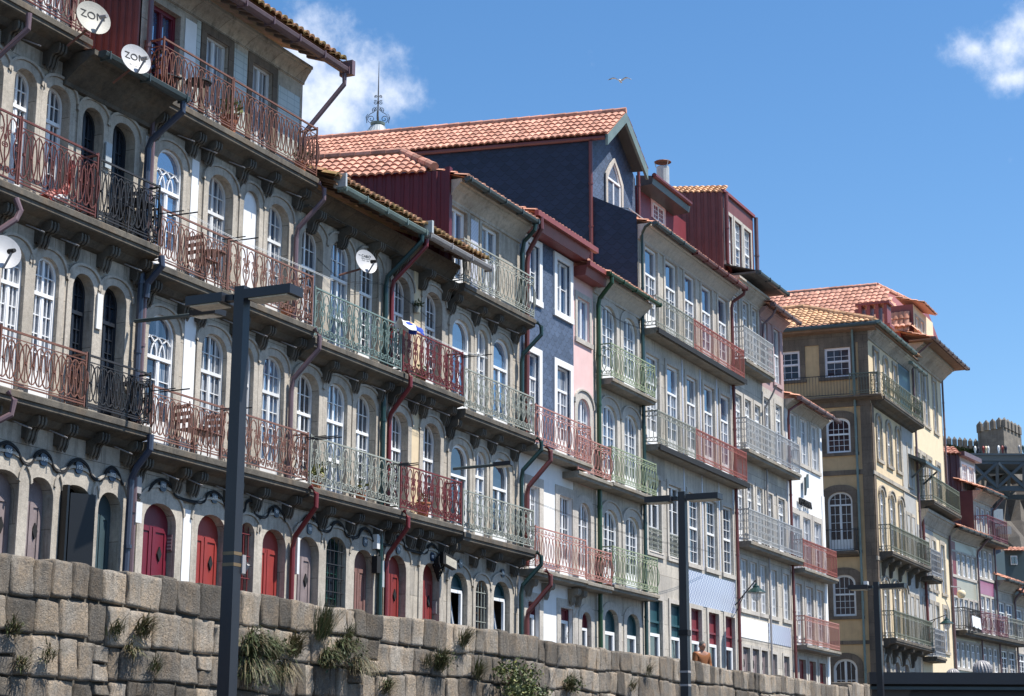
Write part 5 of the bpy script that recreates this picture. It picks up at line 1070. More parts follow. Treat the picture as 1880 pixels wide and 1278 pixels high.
plain_box(Nn, 'security_camera', -.5, -.34, 18.6, 18.95, 7.5, 7.72, 'white_old')
b = MB(); b.prism([(-dep, 19.0, 18.3), (-dep, 18.6, 18.36), (-dep, 18.56, 18.5), (-dep, 19.0, 18.5)], (dep+.4, 0, 0)); b.build('eave_board', 'slab_wood', Nn); b = MB(); b.tube([(-dep, 18.5, 18.52), (.5, 18.5, 18.52)], .09, 8); b.build('gutter', 'gutter_dark', Nn)
XF = None
b = MB(); b.quad((81.5, 19, ZS), (81.5, 19, 18.4), (81.5-.7, 29, 18.4), (81.5-.7, 29, ZS)); b.build('side_wall', 'render_yellow_shaded', Nn)
# roofs: low orange hip on N
hp = on_plane(1476, 566, PN+nN*1.9, nN); he = Vector((PN.x, PN.y, 18.6))-nN*.5
vN = Vector((nN.x*2.4, nN.y*2.4, hp.z-18.6)); sH = (Vector((hp.x, hp.y, 0))-PN).dot(dN)
tile_sheet(Nn, he+dN*(-.45), dN, vN, 11, vN.length, 'tile_orange', cw=.25, ch=.34, clip=lambda u, v: u > (sH+.45)*v/vN.length)
ridge(Nn, [Vector((PN.x, PN.y, 18.68))-nN*.45-dN*.4, Vector((hp.x, hp.y, hp.z+.06))], 'tile_orange', .12); ridge(Nn, [Vector((hp.x, hp.y, hp.z+.06)), Vector((hp.x, hp.y, hp.z+.06))+dN*7], 'tile_orange', .12)
vF = Vector((hp.x, hp.y, hp.z))-Vector((hp.x, 18.5, 18.6)); tile_sheet(Nn, (73.7, 18.45, 18.6), (1, 0, 0), (0, vF.y, vF.z), 8, vF.length, 'tile_orange', cw=.25, ch=.34, clip=lambda u, v: u > 2.3*v/vF.length)
gutter(Nn, 73.6, 80.2, 18.4, 18.58, 'gutter_green', .11); b = MB(); b.box(73.7, 81.4, 18.5, 19.0, 18.42, 18.5); b.build('eave_board', 'slab_wood', Nn); cornice(Nn, 74.1, 81.4, 17.95, 18.42, 18.6, 'granite')
gutter(Nn, 79.6, 82.6, 18.5, 18.05, 'gutter_green', .1)
cv = on_plane(1606, 583, PN+nN*2.3, nN); b = MB()
for k in range(4): p = cv+dN*(.55-k*.37); b.box(p.x-.35, p.x+.35, p.y-.07, p.y+.07, cv.z-.5, cv.z+.55)
b.box(cv.x-.4, cv.x+.4, cv.y-.75, cv.y+.75, cv.z+.5, cv.z+.6); b.box(cv.x-.4, cv.x+.4, cv.y-.75, cv.y+.75, cv.z-.55, cv.z-.4); b.build('roof_vent', 'box_red', Nn)
print('N', hp, sH, cv)

# --- O: cream house with broad eave and dormer
Oo = thing('terraced_house', 'tall cream house with broad tiled eave and dormer behind the yellow corner house', 'house', (84.5, 19, ZS))
FO = [(82.0, 82.65), (83.05, 83.75), (84.3, 85.0), (86.1, 86.8)]
std(Oo, 81.5, 87.9, [(ZS, 5.0, [(82.2, 82.9, ZS, 4.2, .3), (84.2, 85.0, ZS, 4.4, .3), (86.4, 87.1, ZS, 4.6, 0)], 'render_cream'), (5.0, 8.0, [(a, c, 5.6, 7.6, 0) for a, c in FO], 'render_cream'), (8.0, 11.4, [(a, c, 8.3, 10.6, 0) for a, c in FO], 'render_cream'), (11.4, 15.2, [(a, c, 12.3, 14.4, 0) for a, c in FO], 'render_cream'), (15.2, 19.3, [(a, c, 16.0, 18.5, 0) for a, c in FO], 'render_cream')], rec=.1)
body(Oo, 81.5, 87.9, ZS, 19.3, 'box_red', depth=9, skew=SKN)
for a, c in FO:
    for z0, z1 in ((5.6, 7.6), (8.3, 10.6), (12.3, 14.4), (16.0, 18.5)): window(Oo, a, c, z0, z1, 19.05, 0, nx=2, nz=4, sash=True, leaves=1, sur=dict(sw=.18, sp=.03, m='granite', sill=True))
door(Oo, 86.4, 87.1, ZS, 4.6, 19.08, 0, 'brown_frame', leaves=1, diamond=False); door(Oo, 82.2, 82.9, ZS, 4.2, 19.08, .3, 'door_mauve'); door(Oo, 84.2, 85.0, ZS, 4.4, 19.08, .3, 'door_mauve')
bal(Oo, 82.2, 87.9, 12.15, 'bar', 'i_olive', 1.05, y0=18.3, n=3); cornice(Oo, 82.2, 87.9, 11.0, 11.78, 18.6, 'granite'); plain_box(Oo, 'wall_panel', 81.52, 84.6, 18.985, 19.0, 5.2, 11.0, 'render_grey')
pipe(Oo, [(87.8, 18.9, 11.2), (87.8, 18.9, ZS)], 'pipe_plum', .07); pipe(Oo, [(82.3, 18.88, 11.8), (82.3, 18.88, 5.3)], 'pipe_oxide', .08); pipe(Oo, [(81.9, 18.0, 19.4), (81.75, 18.6, 18.9), (81.6, 18.86, 18.3), (81.6, 18.86, 8.9)], 'pipe_plum', .06); pipe(Oo, [(87.85, 18.9, 19), (87.85, 18.9, 12.5)], 'pipe_plum', .06)
cornice(Oo, 81.5, 87.95, 18.7, 19.35, 18.3, 'trim'); tile_sheet(Oo, (81.2, 17.8, 19.45), (1, 0, 0), (0, .96, .28), 7.4, 2.0, 'tile'); b = MB(); b.box(81.2, 88.4, 17.85, 18.9, 19.36, 19.42); b.build('eave_board', 'slab_wood', Oo); gutter(Oo, 81.2, 88.6, 17.76, 19.46, 'pipe_plum', .1)
# awning on brackets at the party line
b = MB(); aw = at_y(1668, 798, 18.9); b.prism([(80.4, 19, 13.9), (80.4, 18.2, 13.55), (80.4, 18.2, 13.68), (80.4, 19, 14.05)], (3.0, 0, 0)); o_ = b.build('door_awning', 'gutter_dark', Oo); 
for x in (80.8, 83.0): b = MB(); b.tube([(x, 18.95, 13.0), (x, 18.3, 13.55)], .05, 4); b.build('awning_bracket', 'gutter_dark', o_)
# red side wall, main roof with its ridge running back, dormer
PO = Vector((81.5, 19, 0)); q = PO+dN*9
corrugated(Oo, (q.x-.05, q.y), (81.45, 19.3), 17.5, 20.2, 20.2, 'box_red', .25, .03)
r0 = at_y(1610, 526, 21.2); sR = r0.y
e_ = Vector((81.3, 19.0, 20.1)); vO = Vector((r0.x-81.3, 0, r0.z-20.1))
print('O ridge', r0)
tile_sheet(Oo, e_-dN*.2, dN, vO, 12, vO.length, 'tile_pink', cw=.27, ch=.36, clip=lambda u, v: u > (r0.y-19)*v/vO.length)
ridge(Oo, [r0+Vector((0, 0, .06)), r0+Vector((0, 0, .06))+dN*9], 'tile_pink', .13); 
zf0 = 19.9; vF = Vector((0, r0.y-18.6, r0.z-zf0)); tile_sheet(Oo, (81.2, 18.6, zf0), (1, 0, 0), vF, 7.2, vF.length, 'tile', cw=.27, ch=.36, clip=lambda u, v: 3.66*v/vF.length < u < 7.2-3.54*v/vF.length)
hA = Vector((87.2, 19.3, 22.25)); b = MB(); b.poly([(81.5, 18.75, 20.0), (88.2, 18.75, 20.0), hA, r0+Vector((0, 0, -.02))]); b.poly([hA, (88.2, 18.75, 20.0), (87.9, 26, 20.0), r0+Vector((.5, 5, -.05)), r0+Vector((0, 0, -.03))]); b.build('roof', 'box_red', Oo); ridge(Oo, [r0+Vector((0, 0, .06)), hA+Vector((.1, 0, .05))], 'tile', .13)
d0, d1 = at_y(1672, 600, 18.9), at_y(1702, 600, 18.9); dt = at_y(1680, 548, 18.9)
print('dormer', d0, d1, dt)
dz0, dz1 = 19.8, at_y(1690, 560, 18.6).z-.15
facade('dormer_wall', Oo, d0.x, d1.x+.6, dz0, dz1, [(d0.x+.35, d0.x+.95, 20.2, dz1-.5, 0), (d0.x+1.3, d0.x+1.9, 20.2, dz1-.5, 0)], 'render_cream', 18.75, .08)
for k in (.35, 1.3): window(Oo, d0.x+k, d0.x+k+.6, 20.2, dz1-.5, 18.79, 0, nx=1, nz=3, sur=dict(sw=.1, sp=.03, m='trim', sill=True), ysur=18.75)
b = MB(); b.quad((d0.x, 18.75, dz0), (d0.x, 18.75, dz1), (d0.x, 21.5, dz1), (d0.x, 21.5, dz0)); b.build('dormer_side', 'box_red', Oo); tile_sheet(Oo, (d0.x-.1, 18.25, dz1), (1, 0, 0), (0, .95, .3), 2.9, 1.4, 'tile', cw=.25); tile_sheet(Oo, (d0.x-.35, 18.9, dz0+.1), (0, 1, 0), (.25, 0, .97), 2.0, dz1-dz0-.3, 'tile', cw=.25)

# ------------------------------------------------------------------ the far end of the row, which turns towards the river
ROT = math.radians(-6); dF = Vector((math.cos(ROT), math.sin(ROT), 0)); nF = Vector((-math.sin(ROT), math.cos(ROT), 0)); PF = Vector((88.0, 18.95, 0))
XFF = Matrix.Translation(PF) @ Matrix(((dF.x, nF.x, 0, 0), (dF.y, nF.y, 0, 0), (0, 0, 1, 0), (0, 0, 0, 1))) @ Matrix.Translation((0, -19, 0))
def fs(px, py): v = on_plane(px, py, PF, nF); return (v-PF).dot(dF), v.z
FQ = [(1748, 1756), (1758, 1766), (1767, 1775), (1777, 1784), (1786, 1793)]
def rng(L, py): return [(fs(a, py)[0], fs(c, py)[0]) for a, c in L]
zQ = lambda px, py: fs(px, py)[1]
print('far', fs(1742, 1100), fs(1797, 1100), fs(1828, 1100), fs(1858, 1100), fs(1880, 1100), 'z', [round(zQ(1770, y), 2) for y in (985, 1020, 1055, 1100, 1140, 1160, 1175, 1215)], [round(zQ(1810, y), 2) for y in (900, 960, 1000, 1015, 1060, 1090, 1140, 1170, 1210)])
XF = XFF
x0, x1, x2, x3, x4 = -.2, fs(1796, 1100)[0], fs(1828, 1100)[0], fs(1860, 1100)[0], fs(1900, 1100)[0]
def far_house(label, a, c, rows, wall, nwin, eave, roofm, bm='render_grey'):
    r = thing('terraced_house', label, 'house', tuple(PF+dF*((a+c)/2)+Vector((0, 0, ZS))))
    wd = (c-a-.3)/nwin
    for (z0, z1, s0, s1, mm) in rows:
        ops = [(a+.25+wd*k+.12, a+.25+wd*(k+1)-.12, s0, s1, 0) for k in range(nwin)]
        facade('wall', r, a, c, z0, z1, ops, mm or wall, 19.0, .1)
        for (l, q, _, _, _) in ops: window(r, l, q, s0, s1, 19.04, 0, nx=1, nz=3, tr=(s1-s0)*.32, tn=(2, 1), gl='g_sky' if z0 > 6 else 'g_dark', fw=.07, sur=dict(sw=.1, sp=.02, m='trim_light', sill=True))
    body(r, a, c, ZS, eave, bm)
    cornice(r, a, c+.1, eave-.5, eave, 18.5, 'trim'); tile_sheet(r, (a-.2, 18.35, eave+.04), (1, 0, 0), (0, .93, .37), c-a+.6, 2.4, roofm, cw=.25)
    gutter(r, a-.2, c+.4, 18.3, eave, 'gutter_dark', .09); pipe(r, [(c-.05, 18.3, eave-.1), (c-.1, 18.85, eave-.7), (c-.1, 18.88, eave-.9), (c-.1, 18.88, ZS)], 'pipe_plum', .06)
    return r
Q = far_house('far house with olive tiled front and wide stone cornice left of plum tiled one', x0, x1, [(ZS, 6.5, 5.0, 6.2, None), (6.5, 8.9, 6.85, 8.3, None), (8.9, 11.2, 9.4, 10.5, None)], 'far_olive' if 'far_olive' in MT else MT.setdefault('far_olive', azulejo('olive_facing_tiles', (.40, .38, .30), (.3, .29, .24), .2, 2)) and 'far_olive', 5, 11.55, 'tile')
plain_box(Q, 'wall_panel', x0+.02, x0+.9, 18.985, 19.0, 8.4, 11.0, 'maroon')
R_ = far_house('far house with a plum tiled band and five storeys under a dark metal attic', x1, x2, [(ZS, 6.5, 5.0, 6.2, None), (6.5, 8.9, 6.85, 8.7, None), (8.9, 11.3, 9.65, 11.05, None), (11.3, 13.6, 11.6, 13.2, None)], 'granite_light', 3, 13.95, 'tile', 'purple_metal')
MT['plum_tiles'] = azulejo('plum_facing_tiles', (.36, .13, .22), (.28, .1, .17), .2, 2); plain_box(R_, 'tile_panel', x1+.1, x2-.15, 18.985, 19.0, 8.82, 9.5, 'plum_tiles')
S_ = far_house('low far house with long orange tiled roof beside the plum tiled house', x2, x3, [(ZS, 6.5, 5.0, 6.2, None), (6.5, 9.3, 7.0, 8.65, None)], 'granite_light', 2, 9.7, 'tile')
T_ = far_house('farthest low house at the right edge under a tiled roof', x3, x4+3, [(ZS, 6.5, 5.0, 6.2, None), (6.5, 8.8, 7.0, 8.5, None)], 'granite_light', 5, 9.2, 'tile')
for r, a, c, z, kd, m in ((Q, x0+.2, x1-1.5, 6.72, 'bar', 'i_black'), (Q, x1-1.5, x1, 6.72, 'circ', 'i_plum'), (R_, x1, x2, 6.72, 'circ', 'i_plum'), (S_, x2, x3, 6.72, 'bar', 'i_grey')): bal(r, a, c, z, kd, m, 1.0, mould=False, y0=18.4, n=3, th=.25)
bal(R_, x1+.1, x2+.5, 11.5, 'bar', 'i_plum', 1.1, mould=False, y0=18.3, n=3)
# attic of R: plum metal tower with pale windows and pale red roof
zt = 15.95
corrugated(R_, (x1-3.2, 24.5), (x1+.1, 19.6), 11.6, zt+.1, zt-.15, 'purple_metal', .3, .04)
facade('attic_wall', R_, x1+.1, x2-.3, 13.7, zt-.15, [(x1+.35, x1+1.15, 14.1, zt-.55, 0), (x1+1.4, x1+2.2, 14.1, zt-.55, 0)], 'render_grey', 19.6, .08)
for k in (.35, 1.4): window(R_, x1+k, x1+k+.8, 14.1, zt-.55, 19.63, 0, nx=2, nz=4, sur=dict(sw=.12, sp=.02, m='white_old', sill=True), ysur=19.6)
b = MB(); b.quad((x2-.3, 19.6, 13.7), (x2-.3, 19.6, zt-.15), (x2-.3, 24, zt-.15), (x2-.3, 24, 13.7)); b.build('attic_side_wall', 'purple_metal', R_)
tile_sheet(R_, (x1, 19.5, zt-.12), (-.58, .81, .01), (.75, .45, .4), 6, 1.6, 'tile_pink', cw=.26); plain_box(R_, 'parapet_cap', x1, x2-.1, 19.3, 19.6, zt-.2, zt+.02, 'pipe_plum')
XF = None
# signal box, lamps and washing out there are further below

# ------------------------------------------------------------------ bridge, castle and cliff far behind
HR = Vector((_r.x, _r.y, 0)).normalized(); HF = Vector((_h.x, _h.y, 0)).normalized(); UZ = Vector((0, 0, 1))
def fb(b, px0, py0, px1, py1, D, dp, off=0):
    a, c = at_d(px0, py1, D), at_d(px1, py0, D); ce = (a+c)/2; b.obox(ce+HF*(dp/2+off), HR, HF, UZ, abs((c-a).dot(HR))/2, dp/2, abs(c.z-a.z)/2)
D = 350
cb = MB(); rndc = random.Random(5)
gx, gy_ = 26, 12; pts = {}
for i in range(gx+1):
    for j in range(gy_+1):
        px, py = 1690+(2150-1690)*i/gx, 845+(1270-845)*j/gy_; p = at_d(px, py, 400-70*j/gy_)+HF*rndc.uniform(-5, 5)+HR*rndc.uniform(-1, 1); pts[i, j] = len(cb.v); cb.v.append(tuple(p))
for i in range(gx):
    for j in range(gy_): cb.f.append([pts[i, j], pts[i, j+1], pts[i+1, j+1], pts[i+1, j]]); cb.t.append(.5); cb.m.append(0)
structure('cliff_hill', cb, 'cliff')
br = thing('steel_bridge', 'dark steel truss bridge crossing at the far right', 'bridge', tuple(at_d(1830, 890, D)))
b = MB(); fb(b, 1772, 836, 2100, 846, D, 12); fb(b, 1772, 834, 2100, 836, D, .3, -.4); b.build('bridge_deck', 'teal_bridge', br)
b = MB(); fb(b, 1780, 846, 2100, 852, D, 1); fb(b, 1780, 893, 2100, 901, D, 1); fb(b, 1780, 846, 2100, 852, D, 1, 11); fb(b, 1780, 893, 2100, 901, D, 1, 11); b.build('chord', 'teal_bridge', br)
for (pa, qa, pb_, qb) in [(1831, 850, 1831, 895), (1880, 850, 1880, 895), (1832, 850, 1880, 895), (1832, 895, 1880, 850), (1782, 895, 1831, 850), (1782, 850, 1831, 895), (1880, 850, 1930, 895), (1880, 895, 1930, 850)]:
    for off in (0, 11):
        b = MB(); b.tube([at_d(pa, qa, D)+HF*off, at_d(pb_, qb, D)+HF*off], 0.38, 4); b.build('truss_member', 'teal_bridge', br)
ct = thing('castle_tower', 'square stone castle tower with pointed battlements above the bridge', 'tower', tuple(at_d(1840, 835, 385)))
b = MB(); P0, P1, P2 = at_d(1797, 835, 385), at_d(1845, 835, 379), at_d(1877, 835, 389); zt = at_d(1820, 792, 385).z; zb = P0.z-5
b.quad((P0.x, P0.y, zb), (P1.x, P1.y, zb), (P1.x, P1.y, zt), (P0.x, P0.y, zt)); b.quad((P1.x, P1.y, zb), (P2.x, P2.y, zb), (P2.x, P2.y, zt), (P1.x, P1.y, zt)); P3 = P0+P2-P1; b.quad((P0.x, P0.y, zb), (P0.x, P0.y, zt), (P3.x, P3.y, zt), (P3.x, P3.y, zb)); b.quad((P2.x, P2.y, zb), (P3.x, P3.y, zb), (P3.x, P3.y, zt), (P2.x, P2.y, zt)); b.quad((P0.x, P0.y, zt-1.3), (P1.x, P1.y, zt-1.3), (P2.x, P2.y, zt-1.3), (P3.x, P3.y, zt-1.3)); b.build('wall', 'castle', ct)
def merlon(root, c, ax, w, h, th, m='castle'):
    b = MB(); ay = UZ.cross(ax); b.obox(c+UZ*(h*.35), ax, ay, UZ, w/2, th/2, h*.35)
    T = c+UZ*h; q = [c+UZ*(h*.7)+ax*(s*w/2)+ay*(t*th/2) for s, t in ((-1, -1), (1, -1), (1, 1), (-1, 1))]; b.add(q+[T], [(0, 1, 4), (1, 2, 4), (2, 3, 4), (3, 0, 4)]); b.build('merlon', m, root)
for (A_, B_, n) in ((P0, P1, 4), (P1, P2, 5), (P0, P3, 3)):
    ax = Vector((B_.x-A_.x, B_.y-A_.y, 0)); L = ax.length; ax.normalize()
    for k in range(n): p = Vector((A_.x, A_.y, zt))+ax*(L*(k+.42)/n); merlon(ct, p, ax, L/n*.62, 2.3, .7)
cw = thing('castle_wall', 'long castle wall topped by a row of pointed merlons left of the tower', 'wall', tuple(at_d(1760, 830, 390)))
b = MB(); fb(b, 1700, 818, 1797, 850, 390, 2.5); b.build('wall', 'castle', cw)
for px in (1706, 1716, 1725, 1734, 1743, 1753, 1763, 1772, 1782, 1792): merlon(cw, at_d(px, 819+(px-1730)*.1, 390), HR, .85, 2.4, .7)
hb = MB(); rndh = random.Random(9)
for k in range(2600):
    px = rndh.uniform(1700, 1800); py = 818+max(0, (px-1735))*.22+rndh.uniform(0, 24)*rndh.random()+rndh.gauss(0, 1.5); p = at_d(px, py, 386+rndh.uniform(-2, 1)); s_ = rndh.uniform(.2, .55); a = Vector((rndh.gauss(0, 1), rndh.gauss(0, 1), rndh.gauss(0, 1))).normalized(); c = a.cross(Vector((rndh.random(), rndh.random(), 1))).normalized(); hb.tv = rndh.random(); hb.poly([p-a*s_, p+c*s_*.5, p+a*s_, p-c*s_*.5])
tag(hb.build('ivy_hedge', 'hedge'), 'dark ivy covering the foot of the castle wall', 'hedge', kind='stuff')
cl_ = thing('lift_tower', 'grey blue lift tower with a small balcony against the cliff', 'tower', tuple(at_d(1826, 1050, 150)))
b = MB(); fb(b, 1815, 930, 1838, 1095, 150, 1.5); b.build('shaft', 'pipe_navy', cl_); b = MB(); fb(b, 1832, 934, 1842, 968, 148, 1.2); b.build('lift_cabin', 'zinc', cl_); b = MB(); fb(b, 1836, 966, 1857, 981, 149, 1.5); b.build('balcony', 'gutter_grey', cl_)
hs_ = thing('hill_house', 'small blue green house with one pale window at the foot of the cliff', 'house', tuple(at_d(1862, 1060, 140)))
b = MB(); fb(b, 1846, 1010, 1892, 1095, 140, 5); b.build('wall', 'gutter_dark', hs_); b = MB(); fb(b, 1856, 1020, 1868, 1037, 139.9, .1); w_ = b.build('window', 'white', hs_); b = MB(); fb(b, 1857.5, 1022, 1861.3, 1035, 139.8, .1); fb(b, 1862.7, 1022, 1866.5, 1035, 139.8, .1); b.build('pane', 'g_dark', w_)
p_ = at_d(1844, 1011, 139.5); tile_sheet(hs_, p_, HR, HF*.9+UZ*.35, 1.9, 1.2, 'tile', cw=.3)

# ------------------------------------------------------------------ cupola with iron finial behind the roofs
cu = at_d(693, 247, 120); k_ = 120/F_PX
cp = thing('zinc_cupola', 'pale zinc cupola with scrolled iron finial rising behind the tiled roof', 'cupola', tuple(cu), local=True)
b = MB(); b.lathe([(44*k_, -26*k_), (24*k_, -3*k_), (13*k_, 15*k_), (10*k_, 17*k_)], n=24)
for i in range(24): a = 2*math.pi*i/24; b.tube([(r*k_*math.cos(a), r*k_*math.sin(a), z*k_) for r, z in ((44, -26), (24, -3), (13, 15))], .025, 4)
b.build('dome', 'zinc', cp)
b = MB(); b.lathe([(9*k_, 16*k_), (13*k_, 18*k_), (14*k_, 22*k_), (10*k_, 22*k_), (0, 21*k_)], n=20); b.build('crown_ring', 'gutter_green', cp)
b = MB(); b.tube([(0, 0, 20*k_), (0, 0, 80*k_), (0, 0, 143*k_)], .06, 6, taper=[1, .8, .2])
for q in range(2):
    for s in (-1, 1):
        R3 = lambda u, v: (HR*(u*s*k_)+UZ*(v*k_)) if q == 0 else (HF*(u*s*k_)+UZ*(v*k_))
        for (cx, cz, r, a0, sg_) in ((12, 30, 7.5, -1.2, 1), (6, 48, 5, -1, 1), (5, 62, 4.5, 1, 1), (4, 74, 3, -1, 1)): b.tube([R3(u, v) for u, v in spiral(cx, cz, r, a0, 1.4, 18)], .024, 4)
        b.tube([R3(u, v) for u, v in ((20, 22), (21, 32), (14, 40), (7, 44), (3, 54))], .024, 4); b.tube([R3(u, v) for u, v in ((20, 24), (22, 34), (18, 40))], .022, 4)
b.build('finial', 'i_black', cp)
# ------------------------------------------------------------------ lamp posts on the quay
def lamp_post(label, x, ztop):
    y = 11.2; r = thing('street_lamp', label, 'lamp post', (x, y, -1.6), 'lamp posts along the quay', local=True); H = ztop+1.6
    b = MB(); a0, a1 = .082, .064
    b.add([(-a0, -a0, 0), (a0, -a0, 0), (a0, a0, 0), (-a0, a0, 0), (-a1, -a1, H), (a1, -a1, H), (a1, a1, H), (-a1, a1, H)], [(0, 3, 2, 1), (4, 5, 6, 7), (0, 1, 5, 4), (1, 2, 6, 5), (2, 3, 7, 6), (3, 0, 4, 7)]); b.box(-.2, .2, -.2, .2, 0, .04); b.build('pole', 'post', r)
    b = MB(); b.box(-.092, .092, -.092, .092, .04, 2.36); b.build('base_sleeve', 'post', r); b = MB(); b.box(-.098, -.092, -.05, .05, .6, 1.2); b.build('access_door', 'black', r)
    for s in (1, -1):
        h = MB(); y0, y1 = (.19, .68) if s > 0 else (-.7, -.1); z = H-.12; h.box(-.12, .15, y0, y1, z-.045, z+.06); hd = h.build('lamp_head', 'post', r)
        l = MB(); l.box(-.1, .14, y0+.05, y1-.05, z-.06, z-.047); l.build('lens', 'lens', hd)
        a = MB(); a.box(-.05, .05, *((.09, .24) if s > 0 else (-.14, -.09)), z-.03, z+.04); a.build('arm', 'post', r)
    return r
L1 = lamp_post('nearest tall square dark lamp post in front of the red doors', 16.36, 5.25)
L2 = lamp_post('middle lamp post standing beside the man at the wall', 30.27, 4.88)
L3 = lamp_post('farthest lamp post in front of the yellow corner house', 43.58, 4.53)
MT['strap'] = paint('dull_strap', (.17, .115, .055), .5, .2, .3)
def straps(root, zs, m, w):
    for z in zs:
        b = MB(); b.box(-w, w, -w, w, z-.018, z+.018); b.build('strap', m, root)
straps(L1, (1.6+2.285, 1.6+2.165), 'strap', .075); straps(L2, (1.6+1.73, 1.6+1.5), 'gutter_grey', .078)
b = MB(); b.box(.07, .135, -.09, .0, 3.68, 3.88); b.tube([(.135, -.05, 3.86), (.19, -.08, 3.78), (.17, -.02, 3.68)], .025, 6); b.build('bracket', 'gutter_grey', L1)
b = MB(); b.box(-.085, .085, -.085, .085, 3.95, 4.05); b.build('strap', 'black', L2)

# ------------------------------------------------------------------ lamps on the fronts
def arm_lamp(label, p0, p1):
    r = thing('wall_lamp', label, 'wall lamp', tuple(p0), 'flat lamps on long wall arms', local=True); p0, p1 = Vector(p0), Vector(p1); d = (p1-p0)
    b = MB(); b.tube([(0, 0, 0), d*.74], .035, 6); b.build('arm', 'gutter_dark', r)
    ax = d.normalized(); sd = ax.cross(UZ).normalized(); up = sd.cross(ax); b = MB(); b.obox(d*.87, ax, sd, up, d.length*.15, .13, .045); h = b.build('lamp_head', 'post', r); b = MB(); b.obox(d*.87-up*.053, ax, sd, up, d.length*.12, .1, .008); b.build('lens', 'lens', h)
q0 = at_y(248, 590, 18.85); arm_lamp('flat grey lamp on a long arm beside the gothic window', q0, at_y(402, 573, 16.9))
q0 = at_y(832, 861, 18.95); arm_lamp('flat grey lamp on a long arm at the edge of the teal windowed house', q0, at_y(938, 851, 17.6))
def lantern(label, px, py, Y, ppx, ppy, Y0=18.95):
    c = at_y(px, py, Y); r = thing('wall_lantern', label, 'lantern', tuple(c), 'old lanterns on iron brackets', local=True); a = at_y(ppx, ppy, Y0)-c
    b = MB(); b.tube([a, Vector((0, 0, .34))], .022, 5); b.tube([a-UZ*.25, a*.6+UZ*.1], .015, 5); b.tube([(0, 0, .34), (0, 0, .2)], .02, 5); b.build('bracket', 'i_black', r)
    b = MB(); b.lathe([(0, .24), (.04, .23), (.05, .18), (.1, .16), (.11, .1), (.16, .07), (.31, -.04), (.32, -.06), (.3, -.06), (.0, .02)], n=20); b.build('hood', 'pipe_green', r)
    b = MB(); b.lathe([(.17, -.06), (.16, -.2), (.08, -.3), (0, -.32)], n=16); b.build('globe', 'glow', r)
m_, t_, p_ = new_mat('clear_globe'); p_.inputs['Base Color'].default_value = (.7, .72, .74, 1); p_.inputs['Roughness'].default_value = .1; p_.inputs['Alpha'].default_value = .45; MT['glow'] = m_
lantern('dark green lantern on the house with the silver railings', 1388, 1085, 18.0, 1350, 1111); lantern('dark green lantern beside the far olive tiled house', 1738, 1143, 17.8, 1703, 1142, 18.9)
b = MB(); g_ = at_y(1799, 1082, 18.2) if False else on_plane(1765, 1091, PF-nF*.6, nF); gl_ = thing('globe_lamp', 'pale round globe lamp on the far house with olive tiles', 'lamp', tuple(g_), local=True); b.lathe([(0, .2), (.13, .18), (.2, .07), (.2, -.05), (.13, -.17), (0, -.2)], n=18); b.build('globe', 'render_cream', gl_, smooth=True); b = MB(); b.tube([(-.9, .3, .3), (0, .05, .32), (0, 0, .2)], .03, 5); b.build('bracket', 'gutter_grey', gl_)

# ------------------------------------------------------------------ satellite dishes
def dish(label, c, r, face, m='dish', logo=None, small=(), arm=True, pole=None):
    c = Vector(c); n = Vector(face).normalized(); up = (UZ-n*n.z).normalized(); sd = up.cross(n).normalized()      # sd points to the dish's left as one faces it reversed
    sd = -sd if sd.dot(RGT) < 0 else sd
    root = thing('satellite_dish', label, 'satellite dish', tuple(c), 'satellite dishes on the fronts', local=True)
    def P(x, y, z): return sd*x+up*y+n*z
    b = MB(); R_, S_ = 7, 28; vs = []; fs_ = []
    for side_ in (0, 1):
        for i in range(R_+1):
            for k in range(S_): rr = r*i/R_; a = 2*math.pi*k/S_; vs.append(P(rr*math.cos(a)*.94, rr*math.sin(a), .16*r*((i/R_)**2-1)-(.012 if side_ else 0)))
    o = (R_+1)*S_
    for i in range(R_):
        for k in range(S_): q = (i*S_+k, i*S_+(k+1) % S_, (i+1)*S_+(k+1) % S_, (i+1)*S_+k); fs_ += [q, tuple(o+j for j in q[::-1])]
    for k in range(S_): fs_.append((R_*S_+k, R_*S_+(k+1) % S_, o+R_*S_+(k+1) % S_, o+R_*S_+k))
    b.add(vs, fs_); b.build('reflector', m, root, smooth=False)
    b = MB(); tip = P(.28*r, -.28*r, .62*r); b.tube([P(-.02*r, -.98*r, 0), tip], .018, 5); b.build('feed_arm', 'gutter_grey', root)
    b = MB(); ax = (P(0, 0, -.16*r)-tip).normalized(); b.tube([tip-ax*.05, tip+ax*.09], .038, 8, taper=[.8, 1.1]); b.build('receiver', 'black' if logo != 'ZON' else 'gutter_grey', root)
    b = MB(); b.tube([P(0, -.1*r, -.16*r-.01), P(0, -.3*r, -.5*r), (pole if pole is not None else P(0, -1.3*r, -.7*r))], .022, 6); b.build('mount', 'i_rust', root)
    def lay(s, size, x, y, col):
        mm = Matrix((sd, up, n)).transposed().to_4x4(); mm.translation = P(x, y, 0); text(root, s, size, None, col, mat4=mm, ext=.001, bend=lambda u, v: .16*r*((((x+u)**2+(y+v)**2)/r**2)-1)+.006)
    if logo: lay(logo, .62*r if logo == 'ZON' else .3*r, 0 if logo == 'ZON' else .1*r, .18*r if logo == 'ZON' else .5*r, 'black')
    for s, size, x, y in small: lay(s, size*r, x*r, y*r, 'gutter_dark')
    return root
FC = Vector((-.42, -.87, .28))
dish('beige dish with dark lettering behind the top left railing', at_y(172, 32, 17.9), .315, FC, 'dish_b', 'ZON', pole=Vector((0, .5, -.4)))
dish('grey dish with dark lettering above the dark gutter', at_y(250, 108, 17.85), .285, FC, 'dish', 'ZON', small=(('TV Cabo', .17, -.1, -.42),), pole=Vector((0, .45, -.35)))
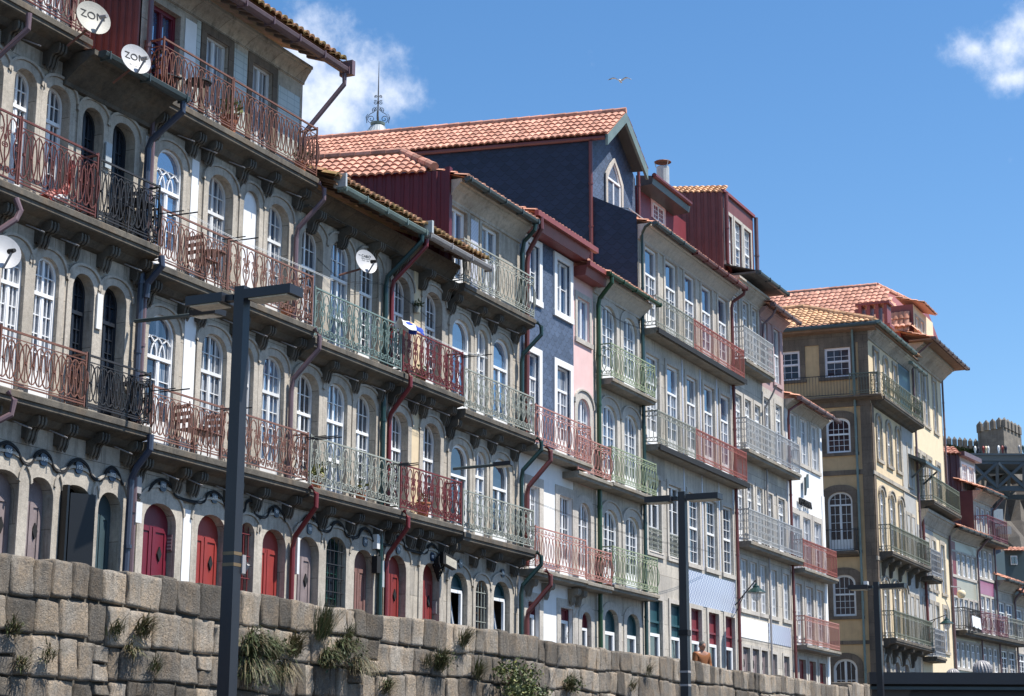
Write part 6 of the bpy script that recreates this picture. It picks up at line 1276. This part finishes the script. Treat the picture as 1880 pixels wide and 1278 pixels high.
dish('plain pale dish cut by the left edge of the picture', at_y(6, 462, 18.1), .29, (-.5, -.8, .3), 'dish', None, pole=Vector((.1, .8, -.3)))
dish('white dish with small dark logo under the mossy eave', at_y(673, 480, 18.35), .275, FC, 'dish', 'CABO', small=(('Televisao e Antenas', .1, .05, .3), ('Porto    Gaia', .12, .02, .14), ('~', .4, -.5, .52)), pole=Vector((-.25, .5, -.3)))

# ------------------------------------------------------------------ flag, cables, small boxes on the fronts
fl = thing('flag', 'blue and white flag with a golden crest draped over the red railing', 'flag', tuple(at_y(748, 602, 18.45)), local=True)
b = MB(); nu, nv = 16, 10; idx = {}
for i in range(nu+1):
    for j in range(nv+1):
        u, v = i/nu-.5, j/nv; x = u*.95; arcv = math.pi*(v-.5); idx[i, j] = len(b.v); b.v.append((x, -.06+.10*math.sin(arcv)-.0*v, .13*math.cos(arcv)-.02+.02*math.sin(9*u+v*3)+(-.1*abs(v-.5))))
for i in range(nu):
    for j in range(nv): b.f.append([idx[i, j], idx[i+1, j], idx[i+1, j+1], idx[i, j+1]]); b.t.append(.5); u = (i+.5)/nu; v = (j+.5)/nv; b.m.append(2 if (u-.5)**2+((v-.4)*.6)**2 < .009 else (1 if (u > .62) or (u < .5 and .15 < v < .4 and u > .2) else 0))
MT['flag_blue'] = paint('flag_blue_cloth', (.02, .06, .36), .9, .05, .05, streaks=False); MT['flag_gold'] = paint('flag_gold_crest', (.55, .34, .12), .9, .2, .05, streaks=False)
b.build('cloth', ['render_white', 'flag_blue', 'flag_gold'], fl, smooth=True)
def cable(label, pts, r=.02, m='black', group=None):
    r *= .52
    b = MB(); P = [Vector(p) for p in pts]; Q = []
    for i in range(len(P)-1):
        p0, p1, p2, p3 = P[max(0, i-1)], P[i], P[i+1], P[min(len(P)-1, i+2)]
        for k in range(6): t = k/6; Q.append(.5*((2*p1)+(p2-p0)*t+(2*p0-5*p1+4*p2-p3)*t*t+(3*p1-p0-3*p2+p3)*t**3))
    Q.append(P[-1])
    for d in ((0, 0), (.012, .03)): b.tube([q+Vector((0, -d[0], -d[1])) for q in Q], r, 5)
    return tag(b.build('cable', m), label, 'cable')
def wavy(doors, z0=4.66, zt=4.93):
    P = []
    for k, (a, c) in enumerate(doors):
        P += [(a+(c-a)*.05, 18.955, z0+.03), (a+(c-a)*.25, 18.955, zt-.07), ((a+c)/2, 18.955, zt), (a+(c-a)*.75, 18.955, zt-.07), (c-(c-a)*.05, 18.955, z0+.03)]
    return P
cable('thick black cable waving over the mauve and open black doors at far left', wavy([(21.15, 21.95), (22.05, 22.7), (22.86, 23.66), (23.82, 24.42)]), .035)
cable('thick black cable waving over the crimson and bright red doors', wavy([(25.06, 25.98), (26.62, 27.5), (27.95, 28.42), (28.7, 29.45)]), .03)
cable('thick black cable waving over the grey, barred and dark red openings', wavy([(29.95, 30.7), (30.97, 31.75), (32.07, 32.86), (33.46, 34.26), (35.0, 35.78)], 4.66, 4.92), .035)
cable('thin loose wire hanging across the first storey of pink and green balconied houses', [(39.0, 18.3, 6.35), (42, 18.1, 6.2), (46, 18.1, 6.22), (50, 18.3, 6.45), (53, 18.6, 6.6)], .008)
cable('looped dark cable hanging down the grey house beside the middle post', [(51.2, 18.9, 6.9), (50.9, 18.85, 6.0), (51.0, 18.85, 4.6), (51.3, 18.88, 3.4), (50.8, 18.88, 2.4)], .012)
cable('thin dark wire slanting up from the wall by the leafy bush', [tuple(at_y(1010, 1262, 14.2)), tuple(at_y(1030, 1200, 14.6)), tuple(at_y(1048, 1145, 17)), tuple(at_y(1062, 1110, 18.9))], .009)
cable('thin clothes line strung along the peach railed second storey balcony', [(24.8, 18.15, 9.42), (26.0, 18.12, 9.34), (27.3, 18.1, 9.36), (29.6, 18.15, 9.42)], .008, 'enamel')
cable('thin clothes line strung along the red railed second storey balcony', [(33.4, 18.2, 9.2), (34.6, 18.0, 9.08), (36.0, 17.95, 9.16)], .008, 'enamel')
cable('thin wire running from the white satellite dish to the grey green railing', [(30.2, 18.9, 10.1), (30.9, 18.86, 9.9), (31.6, 18.86, 9.95), (33.0, 18.86, 10.2), (35.2, 18.9, 9.9)], .008)
cable('thin dark wire sagging below the eave of the light granite house', [(44.8, 18.9, 12.6), (46.2, 18.9, 12.45), (48.1, 18.9, 12.6)], .009)
fd = thing('flood_light', 'black floodlight in a tangle of cables beside door 95', 'floodlight', tuple(at_y(822, 1030, 18.75)), local=True)
b = MB(); b.obox((0, 0, 0), Vector((.9, -.3, -.3)).normalized(), Vector((.3, .95, 0)).normalized(), UZ, .2, .06, .13); b.build('lamp_body', 'black', fd); b = MB(); b.obox((.03, -.07, -.03), Vector((.9, -.3, -.3)).normalized(), Vector((.3, .95, 0)).normalized(), UZ, .17, .01, .09); b.build('lens', 'lens', fd)
b = MB(); [b.tube([(.12*math.cos(a+k)*1.2-.1, .1+.03*k, .18*math.sin(a+k*.7)-.05*k) for a in [i*.4 for i in range(16)]], .016, 4) for k in range(6)]; b.build('cable_coil', 'black', fd)
def utility(label, px, py, m1, m2):
    c = at_y(px, py, 18.9); r = thing('meter_box', label, 'utility box', tuple(c), local=True); b = MB(); b.box(-.06, .06, -.05, .06, .0, .3); b.build('housing', m1, r); b = MB(); b.box(-.08, .08, -.07, .06, -.5, -.15); b.build('cabinet', m2, r); b = MB(); b.tube([(0, 0, 0), (.04, -.03, -.1), (-.03, 0, -.2)], .03, 5); b.build('wire', 'black', r)
utility('blue and white meter boxes beside the crimson door', 251, 906, 'gutter_grey', 'white_old')
utility('small grey meter boxes beside the dark drainpipe of door 97', 691, 1008, 'white_old', 'black')
def intercom(label, px, py): 
    c = Vector((25.972 if px < 400 else 35.772, 19.08, at_y(px, py, 19.08).z)); r = thing('intercom', label, 'intercom', tuple(c), local=True); b = MB(); b.box(-.03, .005, -.05, .05, -.14, .14); b.build('panel', 'pipe_plum' if px < 400 else 'gutter_grey', r); b = MB(); [b.box(-.036, -.03, -.04, .04, -.12+k*.06, -.09+k*.06) for k in range(4)]; b.build('buttons', 'gutter_grey', r)
intercom('maroon intercom panel on the jamb of the crimson door', 304, 995); intercom('grey intercom on the jamb of door 95', 797, 1115)

# ------------------------------------------------------------------ balcony furniture and pots
def table(label, x, y, z, m='wood', r=.32, h=.72, group=None):
    t = thing('balcony_table', label, 'table', (x, y, z), group, local=True); b = MB(); b.lathe([(0, h), (r, h), (r, h-.03), (0, h-.03)], n=20); b.build('tabletop', m, t)
    for k in range(3): a = k*2.094+.4; b = MB(); b.tube([(0.03*math.cos(a), .03*math.sin(a), h-.03), (.1*math.cos(a), .1*math.sin(a), .35), (.26*math.cos(a), .26*math.sin(a), 0)], .014, 5); b.build('leg', m, t)
    return t
def chair(label, x, y, z, rz=0, m='wood', group=None):
    t = thing('balcony_chair', label, 'chair', (x, y, z), group, rz, local=True)
    b = MB(); [b.box(-.2, .2, -.2+k*.07, -.15+k*.07, .44, .46) for k in range(6)]; b.build('seat', m, t)
    b = MB(); [b.box(-.2, .2, .2+.03*k, .222+.03*k, .55+k*.12, .62+k*.12) for k in range(3)]; b.build('backrest', m, t)
    for sx in (-1, 1):
        b = MB(); b.tube([(sx*.2, -.2, 0), (sx*.2, -.17, .45)], .013, 5); b.build('leg', m, t); b = MB(); b.tube([(sx*.2, .12, 0), (sx*.2, .2, .45), (sx*.2, .29, .9)], .013, 5); b.build('leg', m, t)
    return t
ch0 = chair('dark slatted chair at the left end of the top tiled storey balcony', 24.8, 18.74, 11.55, 1.2, 'i_black')
table('dark round table on the top balcony beside the white plaster panel', 25.75, 18.76, 11.55, 'i_black', .24)
table('dark table on the black railed balcony of first storey', 24.3, 18.76, 5.64, 'i_black', .2); table('dark table on the black railed balcony of second storey', 24.3, 18.76, 8.8, 'i_black', .2)
chair('dark chair on the black railed second storey balcony', 23.75, 18.76, 8.8, -1.3, 'i_black')
chair('rusty chair on the second storey balcony beside the gothic window', 26.1, 18.74, 8.5, 1.5, 'i_rust'); table('rusty table on the second storey balcony beside the gothic window', 26.45, 18.76, 8.5, 'i_rust', .22)
chair('rusty chair on the first storey balcony beside the gothic window', 26.0, 18.74, 5.4, 1.4, 'i_rust'); chair('pale chair on the first storey balcony behind the nearest lamp post', 26.45, 18.74, 5.4, -1.5, 'i_peach')
def leaves(b, c, n, rx, rz, s, rnd, up=.3):
    for _ in range(n):
        d = Vector((rnd.gauss(0, 1), rnd.gauss(0, 1), rnd.gauss(0, 1))).normalized()*rnd.random()**.45; p = Vector(c)+Vector((d.x*rx, d.y*rx, d.z*rz)); a = Vector((rnd.gauss(0, 1), rnd.gauss(0, 1), rnd.gauss(up, 1))).normalized(); q = a.cross(Vector((rnd.gauss(0, 1), rnd.gauss(0, 1), rnd.gauss(0, 1)))).normalized(); l = s*rnd.uniform(.6, 1.4); b.tv = min(1, max(0, rnd.gauss(.5, .25))); b.poly([p, p+a*l*.5+q*l*.25, p+a*l, p+a*l*.5-q*l*.25])
def potted(label, x, y, z, r=.14, h=.3, lm='leafy', n=160, sp=.24, seed=1):
    t = thing('potted_plant', label, 'potted plant', (x, y, z), local=True); b = MB(); b.lathe([(0, 0), (r*.72, 0), (r, h), (r*1.1, h), (r*1.1, h+.04), (r*.9, h+.04), (r*.85, h-.02), (0, h-.02)], n=14); b.build('pot', 'pot', t)
    rnd = random.Random(seed); b = MB(); leaves(b, (0, 0, h+sp*.8), n, sp, sp, .09, rnd); b.build('foliage', lm, t); return t
potted('leafy plant in a red pot on the top balcony behind the rusty railing', 26.75, 18.76, 11.55, .16, .34, seed=1); potted('yellowing plant at the right end of the top rusty balcony', 29.25, 18.75, 11.55, .12, .22, 'leafd', 120, .2, 2)
potted('green plant with yellow flowers on the grey green first storey balcony', 30.2, 18.76, 5.36, .1, .2, 'leafy', 140, .2, 3); potted('small plant in a pot on the right of the grey green first storey balcony', 31.9, 18.76, 5.36, .12, .2, 'leafy', 60, .13, 4); potted('red pot with trailing plant on the red first storey balcony', 34.5, 18.72, 5.36, .15, .3, 'leafd', 60, .14, 5); potted('dark plant on the red railed second storey balcony', 34.4, 18.75, 8.3, .1, .12, 'leafg', 120, .17, 6)
potted('small orange flowering plant behind the peach scroll railing', 28.9, 18.75, 8.5, .1, .16, 'leafd', 70, .12, 7)
hp_ = thing('hanging_plant', 'small green plant in a basket hung on the yellow plaster strip', 'plant', tuple(at_y(766, 560, 18.9)), local=True); rnd = random.Random(4); b = MB(); leaves(b, (0, 0, 0), 110, .14, .1, .07, rnd); b.build('foliage', 'leafg', hp_); b = MB(); b.lathe([(0, -.2), (.07, -.18), (.09, -.05)], n=10); b.build('basket', 'i_sage', hp_)
rf = thing('lobster_ornament', 'red and white carved ornament standing behind the left rusty railing', 'ornament', (22.15, 18.75, 8.8), local=True); b = MB(); b.tube([(-.35, 0, .05), (-.2, 0, .18), (0, 0, .25), (.15, 0, .4), (.22, 0, .65), (.25, 0, .9)], .09, 8, taper=[1.3, 1.2, 1, .8, .8, .5]); b.build('body', 'door_red', rf); b = MB(); b.tube([(-.36, -.05, .06), (-.15, -.09, .16), (.02, -.09, .2)], .05, 6); b.build('stripe', 'white_old', rf)
lr = thing('laundry', 'white washing hung over the plum railing of the far olive tiled house', 'laundry', tuple(on_plane(1793, 1152, PF-nF*.72, nF)), local=True)
for k in range(4): b = MB(); x = -.9+.46*k; b.prism([(x, 0, .5), (x+.36, -.03, .5), (x+.36+.03*k, -.05, .02-.08*(k % 2)), (x, -.02, -.03)], (0, .02, 0)); b.build('sheet', 'white', lr)

# ------------------------------------------------------------------ plants growing out of the wall
def tuft(label, px, py, n=110, h=.35, droop=.5, dry=.4, seed=0, w=.009, spread=.5, leafyn=0):
    n = int(n*1.35); h *= 1.08; c = at_y(px, py, 14.46); t = thing('weed_tuft', label, 'weed', tuple(c), 'weeds growing from the quay wall', local=True); rnd = random.Random(seed)
    for mname, k in (('leafg', int(n*(1-dry))), ('leafd', int(n*dry))):
        b = MB()
        for _ in range(k):
            a = rnd.uniform(0, math.pi*2); l = h*rnd.uniform(.45, 1.25); ox = rnd.gauss(0, .1*h+.03); d = Vector((math.cos(a)*spread+rnd.gauss(0, .2), -abs(math.sin(a))*spread-.15, rnd.uniform(.5, 1.1))).normalized(); P = []; p = Vector((ox, rnd.uniform(-.05, .05), rnd.gauss(0, .05))); st = l/6
            for i in range(7): P.append(p.copy()); p = p+d*st; d = (d+Vector((0, 0, -droop*.34))).normalized()
            sd = Vector((d.y, -d.x, 0)); sd = sd.normalized() if sd.length > .01 else Vector((1, 0, 0)); b.tv = min(1, max(0, rnd.gauss(.5, .28))); vs = []
            for i, q in enumerate(P): ww = w*(1-(i/6)**2)*.5+.001; vs += [q-sd*ww, q+sd*ww]
            b.add(vs, [(2*i, 2*i+1, 2*i+3, 2*i+2) for i in range(6)])
        if mname == 'leafg' and leafyn: leaves(b, (0, -.08, .05), leafyn, h*.7, h*.5, .06, rnd)
        b.build('grass_blades' if mname == 'leafg' else 'dry_stems', mname, t)
    return t
tuft('grass tuft on the wall below door 102 pipes', 262, 1160, 150, .3, .7, .55, 1); tuft('small green weed on the wall left of the tuft below the drainpipes', 212, 1160, 80, .2, .6, .2, 2)
tuft('small weed at the far left of the wall', 25, 1158, 70, .22, .8, .3, 3); tuft('short weed low on the wall below the crimson door', 285, 1228, 70, .18, .6, .2, 4); tuft('drooping weed at the lower left corner of the wall', 40, 1222, 70, .2, .9, .5, 5); tuft('weed hanging on the wall under the crimson door sill', 240, 1196, 70, .24, 1.2, .6, 22)
tuft('large hanging grass clump just right of the nearest lamp post', 462, 1195, 420, .5, 1.0, .35, 6, leafyn=200); tuft('long trailing grass below the clump right of the nearest lamp post', 458, 1240, 340, .5, 1.3, .45, 7, leafyn=160)
tuft('dry brown tuft under red door 99', 540, 1195, 240, .34, .6, .75, 8); tuft('tall upright green plant on the wall under door 98', 590, 1165, 260, .42, .15, .3, 9, spread=.28); tuft('wide grassy clump on the wall under the barred window', 625, 1200, 380, .45, .9, .35, 10, leafyn=220); tuft('brown roots hanging under the grassy clump below the barred window', 655, 1228, 260, .42, 1.5, .8, 11)
tuft('yellow green weed low on the wall below door 97', 710, 1265, 120, .28, .8, .3, 12); tuft('grass clump on the wall below door 95', 808, 1222, 260, .36, .7, .35, 13, leafyn=60); tuft('thin weeds in the joint below the teal window', 852, 1180, 110, .3, .4, .4, 14); tuft('thin weed low on the wall left of the leafy bush', 876, 1240, 110, .32, .5, .4, 15); tuft('small weed below the maroon windows', 785, 1218, 60, .22, .5, .5, 23)
tuft('low matted grass between the nearest lamp post clump and the brown tuft', 500, 1200, 260, .34, 1.0, .45, 31, leafyn=120); tuft('dry trailing stems low on the wall under red door 99', 520, 1238, 200, .36, 1.5, .85, 32); tuft('short dense grass right of the upright plant under door 98', 600, 1215, 260, .32, 1.0, .4, 33, leafyn=120); tuft('thin green weed at the top joint under the barred window', 640, 1170, 70, .2, .4, .3, 34); tuft('small weed low on the wall at its far left corner', 90, 1205, 60, .2, .9, .4, 35); tuft('weed right of the leafy bush at the bottom of the wall', 1045, 1262, 200, .32, .7, .4, 16, leafyn=160); tuft('small weed on the wall left of the middle lamp post', 1160, 1262, 60, .2, .5, .5, 17); tuft('small hanging weed on the wall below the far end of green balconies', 1190, 1236, 60, .25, .5, .5, 18)
bu = thing('leafy_bush', 'leafy green bush growing out of the wall below the white house', 'bush', tuple(at_y(945, 1262, 14.4)), local=True); rnd = random.Random(12)
b = MB()
for k in range(26):
    a = rnd.uniform(-1, 1); P = [Vector((0, 0, -.3))]
    d = Vector((a*.9, rnd.uniform(-.5, 0), rnd.uniform(.6, 1.2))).normalized()
    for i in range(6): P.append(P[-1]+d*.13*rnd.uniform(.7, 1.3)); d = (d+Vector((rnd.gauss(0, .2), rnd.gauss(0, .2), .05))).normalized()
    b.tube(P, .01, 4, taper=[1.2, 1, .8, .7, .5, .4, .3])
b.build('stems', 'wood', bu)
b = MB(); b2 = MB()
for k in range(46): c = (rnd.gauss(0, .33), rnd.uniform(-.42, .0), rnd.uniform(-.35, .42)-abs(rnd.gauss(0, .1))); leaves(b, c, 34, .15, .13, .075, rnd); leaves(b2, c, 12, .17, .15, .07, rnd)
b.build('foliage', 'leafg', bu); b2.build('young_leaves', 'leafy', bu)

# ------------------------------------------------------------------ man leaning on the wall
def skin(name, verts, edges, m, parent, sub=2):
    me = bpy.data.meshes.new(name); me.from_pydata([v[:3] for v in verts], edges, []); o = bpy.data.objects.new(name, me); COL.objects.link(o)
    md = o.modifiers.new('s', 'SKIN'); s_ = o.modifiers.new('u', 'SUBSURF'); s_.levels = s_.render_levels = sub
    for i, v in enumerate(verts): sv = me.skin_vertices[0].data[i]; sv.radius = (v[3], v[4] if len(v) > 4 else v[3]); sv.use_root = (i == 0)
    dg = bpy.context.evaluated_depsgraph_get(); dg.update(); me2 = bpy.data.meshes.new_from_object(o.evaluated_get(dg)); bpy.data.objects.remove(o); me2.materials.clear(); me2.materials.append(MT[m]); me2.polygons.foreach_set('use_smooth', [True]*len(me2.polygons))
    o = bpy.data.objects.new(name, me2); COL.objects.link(o); o.parent = parent; return o
MT['skin'] = paint('skin_tone', (.36, .18, .12), .55, .06, .0, streaks=False); MT['knit'] = paint('rust_knit', (.25, .095, .035), .95, .12, .1, 6, streaks=False); MT['hair'] = paint('grey_hair', (.10, .095, .09), .8, .2, .0, 8, streaks=False); MT['trousers'] = paint('navy_cloth', (.03, .035, .05), .9, .1, .0, streaks=False)
mn = thing('person', 'man with grey hair in a rust coloured jumper leaning on the wall', 'person', (42.85, 15.45, ZS+.05), local=True, rz=math.radians(-28))
E_ = [(0, 1), (1, 2), (2, 3), (3, 4), (4, 5), (3, 6), (6, 7), (7, 8), (8, 9), (3, 10), (10, 11), (11, 12), (12, 13), (0, 14), (14, 15), (15, 16), (16, 17), (0, 18), (18, 19), (19, 20), (20, 21)]
V_ = [(0, 0, .92, .14, .11), (0, 0, 1.08, .14, .1), (0, -.02, 1.25, .155, .11), (0, -.03, 1.42, .13, .085), (0, -.05, 1.5, .052), (0, -.06, 1.55, .05),
      (-.2, -.03, 1.41, .07), (-.25, -.04, 1.13, .047), (-.2, -.22, 1.02, .037), (-.16, -.32, 1.0, .03), (.2, -.03, 1.41, .07), (.25, -.04, 1.13, .047), (.2, -.22, 1.02, .037), (.16, -.32, 1.0, .03),
      (-.09, 0, .86, .088), (-.1, .0, .5, .062), (-.1, .03, .1, .042), (-.1, -.12, .04, .04), (.09, 0, .86, .088), (.1, 0, .5, .062), (.1, .03, .1, .042), (.1, -.12, .04, .04)]
bd = skin('body', V_, E_, 'skin', mn)
skin('jumper', [(a, q, c, *[r*1.14+.008 for r in rr]) for a, q, c, *rr in V_[:4]]+[(a, q, c, *[r*1.18+.008 for r in rr]) for a, q, c, *rr in V_[6:9]+V_[10:13]], [(0, 1), (1, 2), (2, 3), (3, 4), (4, 5), (5, 6), (3, 7), (7, 8), (8, 9)], 'knit', mn)
skin('trousers', [(a, q, c, *[r*1.14+.006 for r in rr]) for a, q, c, *rr in [V_[0]]+V_[14:17]+V_[18:21]], [(0, 1), (1, 2), (2, 3), (0, 4), (4, 5), (5, 6)], 'trousers', mn)
def headmesh():
    b = MB(); n = 18; rows = 14; vs = []; fs_ = []
    for j in range(rows+1):
        th = math.pi*j/rows; z = math.cos(th); rr = math.sin(th)
        for k in range(n):
            a = 2*math.pi*k/n; x = rr*math.cos(a)*.074; y = rr*math.sin(a)*.094; jaw = 1-.22*max(0, -z); fz = z*.118; front = max(0, -math.sin(a))
            if front > .9 and abs(z+.05) < .35: y -= .022*(1-abs(z+.05)/.35)         # nose
            if front > .8 and .08 < z < .3: y += .008                                  # eye sockets
            if front > .85 and -.55 < z < -.42: y += .006                              # mouth
            vs.append((x*jaw, y*jaw, fz))
    for j in range(rows):
        for k in range(n): fs_.append((j*n+k, j*n+(k+1) % n, (j+1)*n+(k+1) % n, (j+1)*n+k))
    b.add(vs, fs_); return b
hd_ = headmesh()
for s in (-1, 1): hd_.lathe([(0, .012), (.02, .01), (.028, 0), (.02, -.012), (0, -.012)], (s*.076, .012, -.005), 8, (Vector((0, 1, 0)), Vector((0, 0, 1.3)), Vector((s, 0, 0))))
hd_.v = [(x, y-.07, z+1.605) for x, y, z in hd_.v]; hd_.build('head', 'skin', mn, smooth=True)
hr = MB(); n = 18
for j in range(8):
    th = math.pi*.56*j/7
    for k in range(n): a = 2*math.pi*k/n; f_ = max(0, -math.sin(a)); q = th*(1-.45*f_); hr.v.append((math.sin(q)*math.cos(a)*.083, math.sin(q)*math.sin(a)*.102+.006-.07, math.cos(q)*.128+1.607))
for j in range(7):
    for k in range(n): hr.f.append([j*n+k, j*n+(k+1) % n, (j+1)*n+(k+1) % n, (j+1)*n+k]); hr.t.append(.5); hr.m.append(0)
hr.build('hair', 'hair', mn, smooth=True)
for s in (-1, 1):
    eb = MB(); eb.lathe([(0, .008), (.009, .003), (.009, -.003), (0, -.008)], (s*.03, -.158, 1.622), 8); eb.build('eye', 'black', mn)
    hc = Vector(V_[9][:3]) if s < 0 else Vector(V_[13][:3]); fv = [(hc.x, hc.y+.02, hc.z, .028, .018), (hc.x, hc.y-.05, hc.z-.005, .036, .016)]; fe = [(0, 1)]
    for k in range(4): l = (.06, .072, .068, .05)[k]; q = hc.x-.03+.02*k; fv += [(q, hc.y-.085, hc.z, .0085), (q, hc.y-.085-l*.5, hc.z-.008, .008), (q, hc.y-.085-l, hc.z-.03, .007)]; i0 = len(fv)-3; fe += [(1, i0), (i0, i0+1), (i0+1, i0+2)]
    fv += [(hc.x-s*.04, hc.y-.04, hc.z, .0095), (hc.x-s*.06, hc.y-.075, hc.z-.008, .008)]; fe += [(0, len(fv)-2), (len(fv)-2, len(fv)-1)]; skin('hand', fv, fe, 'skin', mn, 1)

# ------------------------------------------------------------------ visitors on the bridge
def visitor(label, px, py, m, D=352, s=1.0):
    c = at_d(px, py, D); r = thing('person', label, 'person', tuple(c), 'visitors standing on the far bridge', local=True)
    skin('body', [(0, 0, .9, .26), (0, 0, 1.25, .3), (0, 0, 1.42, .14), (0, 0, 1.52, .13), (0, 0, 1.62, .17), (-.42, 0, 1.3, .13), (-.45, -.15, .95, .1), (.42, 0, 1.3, .13), (.45, -.15, .95, .1), (-.16, 0, .45, .16), (-.16, 0, 0, .12), (.16, 0, .45, .16), (.16, 0, 0, .12)], [(0, 1), (1, 2), (2, 3), (3, 4), (2, 5), (5, 6), (2, 7), (7, 8), (0, 9), (9, 10), (0, 11), (11, 12)], m, r, 1)
for px, py, m, l in ((1791, 834, 'white_old', 'person in pale clothes leftmost on the bridge'), (1797, 835, 'trousers', 'person in dark clothes beside the leftmost pale visitor on the bridge'), (1806, 834, 'door_red', 'person in red left of the tower on the bridge'), (1811, 834, 'render_cream', 'person in cream beside the red one left of the tower'), (1815, 834, 'white_old', 'person in white before the left corner of the tower'), (1834, 833, 'white', 'person in bright white before the tower middle'), (1841, 833, 'door_dkred', 'person in dark red before the tower right of the white one'), (1847, 833, 'trousers', 'person in dark clothes before the right tower corner'), (1872, 832, 'gutter_grey', 'person in grey near the right end of the tower'), (1879, 832, 'teal', 'person in teal at the right edge of the picture')): visitor(l, px, py, m)

# ------------------------------------------------------------------ seagull
sgp = at_d(1138, 149, 72); gu = thing('seagull', 'white seagull gliding with dark wing tips in the blue sky', 'bird', tuple(sgp), local=True); k_ = 72/F_PX
GF = (HF*.9+HR*.25).normalized()
def G(u, f, v): return HR*(u*k_)+GF*(f*k_)+UZ*(v*k_)
b = MB(); b.tube([G(1, -9, -1), G(1, -6, -.2), G(1, 0, 0), G(1, 7, .4), G(1, 11, .5)], 2.4*k_, 8, taper=[.35, .85, 1, .7, .25])
for s in (-1, 1):
    R_ = [(1, 0, 4), (4, 2.2, 4.2), (9, 5.4, 4), (12.5, 6, 3.4), (17, 4.2, 2.6), (21, 1.8, .8)] if s > 0 else [(1, 0, 4), (5, 2.4, 4.2), (9, 4.6, 4), (13, 5, 3.4), (18, 3, 2.6), (22.5, .6, .8)]
    vs = []
    for (u, v, ch) in R_: vs += [G(1+s*u, ch-u*.12, v+.35), G(1+s*u, -ch-u*.15, v), G(1+s*u, 0-u*.13, v+.75), G(1+s*u, 0-u*.13, v-.1)]
    q = len(R_); fs_ = []
    for i in range(q-1):
        a, c = 4*i, 4*(i+1); fs_ += [(a, c, c+2, a+2), (a+2, c+2, c+1, a+1), (a, a+3, c+3, c), (a+3, a+1, c+1, c+3)]
    b.k = 0; b.add(vs, fs_)
b.build('body', 'white_old', gu, smooth=True)
for s in (-1, 1): b = MB(); b.tube([G(1+s*17, -1, 4.4 if s > 0 else 3.2), G(1+s*(21.4 if s > 0 else 23), -3, 1.9 if s > 0 else .7)], .7*k_, 5, taper=[1, .4]); b.build('wing_tip', 'black', gu)

# ------------------------------------------------------------------ dark kiosk on the quay at the lower right, with two ribbed vents
ki = thing('quay_kiosk', 'low dark steel kiosk with flat roof at the lower right', 'kiosk', tuple(at_d(1740, 1270, 44)))
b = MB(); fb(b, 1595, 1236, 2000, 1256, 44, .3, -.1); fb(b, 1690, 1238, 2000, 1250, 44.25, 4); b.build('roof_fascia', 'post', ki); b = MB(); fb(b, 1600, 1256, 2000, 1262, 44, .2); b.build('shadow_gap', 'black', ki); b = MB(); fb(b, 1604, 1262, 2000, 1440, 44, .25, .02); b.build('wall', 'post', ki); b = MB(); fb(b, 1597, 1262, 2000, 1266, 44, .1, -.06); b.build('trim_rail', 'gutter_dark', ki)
def vent(label, px, py, rpx, D):
    c = at_d(px, py, D); r = rpx*D/F_PX; t = thing('roof_ventilator', label, 'ventilator', tuple(c), 'ribbed ventilators on the kiosk roof', local=True)
    b = MB(); n = 36; vs = []; fs_ = []
    for j in range(9):
        th = math.pi*.62*j/8
        for k in range(n): a = 2*math.pi*k/n+j*.06; rr = r*math.sin(th)*(1+(.05 if k % 2 else -.05)); vs.append((rr*math.cos(a), rr*math.sin(a), r*1.05*math.cos(th)))
    for j in range(8):
        for k in range(n): fs_.append((j*n+k, j*n+(k+1) % n, (j+1)*n+(k+1) % n, (j+1)*n+k))
    b.add(vs, fs_); b.build('dome', 'gutter_grey', t); b = MB(); b.lathe([(r*.8, -.35*r), (r*.8, -1.6*r)], n=18); b.build('neck', 'gutter_dark', t)
vent('larger ribbed grey ventilator dome on the kiosk roof', 1804, 1231, 17.5, 46); vent('smaller ribbed grey ventilator dome left of the larger one', 1750, 1241, 13, 46.5)
